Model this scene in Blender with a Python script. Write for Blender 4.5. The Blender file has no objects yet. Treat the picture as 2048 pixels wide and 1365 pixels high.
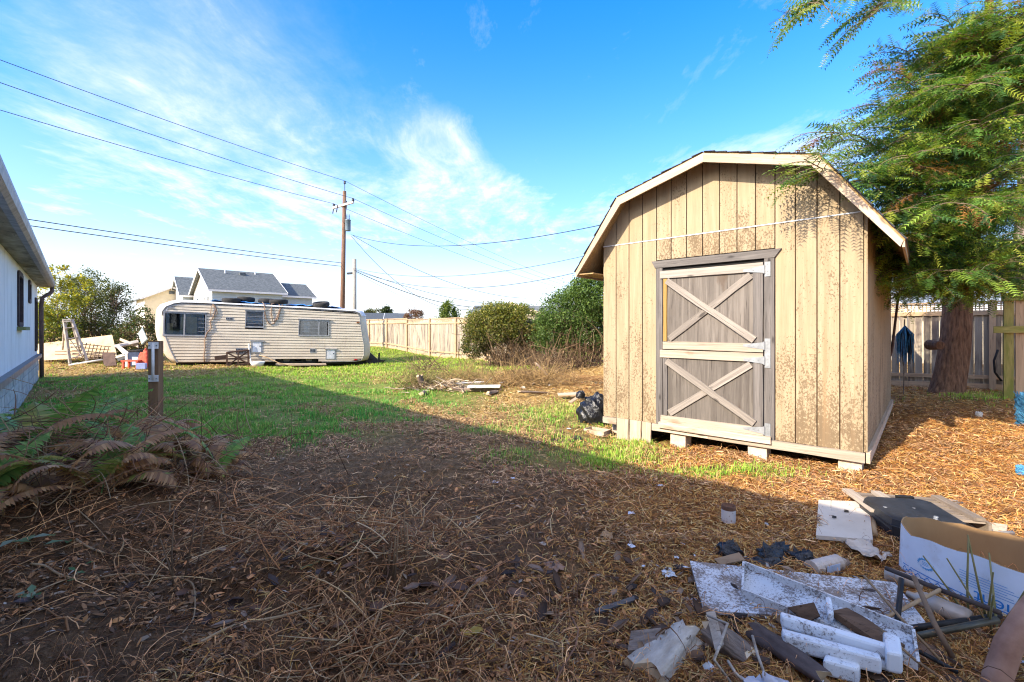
import bpy, math, random
import numpy as np
from mathutils import Vector, Matrix
rnd = random.Random(7)
rng = np.random.default_rng(7)
scene = bpy.context.scene
COL = scene.collection
F, CX, HY, CAMZ = 920.0, 1024.0, 660.0, 1.5      # calibration of the photograph (pixels of 2048 x 1365)

# ------------------------------------------------------------------ camera, sky, sun, exposure
cam = bpy.data.objects.new('camera', bpy.data.cameras.new('camera'))
COL.objects.link(cam)
cam.location = (0, 0, CAMZ)
cam.rotation_euler = (math.radians(90), 0, 0)
cam.data.sensor_width = 36
cam.data.lens = 36 * F / 2048
cam.data.shift_y = -22.5 / 2048
cam.data.clip_start = 0.05
cam.data.clip_end = 3000
scene.camera = cam
SUN_EL = math.radians(31)
SUN_H = Vector((0.755, 0.655))                      # the way the light travels over the ground
SUN_H.normalize()
sun = bpy.data.objects.new('sun', bpy.data.lights.new('sun', 'SUN'))
COL.objects.link(sun)
sun.data.energy = 2.05
sun.data.angle = math.radians(0.5)
sun.data.color = (1.0, 0.89, 0.72)
sdir = Vector((SUN_H.x * math.cos(SUN_EL), SUN_H.y * math.cos(SUN_EL), -math.sin(SUN_EL)))
sun.rotation_euler = sdir.to_track_quat('-Z', 'Y').to_euler()
sun.location = (-20, -15, 20)
scene.view_settings.view_transform = 'Standard'
scene.view_settings.look = 'None'
scene.view_settings.gamma = 1
scene.view_settings.use_curve_mapping = False
scene.view_settings.exposure = 2.18
scene.cycles.use_denoising = True
scene.cycles.filter_width = 1.15
scene.cycles.sample_clamp_indirect = 4.0
scene.cycles.max_bounces = 6
scene.cycles.transparent_max_bounces = 8


class NT:
    """small helper round a node tree"""
    def __init__(s, tree):
        s.t = tree; s.n = tree.nodes; s.l = tree.links; s.n.clear()

    def node(s, kind, **kw):
        n = s.n.new(kind)
        for k, v in kw.items():
            setattr(n, k, v)
        return n

    def put(s, sock, v):
        if isinstance(v, bpy.types.NodeSocket):
            s.l.new(v, sock)
        elif v is not None:
            if hasattr(sock.default_value, '__len__') and not hasattr(v, '__len__'):
                v = [v] * len(sock.default_value)
            elif hasattr(sock.default_value, '__len__') and len(sock.default_value) == 4 and len(v) == 3:
                v = (*v, 1)
            sock.default_value = v

    def math(s, op, a, b=None, c=None, clamp=False):
        n = s.node('ShaderNodeMath', operation=op, use_clamp=clamp)
        for i, v in enumerate((a, b, c)):
            if v is not None:
                s.put(n.inputs[i], v)
        return n.outputs[0]

    def vmath(s, op, a, b=None):
        n = s.node('ShaderNodeVectorMath', operation=op)
        s.put(n.inputs[0], a)
        if b is not None:
            s.put(n.inputs['Scale'] if op == 'SCALE' else n.inputs[1], b)
        return n.outputs['Value'] if op in ('DOT_PRODUCT', 'LENGTH', 'DISTANCE') else n.outputs[0]

    def noise(s, vec, scale, detail=4, rough=.55, dist=0.0, out=0):
        n = s.node('ShaderNodeTexNoise')
        if vec is not None:
            s.put(n.inputs['Vector'], vec)
        s.put(n.inputs['Scale'], scale); s.put(n.inputs['Detail'], detail)
        s.put(n.inputs['Roughness'], rough); s.put(n.inputs['Distortion'], dist)
        return n.outputs[out]

    def ramp(s, fac, stops, interp='LINEAR'):
        n = s.node('ShaderNodeValToRGB')
        n.color_ramp.interpolation = interp
        e = n.color_ramp.elements
        while len(e) < len(stops):
            e.new(0.5)
        for i, (p, c) in enumerate(stops):
            e[i].position = p
            e[i].color = (*c, 1) if hasattr(c, '__len__') else (c, c, c, 1)
        s.put(n.inputs[0], fac)
        return n.outputs[0]

    def mix(s, fac, a, b, blend='MIX'):
        n = s.node('ShaderNodeMix', data_type='RGBA', blend_type=blend)
        s.put(n.inputs[0], fac); s.put(n.inputs[6], a); s.put(n.inputs[7], b)
        return n.outputs[2]

    def smooth(s, v, a, b):
        n = s.node('ShaderNodeMapRange', interpolation_type='SMOOTHSTEP')
        s.put(n.inputs[0], v); s.put(n.inputs[1], a); s.put(n.inputs[2], b)
        return n.outputs[0]

    def sep(s, v):
        n = s.node('ShaderNodeSeparateXYZ'); s.put(n.inputs[0], v)
        return n.outputs

    def comb(s, x, y, z):
        n = s.node('ShaderNodeCombineXYZ')
        for i, v in enumerate((x, y, z)):
            s.put(n.inputs[i], v)
        return n.outputs[0]


# sky: physical sky, thin clouds on a high layer, thicker towards the horizon
world = bpy.data.worlds.new('World')
scene.world = world
world.use_nodes = True
w = NT(world.node_tree)
skyn = w.node('ShaderNodeTexSky', sky_type='NISHITA', sun_disc=False)
skyn.sun_elevation = SUN_EL
skyn.sun_rotation = math.atan2(-SUN_H.x, -SUN_H.y)
skyn.air_density = 1.0; skyn.dust_density = 1.6; skyn.ozone_density = 3.0
hsv = w.node('ShaderNodeHueSaturation')
w.put(hsv.inputs['Hue'], 0.512); w.put(hsv.inputs['Saturation'], 1.85); w.put(hsv.inputs['Value'], .77)
w.l.new(skyn.outputs[0], hsv.inputs['Color'])
geo = w.node('ShaderNodeTexCoord')
dirv = geo.outputs['Generated']
dx, dy, dz = w.sep(dirv)
dzc = w.math('MAXIMUM', dz, 0.0)
dzp = w.math('ADD', dzc, 0.11)
plane = w.comb(w.math('DIVIDE', dx, dzp), w.math('DIVIDE', dy, dzp), 0.0)
warp = w.noise(plane, 0.5, 3, .5, out=1)
pw = w.vmath('ADD', plane, w.vmath('SCALE', w.vmath('SUBTRACT', warp, (0.5, 0.5, 0.5)), 0.9))
broad = w.noise(w.vmath('ADD', pw, (3.1, 7.7, 0)), 0.42, 4, .5)
fine = w.noise(w.vmath('MULTIPLY', pw, (1.7, 0.9, 1)), 3.2, 7, .68)
tiny = w.noise(pw, 11.0, 4, .65)
az = w.math('DIVIDE', dx, w.math('MAXIMUM', dy, 0.05))
el = w.math('DIVIDE', dz, w.math('MAXIMUM', dy, 0.05))


def blob(cx, cy, rx, ry, rot=0.0):
    """a soft cloud bank round one direction of the sky (tangent coordinates)"""
    c, s_ = math.cos(rot), math.sin(rot)
    u = w.math('SUBTRACT', az, cx); v = w.math('SUBTRACT', el, cy)
    a = w.math('ADD', w.math('MULTIPLY', u, c / rx), w.math('MULTIPLY', v, s_ / rx))
    b = w.math('ADD', w.math('MULTIPLY', u, -s_ / ry), w.math('MULTIPLY', v, c / ry))
    d = w.math('ADD', w.math('MULTIPLY', a, a), w.math('MULTIPLY', b, b))
    return w.math('EXPONENT', w.math('MULTIPLY', d, -1.0))


banks = None
for b in ((-.80, .52, .40, .26, -.3), (-.72, .25, .42, .17, .0), (-.1, .33, .16, .07, -.6), (.06, .20, .26, .09, -.25), (-.35, .16, .3, .1, 0),
          (.40, .30, .22, .07, .25), (.62, .36, .25, .07, .35), (.9, .17, .3, .14, 0), (-.16, .40, .05, .07, .0)):
    g = blob(*b)
    banks = g if banks is None else w.math('ADD', banks, g)
frontm = w.smooth(dy, 0.0, 0.3)
banks = w.math('ADD', w.math('MULTIPLY', banks, frontm), w.math('MULTIPLY', w.math('SUBTRACT', 1.0, frontm), w.smooth(broad, .34, .56)))  # unseen cloud behind the camera, thickened to whiten the fill light
tex = w.math('ADD', w.math('MULTIPLY', fine, 0.76), w.math('MULTIPLY', tiny, 0.24))
tex = w.math('ADD', tex, w.math('MULTIPLY', w.math('SUBTRACT', broad, .5), .5))
bk = w.math('MINIMUM', banks, 1.0)
cov = w.math('ADD', w.math('MULTIPLY', bk, w.math('MULTIPLY', w.smooth(tex, .28, .74), .60)), w.math('MULTIPLY', bk, .38))
cov = w.math('ADD', cov, w.math('MULTIPLY', w.smooth(w.math('ADD', fine, w.math('MULTIPLY', broad, .5)), .74, 1.0), .22), clamp=True)
cov = w.math('MULTIPLY', cov, w.smooth(dz, -0.01, 0.06))
low = w.math('EXPONENT', w.math('MULTIPLY', w.math('POWER', w.math('MULTIPLY', dzc, 4.0), 1.5), -1.0))
hazef = w.math('ADD', w.math('MULTIPLY', low, 0.96), 0.0)
cover = w.math('MINIMUM', w.math('MAXIMUM', w.math('MULTIPLY', cov, .78), hazef), 0.97)
cloudcol = w.mix(w.smooth(dz, .02, .35), (1.80, 1.88, 2.05), (1.95, 2.0, 2.08))
skyc = w.mix(cover, hsv.outputs[0], cloudcol)
bg = w.node('ShaderNodeBackground')
w.put(bg.inputs[1], 0.15)
w.l.new(skyc, bg.inputs[0])
wo = w.node('ShaderNodeOutputWorld')
w.l.new(bg.outputs[0], wo.inputs[0])


# ------------------------------------------------------------------ helpers: geometry
def at(px, py, D):
    return Vector(((px - CX) / F * D, D, CAMZ + (HY - py) / F * D))


def X(px, D):
    return (px - CX) / F * D


_lat = np.random.default_rng(11).random((256, 256))


def vnoise(x, y, s=0):
    x = np.asarray(x, float) + s * 17.31; y = np.asarray(y, float) + s * 9.77
    xi = np.floor(x).astype(int); yi = np.floor(y).astype(int)
    fx = x - xi; fy = y - yi
    fx = fx * fx * (3 - 2 * fx); fy = fy * fy * (3 - 2 * fy)
    a = _lat[xi & 255, yi & 255]; b = _lat[(xi + 1) & 255, yi & 255]
    c = _lat[xi & 255, (yi + 1) & 255]; d = _lat[(xi + 1) & 255, (yi + 1) & 255]
    return (a * (1 - fx) + b * fx) * (1 - fy) + (c * (1 - fx) + d * fx) * fy


def fbm(x, y, s=0, o=4):
    v = 0; a = .5; t = 0
    for k in range(o):
        v = v + a * vnoise(np.asarray(x) * 2 ** k, np.asarray(y) * 2 ** k, s + k); t += a; a *= .5
    return v / t


def ss(a, b, x):
    t = np.clip((x - a) / (b - a), 0, 1)
    return t * t * (3 - 2 * t)


_cp = np.array([(0, 2, 0), (3, 3, 0), (-3, 3, .05), (3.6, 4.5, .03), (1.4, 6.8, -.03), (0, 8, -.02), (-5, 7, 0), (-13.9, 13.5, .08), (-13, 16.5, .12),
                (-6.5, 20.7, -.08), (-1, 21.4, .0), (-9, 30, .40), (-14, 40, .5), (9, 9.4, .24), (9.2, 10.9, .14), (5.5, 9, .05), (12, 8, .16), (-20, 20, .12),
                (-3, 13, 0), (3, 15, .05), (10, 20, .1), (30, 60, .2), (-40, 60, .2), (0, 90, .2), (-60, 0, .1), (60, 0, .1), (0, -40, 0)], float)


def gz(x, y, fine=True):
    x = np.asarray(x, float); y = np.asarray(y, float)
    d = (x[..., None] - _cp[:, 0]) ** 2 + (y[..., None] - _cp[:, 1]) ** 2 + .6
    wgt = 1 / d ** 1.3
    z = (wgt * _cp[:, 2]).sum(-1) / wgt.sum(-1)

    def gs(cx, cy, a, sx, sy=None):
        sy = sy or sx
        return a * np.exp(-((x - cx) / sx) ** 2 - ((y - cy) / sy) ** 2)
    z = z + gs(-3.4, 3.7, .26, 1.1, .9) + gs(-1.0, 2.85, .21, .6, .36) - gs(-1.55, 2.5, .07, .35, .22) + gs(-.5, 2.2, .06, .4, .25) + gs(-2.2, 2.2, .05, .5)
    z = z + gs(-9, 19.2, -.13, 1.7, 1.0) + gs(2.4, 5.7, -.03, 1.2)
    z = z + gs(1.2, 11, .18, 1.6, 1.0) + gs(3.2, 14.5, .3, 1.6, 1.3) + gs(-1.6, 10.6, .1, .8, .6)
    if fine:
        k = np.exp(-np.maximum(y - 2, 0) / 14)
        z = z + (fbm(x * 1.3, y * 1.3, 3, 3) - .5) * .12 + (fbm(x * 6, y * 6, 5, 4) - .5) * .075 * k + (fbm(x * 22, y * 22, 9, 2) - .5) * .028 * k
    return z


def G(x, y):
    return float(gz(np.array([x]), np.array([y]))[0])


def on(px, py):
    """point of the ground under a pixel of the photograph"""
    D = CAMZ * F / (py - HY)
    for _ in range(12):
        z = G(X(px, D), D)
        D = D * .4 + .6 * (CAMZ - z) * F / (py - HY)
    return Vector((X(px, D), D, G(X(px, D), D)))


class MB:
    def __init__(s):
        s.v = []; s.f = []

    def add(s, vs, fs):
        o = len(s.v)
        s.v += [tuple(p) for p in vs]
        s.f += [tuple(i + o for i in f) for f in fs]
        return s

    def box(s, c, size, R=None):
        hx, hy, hz = size[0] / 2, size[1] / 2, size[2] / 2
        p = [Vector((x, y, z)) for z in (-hz, hz) for y in (-hy, hy) for x in (-hx, hx)]
        if R is not None:
            p = [R @ q for q in p]
        c = Vector(c)
        return s.add([q + c for q in p], [(0, 2, 3, 1), (4, 5, 7, 6), (0, 1, 5, 4), (2, 6, 7, 3), (0, 4, 6, 2), (1, 3, 7, 5)])

    def bb(s, a, b):
        a = Vector(a); b = Vector(b)
        return s.box((a + b) / 2, [abs(b[i] - a[i]) for i in range(3)])

    def bar(s, a, b, w, t, up=(0, 0, 1)):
        a = Vector(a); b = Vector(b); x = (b - a).normalized(); z = Vector(up)
        y = z.cross(x)
        if y.length < 1e-4:
            y = Vector((1, 0, 0)).cross(x)
        y.normalize(); z = x.cross(y)
        R = Matrix((x, y, z)).transposed()
        return s.box((a + b) / 2, ((b - a).length, w, t), R)

    def tube(s, pts, r, n=6, cap=True):
        pts = [Vector(p) for p in pts]
        rs = r if hasattr(r, '__len__') else [r] * len(pts)
        o = len(s.v); prev = None
        for i, p in enumerate(pts):
            d = (pts[min(i + 1, len(pts) - 1)] - pts[max(i - 1, 0)])
            if d.length < 1e-6:
                d = Vector((0, 0, 1))
            d.normalize()
            u = prev if prev is not None else (Vector((0, 0, 1)) if abs(d.z) < .9 else Vector((1, 0, 0)))
            u = (u - d * u.dot(d))
            if u.length < 1e-4:
                u = d.orthogonal()
            u.normalize(); prev = u; v = d.cross(u)
            for k in range(n):
                a = 2 * math.pi * k / n
                s.v.append(tuple(p + (u * math.cos(a) + v * math.sin(a)) * rs[i]))
        for i in range(len(pts) - 1):
            for k in range(n):
                k2 = (k + 1) % n
                s.f.append((o + i * n + k, o + i * n + k2, o + (i + 1) * n + k2, o + (i + 1) * n + k))
        if cap:
            s.f.append(tuple(o + k for k in range(n))[::-1])
            e = o + (len(pts) - 1) * n
            s.f.append(tuple(e + k for k in range(n)))
        return s

    def prism(s, poly, a, b):
        """poly: list of 3d points (one face); extruded by the vector b - a"""
        d = Vector(b) - Vector(a); n = len(poly)
        v = [Vector(p) for p in poly] + [Vector(p) + d for p in poly]
        return s.add(v, [tuple(range(n))[::-1], tuple(range(n, 2 * n))] + [(i, (i + 1) % n, n + (i + 1) % n, n + i) for i in range(n)])

    def lathe(s, prof, n=16, c=(0, 0, 0), R=None):
        o = len(s.v); c = Vector(c)
        for (r, z) in prof:
            for k in range(n):
                a = 2 * math.pi * k / n
                q = Vector((r * math.cos(a), r * math.sin(a), z))
                s.v.append(tuple((R @ q if R is not None else q) + c))
        for i in range(len(prof) - 1):
            for k in range(n):
                k2 = (k + 1) % n
                s.f.append((o + i * n + k, o + i * n + k2, o + (i + 1) * n + k2, o + (i + 1) * n + k))
        return s

    def mesh(s, name, mat, smooth=False):
        m = bpy.data.meshes.new(name)
        m.from_pydata(s.v, [], s.f); m.materials.append(mat)
        if smooth:
            m.polygons.foreach_set('use_smooth', [True] * len(m.polygons))
        m.update()
        return m

    def build(s, name, mat, parent=None, smooth=False, M=None):
        return link(name, s.mesh(name, mat, smooth), parent, M)


def link(name, mesh, parent=None, M=None):
    o = bpy.data.objects.new(name, mesh)
    COL.objects.link(o)
    if M is not None:
        o.matrix_basis = M
    if parent is not None:
        o.parent = parent
    return o


def tag(o, label=None, cat=None, group=None, kind=None):
    if label: o['label'] = label
    if cat: o['category'] = cat
    if group: o['group'] = group
    if kind: o['kind'] = kind
    return o


def thing(name, label, cat, loc=(0, 0, 0), rotz=0.0, group=None):
    o = bpy.data.objects.new(name, None)
    o.empty_display_size = .1
    COL.objects.link(o)
    o.location = loc; o.rotation_euler = (0, 0, rotz)
    return tag(o, label, cat, group)


def frame(p0, p1, normal):
    x = (Vector(p1) - Vector(p0)).normalized(); z = Vector(normal).normalized()
    y = z.cross(x).normalized(); z = x.cross(y)
    M = Matrix((x, y, z)).transposed().to_4x4()
    M.translation = Vector(p0)
    return M


def board(name, p0, p1, wd, t, mat, parent, normal, rough=0.0):
    """a board from p0 to p1 (its back middle line), its thickness along normal; grain runs along local x"""
    L = (Vector(p1) - Vector(p0)).length
    mb = MB(); h = wd / 2
    if rough:
        n = max(3, int(L / .25)); e = .003
        vs = []
        for i in range(n + 1):
            x = L * i / n; a = rnd.uniform(-rough, rough); b = rnd.uniform(-rough, rough)
            vs += [(x, -h + a, 0), (x, h + b, 0), (x, h + b - e, t), (x, -h + a + e, t)]
        fs = [(0, 1, 2, 3), tuple(4 * n + k for k in (3, 2, 1, 0))]
        for i in range(n):
            for k in range(4):
                fs.append((4 * i + k, 4 * i + 4 + k, 4 * i + 4 + (k + 1) % 4, 4 * i + (k + 1) % 4))
        mb.add(vs, fs)
    else:
        mb.bb((0, -h, 0), (L, h, t))
    return mb.build(name, mat, parent, M=frame(p0, p1, normal))


def tri_mesh(name, V, T, mat, colr=None, parent=None, smooth=False):
    """fast mesh from numpy: V (n,3), T (m,3 or m,4), colr (n,3) point colours"""
    me = bpy.data.meshes.new(name)
    V = np.ascontiguousarray(V, np.float32); T = np.ascontiguousarray(T, np.int32)
    k = T.shape[1]; m = T.shape[0]
    me.vertices.add(len(V)); me.vertices.foreach_set('co', V.ravel())
    me.loops.add(m * k); me.loops.foreach_set('vertex_index', T.ravel())
    me.polygons.add(m)
    me.polygons.foreach_set('loop_start', np.arange(0, m * k, k, dtype=np.int32))
    if smooth:
        me.polygons.foreach_set('use_smooth', np.ones(m, bool))
    if colr is not None:
        a = me.color_attributes.new('col', 'FLOAT_COLOR', 'POINT')
        c = np.ones((len(V), 4), np.float32); c[:, :3] = colr
        a.data.foreach_set('color', c.ravel())
    me.update(calc_edges=True)
    me.materials.append(mat)
    return link(name, me, parent)


def scatter(TV, TT, pos, R, scale, colr, cvar=None):
    """repeat a template (TV k,3; TT t,3) at pos (n,3) with rotations R (n,3,3); returns V, T, C"""
    n = len(pos); k = len(TV)
    sc = np.asarray(scale)
    sc = np.broadcast_to(sc[:, None, None] if sc.ndim == 1 else sc[:, None, :], (n, 1, 1) if sc.ndim == 1 else (n, 1, 3))
    V = np.einsum('nij,nkj->nki', R, TV[None] * sc) + pos[:, None, :]
    T = (TT[None] + (np.arange(n) * k)[:, None, None]).reshape(-1, TT.shape[1])
    C = np.repeat(colr[:, None, :], k, 1)
    if cvar is not None:
        C = C * cvar[None, :, None]
    return V.reshape(-1, 3), T, C.reshape(-1, 3)


def rots(yaw, pitch=None, roll=None):
    n = len(yaw)
    def rz(a):
        M = np.zeros((n, 3, 3)); c, s_ = np.cos(a), np.sin(a)
        M[:, 0, 0] = c; M[:, 0, 1] = -s_; M[:, 1, 0] = s_; M[:, 1, 1] = c; M[:, 2, 2] = 1
        return M
    def ry(a):
        M = np.zeros((n, 3, 3)); c, s_ = np.cos(a), np.sin(a)
        M[:, 0, 0] = c; M[:, 0, 2] = s_; M[:, 2, 0] = -s_; M[:, 2, 2] = c; M[:, 1, 1] = 1
        return M
    def rx(a):
        M = np.zeros((n, 3, 3)); c, s_ = np.cos(a), np.sin(a)
        M[:, 1, 1] = c; M[:, 1, 2] = -s_; M[:, 2, 1] = s_; M[:, 2, 2] = c; M[:, 0, 0] = 1
        return M
    R = rz(yaw)
    if pitch is not None: R = R @ ry(pitch)
    if roll is not None: R = R @ rx(roll)
    return R


def join3(parts):
    Vs, Ts, Cs = [], [], []; o = 0
    for V, T, C in parts:
        Vs.append(V); Ts.append(T + o); Cs.append(C); o += len(V)
    return np.concatenate(Vs), np.concatenate(Ts), np.concatenate(Cs)


def pick(pal, n, jit=.2, gain=1.0):
    pal = np.array(pal, float)
    c = pal[rng.integers(0, len(pal), n)]
    return c * (1 + (rng.random((n, 1)) - .5) * 2 * jit) * gain


# ------------------------------------------------------------------ helpers: materials
def newmat(name):
    m = bpy.data.materials.new(name); m.use_nodes = True
    t = NT(m.node_tree)
    p = t.node('ShaderNodeBsdfPrincipled'); o = t.node('ShaderNodeOutputMaterial')
    t.l.new(p.outputs[0], o.inputs[0])
    return m, t, p, o


def coords(t, scale=(1, 1, 1), mode='Object', rand=True):
    tc = t.node('ShaderNodeTexCoord').outputs[mode]
    if mode == 'Object' and rand:
        oi = t.node('ShaderNodeObjectInfo').outputs['Random']
        tc = t.vmath('ADD', tc, t.vmath('MULTIPLY', t.comb(oi, t.math('MULTIPLY', oi, 3.7), t.math('MULTIPLY', oi, 7.3)), (31, 17, 23)))
    return t.vmath('MULTIPLY', tc, scale) if scale != (1, 1, 1) else tc


def bump(t, p, h, strength=.3, dist=.01):
    b = t.node('ShaderNodeBump')
    t.put(b.inputs['Strength'], strength); t.put(b.inputs['Distance'], dist); t.put(b.inputs['Height'], h)
    t.l.new(b.outputs[0], p.inputs['Normal'])


def rough_mat(name, c1, c2, ns=6, scale=(1, 1, 1), rough=.8, bmp=.25, bd=.01, metal=0, spots=None, spot_scale=40, spot_amt=.5, vary=.12, spec=.3, mode='Object', detail=5):
    """two-tone noisy surface, optional dark spots, per-object brightness variation"""
    m, t, p, o = newmat(name)
    c = coords(t, scale, mode)
    n = t.noise(c, ns, detail, .6)
    col = t.ramp(n, [(.3, c1), (.7, c2)])
    if spots is not None:
        sp = t.noise(c, spot_scale, 4, .7); br = t.noise(c, spot_scale * .12, 2, .5)
        f = t.smooth(t.math('ADD', t.math('MULTIPLY', sp, .65), t.math('MULTIPLY', br, .35)), .66 - spot_amt * .25, .76 - spot_amt * .25)
        col = t.mix(f, col, spots)
    oi = t.node('ShaderNodeObjectInfo').outputs['Random']
    v = t.math('ADD', 1 - vary, t.math('MULTIPLY', oi, 2 * vary))
    col = t.mix(1.0, col, t.comb(v, v, v), 'MULTIPLY')
    t.put(p.inputs['Base Color'], col)
    t.put(p.inputs['Roughness'], rough); t.put(p.inputs['Metallic'], metal); t.put(p.inputs['Specular IOR Level'], spec)
    if bmp:
        bump(t, p, n, bmp, bd)
    return m


def wood_mat(name, pale, dark, grain=26, along=1.2, rough=.85, stain=None, stain_amt=.4, vary=.15, bmp=.35, knots=True):
    """weathered wood, grain along local x"""
    m, t, p, o = newmat(name)
    c = coords(t)
    cg = t.vmath('MULTIPLY', c, (along, grain, grain))
    n = t.noise(cg, 1.0, 6, .65, .6)
    n2 = t.noise(t.vmath('MULTIPLY', c, (along * 2.2, grain * 3.4, grain * 3.4)), 1.0, 3, .6)
    b = t.noise(c, 2.2, 3, .5)
    col = t.ramp(n, [(.28, dark), (.5, tuple((a + q) / 2 for a, q in zip(pale, dark))), (.68, pale)])
    col = t.mix(t.smooth(n2, .60, .72), col, tuple(q * .45 for q in dark))
    col = t.mix(t.math('MULTIPLY', t.smooth(b, .35, .7), .35), col, tuple(q * .7 for q in pale))
    if knots:
        vo = t.node('ShaderNodeTexVoronoi'); t.put(vo.inputs['Vector'], t.vmath('MULTIPLY', c, (2.2, 6.0, 6.0))); t.put(vo.inputs['Scale'], 1.0)
        k = t.smooth(vo.outputs['Distance'], .16, .07)
        col = t.mix(t.math('MULTIPLY', k, .8), col, tuple(q * .35 for q in dark))
    if stain is not None:
        sn = t.noise(t.vmath('MULTIPLY', c, (1.5, 5, 5)), 1.0, 4, .6)
        col = t.mix(t.math('MULTIPLY', t.smooth(sn, .62 - .2 * stain_amt, .8 - .2 * stain_amt), .85), col, stain)
    oi = t.node('ShaderNodeObjectInfo').outputs['Random']
    v = t.math('ADD', 1 - vary, t.math('MULTIPLY', oi, 2 * vary))
    col = t.mix(1.0, col, t.comb(v, v, v), 'MULTIPLY')
    t.put(p.inputs['Base Color'], col); t.put(p.inputs['Roughness'], rough); t.put(p.inputs['Specular IOR Level'], .2)
    bump(t, p, n, bmp, .006)
    return m


def leaf_mat(name, trans=.35, rough=.55, spec=.3):
    """colour from the mesh's own point colours; light passes through a little"""
    m, t, p, o = newmat(name)
    a = t.node('ShaderNodeVertexColor'); a.layer_name = 'col'
    t.put(p.inputs['Base Color'], a.outputs[0]); t.put(p.inputs['Roughness'], rough); t.put(p.inputs['Specular IOR Level'], spec)
    if trans:
        tr = t.node('ShaderNodeBsdfTranslucent'); mx = t.node('ShaderNodeMixShader')
        t.put(tr.inputs[0], t.mix(1.0, a.outputs[0], (1.3, 1.3, .7), 'MULTIPLY'))
        t.put(mx.inputs[0], trans)
        t.l.new(p.outputs[0], mx.inputs[1]); t.l.new(tr.outputs[0], mx.inputs[2]); t.l.new(mx.outputs[0], o.inputs[0])
    return m


def plain(name, col, rough=.6, metal=0, spec=.4):
    m, t, p, o = newmat(name)
    c = coords(t)
    n = t.noise(c, 9, 4, .6)
    t.put(p.inputs['Base Color'], t.mix(t.smooth(n, .3, .75), tuple(q * .8 for q in col), col))
    t.put(p.inputs['Roughness'], rough); t.put(p.inputs['Metallic'], metal); t.put(p.inputs['Specular IOR Level'], spec)
    return m

# ------------------------------------------------------------------ materials
def siding_mat(name='shed_siding', low=True):
    """tan painted plywood siding: fine grain, mildew specks, worse near the bottom (local x runs up the plank)"""
    m, t, p, o = newmat(name)
    raw = t.node('ShaderNodeTexCoord').outputs['Object']
    c = coords(t)
    n = t.noise(t.vmath('MULTIPLY', c, (1.6, 22, 22)), 1.0, 6, .65)
    b = t.noise(c, 2.1, 4, .6)
    col = t.ramp(n, [(.25, (.28, .208, .125)), (.55, (.365, .28, .175)), (.8, (.435, .345, .23))])
    col = t.mix(t.math('MULTIPLY', t.smooth(b, .42, .75), .4), col, (.43, .31, .18))
    hx = t.sep(raw)[0]
    lowm = t.smooth(hx, 1.6, 0.0) if low else 0.0
    sp = t.noise(t.vmath('MULTIPLY', c, (.7, 1, 1)), 52, 3, .7)
    br = t.noise(t.vmath('MULTIPLY', c, (.5, 1.1, 1.1)), 3.2, 4, .6)
    amt = t.math('ADD', t.math('MULTIPLY', br, .46), t.math('MULTIPLY', lowm, .10))
    f = t.smooth(t.math('ADD', t.math('MULTIPLY', sp, .62), amt), .60, .68)
    col = t.mix(t.math('MULTIPLY', f, .72), col, (.12, .078, .042))
    st = t.noise(t.vmath('MULTIPLY', c, (.35, 16, 16)), 1.0, 3, .6)
    col = t.mix(t.math('MULTIPLY', t.smooth(st, .56, .76), .55), col, (.33, .21, .11))
    t.put(p.inputs['Base Color'], col); t.put(p.inputs['Roughness'], .8); t.put(p.inputs['Specular IOR Level'], .2)
    bump(t, p, n, .35, .004)
    return m


M_SIDE = siding_mat()
M_SIDEU = siding_mat('shed_siding_upper', False)
M_DOOR = wood_mat('grey_plywood', (.21, .182, .155), (.072, .060, .052), grain=20, along=1.0, stain=(.10, .07, .05), stain_amt=.1, knots=False)
M_TRIM = wood_mat('dark_grey_trim', (.19, .17, .155), (.07, .062, .058), grain=30)
M_BRACE = wood_mat('grey_brace', (.38, .33, .28), (.17, .145, .125), grain=32)
M_RAIL = wood_mat('pale_rail', (.56, .47, .37), (.30, .23, .165), grain=30, stain=(.22, .12, .06), stain_amt=.25)
M_YELLOW = wood_mat('yellowed_stile', (.46, .28, .09), (.30, .17, .05), grain=28)
M_FASCIA = wood_mat('fascia_wood', (.60, .48, .36), (.38, .27, .18), grain=24, stain=(.28, .16, .09), stain_amt=.2)
M_OSB = rough_mat('particle_soffit', (.20, .12, .05), (.46, .31, .14), ns=22, scale=(1, 3, 1), spots=(.10, .055, .02), spot_scale=18, spot_amt=.3)
M_SHINGLE = rough_mat('dark_shingle', (.028, .03, .036), (.075, .077, .085), ns=60, rough=.95, bmp=.5)
M_CONC = rough_mat('pier_concrete', (.44, .36, .27), (.62, .53, .41), ns=14, spots=(.2, .15, .1), spot_scale=30, spot_amt=.2)
M_GALV = rough_mat('galvanised_steel', (.22, .23, .24), (.34, .35, .36), ns=14, rough=.5, metal=.3, bmp=.05)
M_DARK = plain('dark_void', (.012, .011, .010), .9)
M_WHITE = rough_mat('white_paint', (.62, .60, .56), (.80, .79, .76), ns=8, spots=(.22, .18, .13), spot_scale=26, spot_amt=.25)
M_BLACK = rough_mat('black_metal', (.012, .012, .013), (.035, .034, .033), ns=14, rough=.5, spots=(.10, .06, .035), spot_scale=22, spot_amt=.15)
M_RUBBER = rough_mat('black_rubber', (.014, .014, .015), (.04, .038, .036), ns=12, rough=.8)
M_LEAF = leaf_mat('leaf_surface', .35)
M_GRASS = leaf_mat('grass_blade', .30, .6, .2)
M_LITTER = leaf_mat('litter_surface', 0, .85, .15)
M_WIRE = plain('wire_black', (.018, .02, .028), .6)
M_BARK = rough_mat('redwood_bark', (.09, .045, .026), (.34, .18, .10), ns=5, scale=(6, 6, 1.0), bmp=.9, bd=.05, rough=.95, detail=7)
M_STEM = rough_mat('shrub_stem', (.09, .06, .04), (.24, .17, .11), ns=12, rough=.9)
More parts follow.
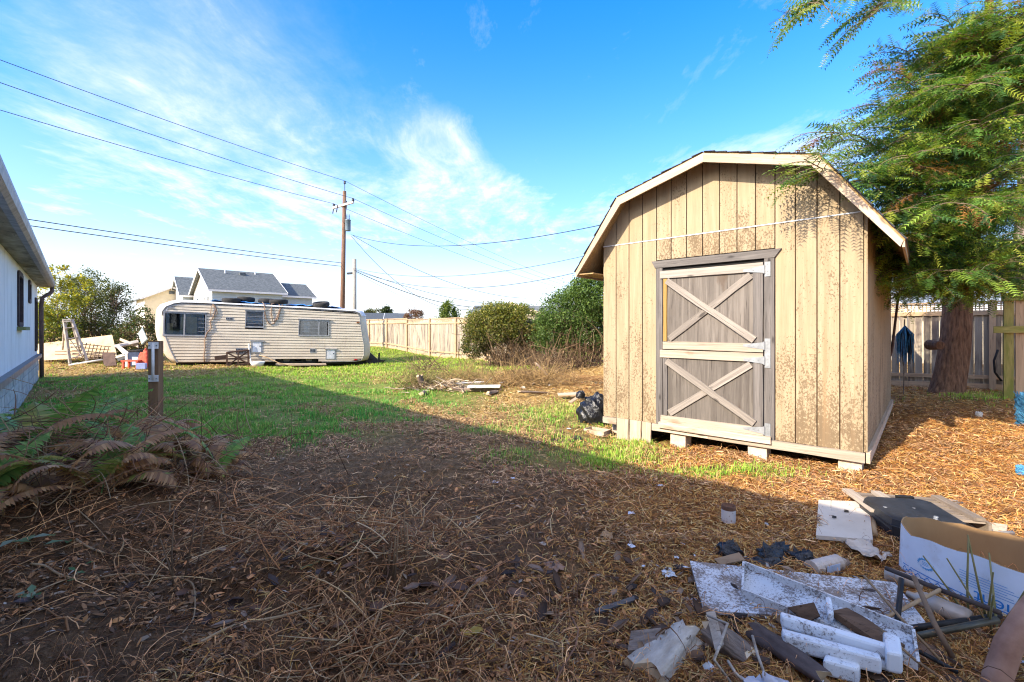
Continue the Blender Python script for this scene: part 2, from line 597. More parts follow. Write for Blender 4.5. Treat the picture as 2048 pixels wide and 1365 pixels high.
M_GLASS = None


def glass_mat():
    m, t, p, o = newmat('window_glass')
    tr = t.node('ShaderNodeBsdfTransparent'); t.put(tr.inputs[0], (.82, .86, .86, 1))
    gl = t.node('ShaderNodeBsdfGlossy'); t.put(gl.inputs['Roughness'], .03); t.put(gl.inputs[0], (1, 1, 1, 1))
    fr = t.node('ShaderNodeFresnel'); t.put(fr.inputs[0], 1.5)
    mx = t.node('ShaderNodeMixShader')
    n = t.noise(coords(t), 3.0, 3, .5)
    t.put(mx.inputs[0], t.math('ADD', t.math('MULTIPLY', fr.outputs[0], 1.2), t.math('MULTIPLY', n, .10), clamp=True))
    t.l.new(tr.outputs[0], mx.inputs[1]); t.l.new(gl.outputs[0], mx.inputs[2]); t.l.new(mx.outputs[0], o.inputs[0])
    return m


M_GLASS = glass_mat()


# ------------------------------------------------------------------ ground: one sheet out to the horizon
def zones(x, y):
    """what grows or lies where: grass, straw, needles (0..1) over plain soil"""
    n1 = fbm(x * .45, y * .45, 21, 4) - .5
    n2 = fbm(x * 1.6, y * 1.6, 27, 4) - .5
    n3 = fbm(x * .9 + 3, y * .9, 33, 3) - .5
    edge = 4.8 + .42 * np.maximum(x + 5.2, 0) - .1 * np.maximum(-x - 5.2, 0)
    lawn = ss(-.6, 1.6, y - edge + 2.4 * n1 + 1.8 * n2) * ss(.3, -2.6, x - .10 * (y - 8) + 3 * n1 + 1.2 * n2)
    lawn = lawn * (1 - .9 * ss(.03, .17, n1 + .9 * n2) * ss(17, 12, y))
    far = ss(15.5, 18, y + 3 * n1) * ss(7, 2, x + 2 * n2) * (1 - .55 * ss(.0, .2, n3))

    dry2 = ss(13.2, 14.4, y + .2 * n2) * ss(-8.6, -10.6, x + 2 * n2)
    lawn = lawn * (1 - .8 * dry2); far = far * (1 - .8 * dry2)

    def gs(cx, cy, r, a=1.0, sy=None):
        return a * np.exp(-((x - cx) / r) ** 2 - ((y - cy) / (sy or r)) ** 2)
    pat = gs(.85, 5.55, .75, 1.1, .40) + gs(1.5, 6.35, .8, 1.0, .35) + gs(.7, 8.6, .9, 1.0, .7) + gs(-.2, 17.3, 2.4, 1, 1.2) + gs(2.25, 4.85, .55, .75, .22) + gs(9.6, 8.6, 1.1, 1., .8)
    pat += gs(1.0, 7.4, .7, .8, .6) + gs(-.3, 6.9, .5, .6, .3)
    pat = np.clip(pat * (1.0 + 1.6 * n2), 0, 1)
    lawn = lawn * (1 - gs(-6.6, 9.7, 1.1, .95, .45)) * (1 - gs(-5.2, 8.2, .8, .8, .35)) * (1 - gs(-3.2, 9.2, .7, .7, .3))
    grass = np.clip(np.maximum(np.maximum(lawn, far), pat), 0, 1)
    straw = ss(6.0, 9.5, y + 2 * n1 + .5 * x * 0) * ss(-14, -9, x) * ss(26, 20, y) * (1 - grass * .7)
    straw = np.maximum(straw, ss(12.6, 13.6, y - .25 * (x + 12)) * ss(-6, -9, x) * (1 - grass * .5))
    needle = ss(-.4, 1.4, x - .35 - .25 * (y - 3) + 1.0 * n1) * ss(14, 9, y) * (1 - grass)
    return grass, straw * (1 - needle), needle, n1, n2


def ground_mat():
    m, t, p, o = newmat('yard_soil')
    a = t.node('ShaderNodeVertexColor'); a.layer_name = 'col'
    pos = t.node('ShaderNodeNewGeometry').outputs['Position']
    n = t.noise(pos, 9, 6, .7); n2 = t.noise(pos, 48, 5, .7); n3 = t.noise(pos, 1.1, 3, .5)
    k = t.ramp(n, [(.25, .42), (.5, 1.0), (.75, 1.6)])
    k2 = t.ramp(n2, [(.28, .5), (.5, 1.0), (.72, 1.65)])
    col = t.mix(1.0, t.mix(1.0, a.outputs[0], k, 'MULTIPLY'), k2, 'MULTIPLY')
    col = t.mix(1.0, col, t.ramp(n3, [(.3, .8), (.7, 1.2)]), 'MULTIPLY')
    t.put(p.inputs['Base Color'], col); t.put(p.inputs['Roughness'], .95); t.put(p.inputs['Specular IOR Level'], .1)
    bump(t, p, t.math('ADD', n2, t.math('MULTIPLY', n, 1.5)), .8, .03)
    return m


def axis(lo, hi, step, far_lo, far_hi, grow=1.16):
    a = list(np.arange(lo, hi + 1e-6, step))
    s_ = step; v = hi
    up = []
    while v < far_hi:
        s_ *= grow; v += s_; up.append(v)
    s_ = step; v = lo; dn = []
    while v > far_lo:
        s_ *= grow; v -= s_; dn.append(v)
    return np.array(dn[::-1] + a + up)


gxs = np.concatenate([axis(-4.2, 4.0, .036, -900, 900, 1.045)])
gys = np.concatenate([axis(1.2, 6.6, .036, -60, 1500, 1.04)])
GX, GY = np.meshgrid(gxs, gys, indexing='ij')
GZ = gz(GX.ravel(), GY.ravel()).reshape(GX.shape)
GV = np.stack([GX, GY, GZ], -1).reshape(-1, 3)
nx, ny = GX.shape
ii, jj = np.meshgrid(np.arange(nx - 1), np.arange(ny - 1), indexing='ij')
GT = np.stack([ii * ny + jj, (ii + 1) * ny + jj, (ii + 1) * ny + jj + 1, ii * ny + jj + 1], -1).reshape(-1, 4)
g_, s_, n_, _, _ = zones(GV[:, 0], GV[:, 1])
soil = np.array((.15, .083, .042)); thatch = np.array((.22, .135, .065)); strawc = np.array((.46, .29, .10)); needc = np.array((.42, .20, .06)); grassc = np.array((.17, .22, .04))
th = ss(3.2, 6.0, GV[:, 1])[:, None]
gc = soil * (1 - th) + thatch * th
gc = gc * (1 - n_[:, None] * .75) + needc * (n_[:, None] * .75)
gc = gc * (1 - s_[:, None]) + strawc * s_[:, None]
gc = gc * (1 - g_[:, None] * .85) + grassc * (g_[:, None] * .85)
tag(tri_mesh('ground', GV, GT, ground_mat(), gc, smooth=True), kind='structure')

# ------------------------------------------------------------------ the shed
SHED_L, SHED_R = Vector((1.36, 6.78)), Vector((3.63, 4.75))
sa = math.atan2(SHED_R.y - SHED_L.y, SHED_R.x - SHED_L.x)
SW, SD = 3.05, 4.88
FL, WT = 0.235, 2.72                                # siding bottom and top of the lower sheets
shed = thing('garden_shed', 'tan plywood shed with gambrel roof and grey split door', 'shed', (SHED_L.x, SHED_L.y, 0), sa)
NF = (0, -1, 0)
PW = SW / 15
RIDGE, KNEE, EAVE = 3.63, 3.31, 2.34                 # heights of the roof's underside
KX, EX = 1.16, 1.84


def roof_z(x):
    d = abs(x - SW / 2)
    return RIDGE - (RIDGE - KNEE) * d / KX if d < KX else KNEE - (KNEE - EAVE) * (d - KX) / (EX - KX)


def plank_poly(parent, name, x0, x1, z0, ztop, t, mat, y=0.0, normal=NF):
    """upright plank whose top follows ztop(x); local x runs up"""
    g = .006
    xs = [x0 + g, x1 - g]
    for kx in (SW / 2 - KX, SW / 2, SW / 2 + KX):
        if x0 < kx < x1:
            xs.insert(-1, kx)
    M = frame((x0, y, z0), (x0, y, z0 + 1), normal)   # local x up, local y = normal x up
    yl = Vector(M.col[1][:3])
    sgn = yl.x
    pts = [(0, (xs[0] - x0) * sgn, 0), (0, (xs[-1] - x0) * sgn, 0)] + [(ztop(x) - z0, (x - x0) * sgn, 0) for x in reversed(xs)]
    return MB().prism(pts, (0, 0, 0), (0, 0, t)).build(name, mat, parent, M=M)


DX0, DX1 = 4 * PW, 11 * PW                          # the door with its trim takes seven plank widths
for i in range(15):
    if not (4 <= i < 11):
        plank_poly(shed, 'siding_plank', i * PW, (i + 1) * PW, FL, lambda x: WT - .012, .016, M_SIDE)
    else:
        plank_poly(shed, 'siding_plank', i * PW, (i + 1) * PW, 2.44, lambda x: WT - .012, .016, M_SIDE)
    plank_poly(shed, 'siding_plank', i * PW, (i + 1) * PW, WT + .012, roof_z, .014, M_SIDEU)
MB().bb((-.004, -.024, WT - .008), (SW + .004, 0, WT + .006)).build('metal_strip', M_WHITE, shed)
core = MB()                                          # backing behind the grooves, dark
core.prism([(.004, .004, FL), (SW - .004, .004, FL), (SW - .004, .004, roof_z(SW) - .02), (SW / 2 + KX, .004, KNEE - .02), (SW / 2, .004, RIDGE - .02), (SW / 2 - KX, .004, KNEE - .02), (.004, .004, roof_z(0) - .02)], (0, 0, 0), (0, SD - .01, 0))
core.build('wall_backing', rough_mat('groove_brown', (.05, .03, .018), (.12, .075, .04), ns=9), shed)
for i in range(24):                                  # side walls
    y0 = i * SD / 24
    for xx, nn in ((SW, (1, 0, 0)), (0, (-1, 0, 0))):
        yl = Vector(nn).cross(Vector((0, 0, 1))).y
        M = frame((xx, y0 + (0 if yl > 0 else SD / 24), FL), (xx, y0 + (0 if yl > 0 else SD / 24), FL + 1), nn)
        MB().bb((0, .006, 0), (roof_z(SW) - FL + .0, SD / 24 - .006, .016)).build('siding_plank', M_SIDE, shed, M=M)
board('corner_board', (SW + .018, .045, FL), (SW + .018, .045, roof_z(SW) - .02), .09, .010, M_SIDE, shed, (1, 0, 0))
# roof: decking, rafters' fascia, soffit, shingle courses
OV = .27
prof = [(SW / 2 - EX, EAVE), (SW / 2 - KX, KNEE), (SW / 2, RIDGE), (SW / 2 + KX, KNEE), (SW / 2 + EX, EAVE)]
for a, b in zip(prof, prof[1:]):
    d = Vector((b[0] - a[0], 0, b[1] - a[1])).normalized(); up = Vector((-d.z, 0, d.x))
    A = Vector((a[0], -OV, a[1])); B = Vector((b[0], -OV, b[1]))
    MB().prism([A, B, B + up * .02, A + up * .02], (0, 0, 0), (0, SD + 2 * OV, 0)).build('roof_deck', M_OSB, shed)
    L = (B - A).length; n = max(3, round(L / .14))
    for k in range(n):                               # shingle courses, each a little proud of the next
        up_slope = b[1] > a[1]
        s0, s1 = k / n, (k + 1) / n
        P, Q = A.lerp(B, s0), A.lerp(B, s1)
        lo, hi = (.034, .022) if up_slope else (.022, .034)
        e = rnd.uniform(.01, .035)
        MB().prism([P + up * .021, Q + up * .021, Q + up * hi, P + up * lo], (0, 0, 0), (0, SD + 2 * OV + 2 * e, 0)).build('shingle_course', M_SHINGLE, shed, M=Matrix.Translation((0, -e, 0)))
fo = .095
prof_in = [(SW / 2 - EX + .02, EAVE - fo * .6), (SW / 2 - KX + .05, KNEE - fo), (SW / 2, RIDGE - fo - .01), (SW / 2 + KX - .05, KNEE - fo), (SW / 2 + EX - .02, EAVE - fo * .6)]
for k in range(4):                                   # barge boards along the gable
    a, b = prof[k], prof[k + 1]; c, d = prof_in[k + 1], prof_in[k]
    M = frame((a[0], -OV, a[1]), (b[0], -OV, b[1]), NF)
    Mi = M.inverted()
    pts = [Mi @ Vector((p[0], -OV, p[1])) for p in (a, b, c, d)]
    MB().prism(pts, (0, 0, 0), (0, 0, .022)).build('barge_board', M_FASCIA, shed, M=M)
for s in (-1, 1):                                    # eave soffit and fascia on both long sides
    xe, xw = SW / 2 + s * (EX - .01), SW / 2 + s * (SW / 2 + .02)
    if s < 0:
        MB().bb((min(xe, xw), -OV + .004, EAVE - .035), (max(xe, xw), SD + OV, EAVE - .02)).build('soffit_panel', M_OSB, shed)
    board('eave_board', (xe + s * .002, -OV, EAVE - .03), (xe + s * .002, SD + OV, EAVE - .03), .06, .02, M_FASCIA, shed, (s, 0, 0))
# floor rim, skids and piers
board('rim_board', (.76, -.018, .185), (1.50, -.018, .185), .095, .032, M_RAIL, shed, NF, .003)
board('rim_board', (1.505, -.018, .183), (SW + .01, -.018, .183), .10, .034, M_RAIL, shed, NF, .003)
board('rim_board', (0, -.012, .185), (.22, -.012, .185), .09, .03, M_RAIL, shed, NF)
for x0, x1, zb in ((.225, .415, -.06), (.43, .60, -.09), (.61, .745, -.05)):
    board('skirt_board', ((x0 + x1) / 2, -.02, zb), ((x0 + x1) / 2, -.02, FL), x1 - x0, .022, M_FASCIA, shed, NF, .004)
board('rim_board', (SW + .016, 0, .18), (SW + .016, SD, .18), .11, .034, M_FASCIA, shed, (1, 0, 0))
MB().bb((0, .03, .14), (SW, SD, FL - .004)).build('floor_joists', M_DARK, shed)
for x, y in ((1.10, .10), (2.05, .09), (2.93, .10), (.12, .3), (2.93, 1.6), (2.93, 3.2), (2.93, 4.7), (.2, 4.7)):
    w_ = shed.matrix_basis @ Vector((x, y, 0)); zg = G(w_.x, w_.y)
    MB().prism([(x - .10, y - .10, zg - .06), (x + .10, y - .10, zg - .06), (x + .10, y + .10, zg - .06), (x - .10, y + .10, zg - .06)], (0, 0, 0), (0, 0, .06 - zg + .134)).build('concrete_pier', M_CONC, shed)

# split (two-leaf) door
dl, dr = DX0 + .105, DX1 - .115                        # leaf edges
zb, zm, zt = .26, 1.235, 2.285
MB().bb((DX0 + .005, -.005, FL + .01), (DX1 - .005, .02, 2.44)).build('door_opening', M_DARK, shed)
board('door_trim', (DX0 + .047, -.012, FL + .0), (DX0 + .047, -.012, 2.33), .095, .026, M_TRIM, shed, NF, .002)
board('door_trim', (DX1 - .055, -.012, FL - .02), (DX1 - .055, -.012, 2.33), .11, .026, M_TRIM, shed, NF, .002)
hd = MB().prism([(-.01, -.045, 0), (DX1 - DX0 + .0, -.045, 0), (DX1 - DX0 + .07, .05, 0), (-.06, .05, 0)], (0, 0, 0), (0, 0, .03))
hd.build('door_header', M_TRIM, shed, M=frame((DX0, -.014, 2.375), (DX1, -.014, 2.375), NF))


def leaf(name, z0, z1, flip):
    dd = MB().bb((0, -(dr - dl) / 2, 0), (z1 - z0, (dr - dl) / 2, .018)).build(name, M_DOOR, shed, M=frame(((dl + dr) / 2, -.012, z0), ((dl + dr) / 2, -.012, z1), NF))
    Mi = dd.matrix_basis.inverted()

    def bd(nm, p0, p1, wd, t, mat, lift, rough=.004):
        p0 = Vector((p0[0], -.031 - lift, p0[1])); p1 = Vector((p1[0], -.031 - lift, p1[1]))
        o = board(nm, p0, p1, wd, t, mat, dd, NF, rough)
        o.matrix_basis = Mi @ o.matrix_basis
        return o
    rt = .105
    top = bd('top_rail', (dl - .04, z1 - rt / 2), (dr - (.0 if flip else -.0), z1 - rt / 2), rt, .026, M_RAIL if not flip else M_BRACE, .0)
    bd('bottom_rail', (dl - (.0 if flip else .03), z0 + rt / 2), (dr, z0 + rt / 2), rt, .026, M_RAIL, .0)
    bd('stile', (dl + .03, z0 + rt + .004), (dl + .03, z1 - rt - .004), .06 if not flip else .05, .022, M_TRIM if not flip else M_YELLOW, .0)
    bd('stile', (dr - .055, z0 + rt + .004), (dr - .055, z1 - rt - .004), .11, .022, M_TRIM, .0)
    a = (dl + .085, z0 + rt + .035); b = (dr - .13, z1 - rt - .035)
    bd('diagonal_brace', a, b, .085, .022, M_BRACE, .0)
    bd('diagonal_brace', (a[0] - .03, b[1]), (b[0] + .04, a[1]), .085, .022, M_BRACE, .0225, .006)
    for hz in (z0 + .075, z1 - .085):                # strap hinges
        hg = MB()
        hg.bb((dr + .015, -.046, hz - .085), (dr + .075, -.0415, hz + .085))
        hg.prism([(dr + .012, -.0575, hz - .042), (dr + .012, -.0575, hz + .042), (dr - .21, -.0575, hz + .014), (dr - .21, -.0575, hz - .014)], (0, 0, 0), (0, -.004, 0))
        hg.tube([(dr + .012, -.055, hz - .05), (dr + .012, -.055, hz + .05)], .009, 6)
        for q in (-.06, -.02, .02, .06):
            hg.box((dr + .045, -.048, hz + q), (.012, .006, .012))
        for q in (-.05, -.1, -.15):
            hg.box((dr + q, -.063, hz), (.010, .006, .010))
        h = hg.build('strap_hinge', M_GALV, dd); h.matrix_basis = Mi
    return dd


leaf('door_leaf_bottom', zb, zm - .004, False)
leaf('door_leaf_top', zm + .004, zt, True)
board('threshold_rail', (DX0 + .06, -.06, .235), (DX1 - .03, -.06, .235), .085, .03, M_RAIL, shed, NF, .004)

# ------------------------------------------------------------------ the caravan
def metal_siding(name, c1, c2, dirt):
    m, t, p, o = newmat(name)
    c = t.node('ShaderNodeTexCoord').outputs['Object']
    n = t.noise(c, 1.4, 5, .6); st = t.noise(t.vmath('MULTIPLY', c, (9, 9, .6)), 1.0, 5, .7)
    sp = t.noise(c, 26, 3, .7)
    col = t.ramp(n, [(.3, c1), (.7, c2)])
    col = t.mix(t.math('MULTIPLY', t.smooth(st, .55, .78), .6), col, dirt)
    col = t.mix(t.math('MULTIPLY', t.smooth(sp, .66, .74), .5), col, tuple(q * .6 for q in dirt))
    z = t.sep(c)[2]
    col = t.mix(t.math('MULTIPLY', t.smooth(t.math('ADD', z, t.math('MULTIPLY', n, .35)), .42, .15), .6), col, tuple(q * .8 for q in dirt))
    t.put(p.inputs['Base Color'], col); t.put(p.inputs['Roughness'], .5); t.put(p.inputs['Specular IOR Level'], .35)
    bump(t, p, n, .1, .02)
    return m


M_CARA = metal_siding('cream_aluminium', (.56, .47, .36), (.66, .575, .45), (.30, .21, .135))
M_CEND = metal_siding('end_aluminium', (.54, .46, .37), (.66, .59, .50), (.34, .25, .17))
M_CROOF = rough_mat('caravan_roof_white', (.48, .48, .48), (.66, .66, .66), ns=6, spots=(.26, .21, .16), spot_scale=18, spot_amt=.35, rough=.5)
M_ALU = rough_mat('grey_window_frame', (.26, .26, .27), (.42, .42, .43), ns=10, rough=.5, metal=.3)
CL = 7.95; CWD = 2.25; CR = .34
ch = Vector((.885, .467)).normalized()
caravan = thing('travel_trailer', 'old cream travel trailer with horizontal metal siding and tyres on its roof', 'trailer', (-13.34, 17.0, .27))
caravan.rotation_euler = Matrix(((ch.x, -ch.y, 0), (ch.y, ch.x, 0), (0, 0, 1))).to_euler()
caravan.rotation_euler = (caravan.rotation_euler.to_matrix() @ Matrix.Rotation(math.radians(1.5), 3, 'Y')).to_euler()
# outline of the side (x, z), anticlockwise from bottom left
side = [(.62, 0), (4.02, 0), (4.14, .19), (5.62, .19), (5.86, .0), (7.55, .02), (7.84, .08), (7.93, .32), (7.92, .75), (7.84, 1.15), (7.76, 1.6), (7.70, 2.0), (7.60, 2.17),
        (7.3, 2.245), (5.5, 2.275), (3.5, 2.295), (1.6, 2.31), (.80, 2.30), (.40, 2.25), (.13, 2.12), (.03, 1.88), (.02, 1.35), (.06, 1.0), (.22, .5), (.42, .18)]
midx = CL / 2


def ring(k, y):
    """outline pulled in near the long sides so that the ends turn round in plan"""
    out = []
    for (x, z) in side:
        e = max(0, min(1, (abs(x - midx) - (CL / 2 - 1.0)) / .7))
        zt_ = max(0, (z - 2.0) / .3)
        out.append((x - math.copysign(k * CR * e, x - midx), y, z - k * .07 * zt_))
    return out


bod = MB(); rings = []
for a in (0, 18, 40, 65, 90):
    q = math.radians(a)
    rings.append((1 - math.sin(q), CR * (1 - math.cos(q))))
for k, y in rings + [(k, CWD - y) for k, y in reversed(rings)]:
    bod.v += ring(k, y)
nn_ = len(side); nr = len(bod.v) // nn_
for r in range(nr - 1):
    for k in range(nn_):
        k2 = (k + 1) % nn_
        bod.f.append((r * nn_ + k, r * nn_ + k2, (r + 1) * nn_ + k2, (r + 1) * nn_ + k))
bod.f.append(tuple((nr - 1) * nn_ + k for k in range(nn_))[::-1])
bod.build('body_shell', M_CEND, caravan, True)


def span(z):
    """left and right end of the flat side at height z"""
    pts = ring(1, 0); xs = []
    for i in range(nn_):
        a, b = pts[i], pts[(i + 1) % nn_]
        if (a[2] - z) * (b[2] - z) < 0:
            xs.append(a[0] + (b[0] - a[0]) * (z - a[2]) / (b[2] - a[2]))
    return min(xs), max(xs)


WINS = [(.34, 1.66, 1.03, 1.90), (2.98, 3.62, 1.42, 2.08), (4.92, 6.10, 1.12, 1.78)]
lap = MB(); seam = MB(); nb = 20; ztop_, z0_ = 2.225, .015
for i in range(nb):
    za, zb_ = z0_ + (ztop_ - z0_) * i / nb, z0_ + (ztop_ - z0_) * (i + 1) / nb
    la, ra = span(za + .001); lb, rb = span(zb_ - .001)
    cuts = [(wl, wr) for wl, wr, w0, w1 in WINS if za < w1 - .02 and zb_ > w0 + .02]
    if zb_ < .21:
        cuts.append((4.08, 5.72))
    x = None; segs = []; cur = None
    edges = sorted(cuts)
    s0a, s0b = la, lb
    for c0, c1 in edges:
        segs.append((s0a, c0, s0b, c0)); s0a = s0b = c1
    segs.append((s0a, ra, s0b, rb))
    for xa0, xa1, xb0, xb1 in segs:
        zc = za + .017; lap.add([(xa0, -.026, zc), (xa1, -.026, zc), (xb1, -.012, zb_), (xb0, -.012, zb_), (xa0, -.002, zc), (xa1, -.002, zc)], [(0, 1, 2, 3), (4, 5, 1, 0)])
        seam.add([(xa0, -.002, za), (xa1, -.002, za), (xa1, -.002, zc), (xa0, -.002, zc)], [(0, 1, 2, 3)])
lap.build('side_siding', M_CARA, caravan)
seam.build('siding_seams', rough_mat('seam_shade', (.19, .15, .105), (.30, .24, .17), ns=6), caravan)  # darker tone paints in the shade under each lap
roof = MB(); rr = []
for y in (-.05, -.045, .25, CWD / 2, CWD - .25, CWD + .04):
    row = []
    for (x, z) in [(.0, 1.80), (.02, 2.0), (.12, 2.16), (.40, 2.29), (.80, 2.345), (1.6, 2.355), (3.5, 2.34), (5.5, 2.32), (7.3, 2.29), (7.62, 2.21), (7.74, 2.05)]:
        e = max(0, min(1, (abs(x - midx) - (CL / 2 - 1.0)) / .7)) * max(0, 1 - max(0, y) / .3) * .9
        crownz = .10 * (1 - abs(y - CWD / 2) / (CWD / 2)) if z > 2.1 else 0
        row.append((x - math.copysign(e * .30, x - midx), y, z + crownz - (.05 if y == -.05 else 0)))
    rr.append(row)
for r in rr:
    roof.v += r
m_ = len(rr[0])
for a in range(len(rr) - 1):
    for b in range(m_ - 1):
        roof.f.append((a * m_ + b, a * m_ + b + 1, (a + 1) * m_ + b + 1, (a + 1) * m_ + b))
roof.build('roof', M_CROOF, caravan, True)
trim = [(p[0], -.022, p[2]) for p in ring(1, 0)]
MB().tube([trim[i] for i in (4, 5, 6, 7, 8, 9, 10, 11, 12)], .014, 5).build('edge_trim', M_ALU, caravan)
MB().tube([trim[i] for i in (0, 24, 23, 22, 21, 20, 19, 18, 17)], .014, 5).build('edge_trim', M_ALU, caravan)
M_CURT = plain('tan_curtain', (.50, .33, .14), .9)
M_INT = plain('dark_interior', (.06, .045, .035), .9)
M_BLIND = plain('grey_blind', (.42, .44, .50), .7)


def cwin(x0, x1, z0, z1, splits, bits):
    fr = MB(); t = .035
    for a, b in (((x0 - .02, z0 - .02), (x1 + .02, z0 + t)), ((x0 - .02, z1 - t), (x1 + .02, z1 + .02))):
        fr.bb((a[0], -.045, a[1]), (b[0], .015, b[1]))
    for xm in (x0 + t / 2 - .01, x1 - t / 2 + .01):
        fr.bb((xm - t / 2, -.042, z0 + t), (xm + t / 2, .015, z1 - t))
    fr.bb((x0 - .05, -.075, z1 + .021), (x1 + .05, .0, z1 + .045))
    w_ = fr.build('window', M_ALU, caravan)
    for s_ in splits:
        MB().bb((s_ - .025, -.038, z0 + t), (s_ + .025, .012, z1 - t)).build('mullion', M_ALU, w_)
    ed = [x0 + t] + sorted(splits) + [x1 - t]
    for a, b in zip(ed, ed[1:]):
        MB().bb((a + .026, -.012, z0 + t), (b - .026, -.006, z1 - t)).build('pane', M_GLASS, w_)
    rev = MB()                                       # the dark room behind the glass
    rev.add([(x0, .02, z0), (x1, .02, z0), (x1, .02, z1), (x0, .02, z1), (x0, .5, z0), (x1, .5, z0), (x1, .5, z1), (x0, .5, z1)], [(4, 5, 6, 7), (0, 1, 5, 4), (3, 7, 6, 2), (0, 4, 7, 3), (1, 2, 6, 5)])
    rev.build('inner_lining', M_INT, w_)
    for nm, mat, bx0, bx1, bz0, bz1, yy in bits:
        MB().bb((bx0, yy, bz0), (bx1, yy + .02, bz1)).build(nm, mat, w_)
    return w_


cwin(.34, 1.66, 1.03, 1.90, (.98,), [('curtain', M_CURT, .84, .95, 1.12, 1.75, .10), ('curtain', M_CURT, 1.02, 1.36, 1.12, 1.76, .10), ('curtain', M_CURT, .42, .60, 1.10, 1.50, .14)]
     + [('louvre_bar', M_ALU, 1.42, 1.62, z, z + .012, -.03) for z in (1.2, 1.36, 1.52, 1.68)])
cwin(2.98, 3.62, 1.42, 2.08, (), [('blind', M_BLIND, 3.02, 3.58, 1.60, 2.04, .015)] + [('louvre_bar', M_ALU, 3.0, 3.6, z, z + .01, -.03) for z in (1.56, 1.70, 1.84)])
cwin(4.92, 6.10, 1.12, 1.78, (5.70,), [('curtain', M_BLIND, 5.12, 5.34, 1.25, 1.68, .05)] + [('louvre_bar', M_ALU, 4.95, 5.66, z, z + .01, -.03) for z in (1.27, 1.42, 1.57)])
M_HATCH = plain('white_hatch', (.74, .75, .78), .4)
for x0, x1, z0, z1 in ((3.26, 3.56, .42, .84), (6.06, 6.36, .14, .54)):
    h = MB().bb((x0, -.04, z0), (x1, -.016, z1)).build('service_hatch', M_HATCH, caravan)
    fr = MB(); fr.bb((x0 - .06, -.032, z0 - .03), (x0, -.01, z1)); fr.bb((x1, -.032, z0 - .03), (x1 + .05, -.01, z1)); fr.bb((x0 - .09, -.07, z1), (x1 + .09, -.01, z1 + .045))
    fr.build('hatch_frame', M_ALU, h)
    MB().bb((x1 - .06, -.048, (z0 + z1) / 2), (x1 - .03, -.04, (z0 + z1) / 2 + .05)).build('latch', M_BLACK, h)
for x0, x1, z0, z1 in ((2.68, 3.2, .33, .57), (2.31, 2.54, 1.67, 1.79), (5.38, 5.58, .40, .58)):
    g = MB().bb((x0, -.034, z0), (x1, -.01, z1)).build('vent_grille', M_ALU, caravan)
    n = max(2, int((x1 - x0) / .05))
    for k in range(n):
        MB().bb((x0 + (k + .25) * (x1 - x0) / n, -.040, z0 + .03), (x0 + (k + .75) * (x1 - x0) / n, -.034, z1 - .03)).build('louvre', M_BLACK, g)
for x, z, c in ((.55, 2.08, (.25, .25, .27)), (7.30, 1.74, (.30, .10, .03)), (7.25, .10, (.5, .02, .02))):
    MB().bb((x - .06, -.05, z - .025), (x + .06, -.014, z + .025)).build('marker_lamp', plain('lamp_%d' % int(x * 10), c, .3), caravan)
for x in (4.5, 5.36):
    wh = MB().lathe([(.12, -.10), (.27, -.10), (.33, -.07), (.345, 0), (.33, .07), (.27, .1), (.12, .1)], 20, (x, .22, .10), Matrix.Rotation(math.radians(90), 3, 'X')).build('wheel', M_RUBBER, caravan, True)
    MB().lathe([(0, -.05), (.06, -.07), (.08, -.04), (.17, -.05), (.19, -.02)], 16, (x, .16, .10), Matrix.Rotation(math.radians(90), 3, 'X')).build('rim', rough_mat('rusty_rim', (.30, .22, .15), (.55, .48, .40), ns=9), wh, True)
MB().bb((4.08, .14, -.02), (5.7, .5, .02)).build('axle_beam', M_BLACK, caravan)
MB().bb((.7, .35, -.12), (7.7, .45, .02)).build('chassis_rail', M_BLACK, caravan)
MB().bb((.7, CWD - .45, -.12), (7.7, CWD - .35, .02)).build('chassis_rail', M_BLACK, caravan)
hit = MB()
hit.bar((7.7, .35, .02), (8.75, CWD / 2, -.06), .08, .12); hit.bar((7.7, CWD - .35, .02), (8.75, CWD / 2, -.06), .08, .12); hit.tube([(8.5, CWD / 2, -.15), (8.5, CWD / 2, .35)], .04, 8)
hit.bar((7.95, .5, .1), (8.0, CWD - .5, .1), .25, .04)
hit.build('tow_hitch', M_BLACK, caravan)
hc = MB().prism([(7.85, .45, -.1), (8.55, .7, -.12), (7.95, .6, .42)], (0, 0, 0), (.1, .6, 0)); hc.build('hitch_cover', M_BLACK, caravan)
CM = caravan.matrix_basis.copy()


def cpt(x, y, z):
    return CM @ Vector((x, y, z))


# tyres, tarp and ropes lying on the roof
def tyre(label, x, y, z, R_=.33, tilt=(0, 0), r=.11):
    o = thing('car_tyre', label, 'tyre', cpt(x, y, z), 0, 'worn tyres on the trailer roof')
    Rm = Matrix.Rotation(tilt[0], 3, 'X') @ Matrix.Rotation(tilt[1], 3, 'Y')
    prof_ = [(R_ - 1.55 * r, -.06), (R_ - r * .9, -.095), (R_ - .03, -.085), (R_, -.05), (R_, .05), (R_ - .03, .085), (R_ - r * .9, .095), (R_ - 1.55 * r, .06), (R_ - 1.55 * r, -.06)]
    MB().lathe(prof_, 28, (0, 0, .095), Rm).build('tread', M_RUBBER, o, True)
    MB().lathe([(R_ - 1.5 * r, .05), (R_ - 1.75 * r, .02), (R_ - 1.75 * r, -.02), (R_ - 1.5 * r, -.05)], 24, (0, 0, .095), Rm).build('bead', M_BLACK, o, True)
    return o


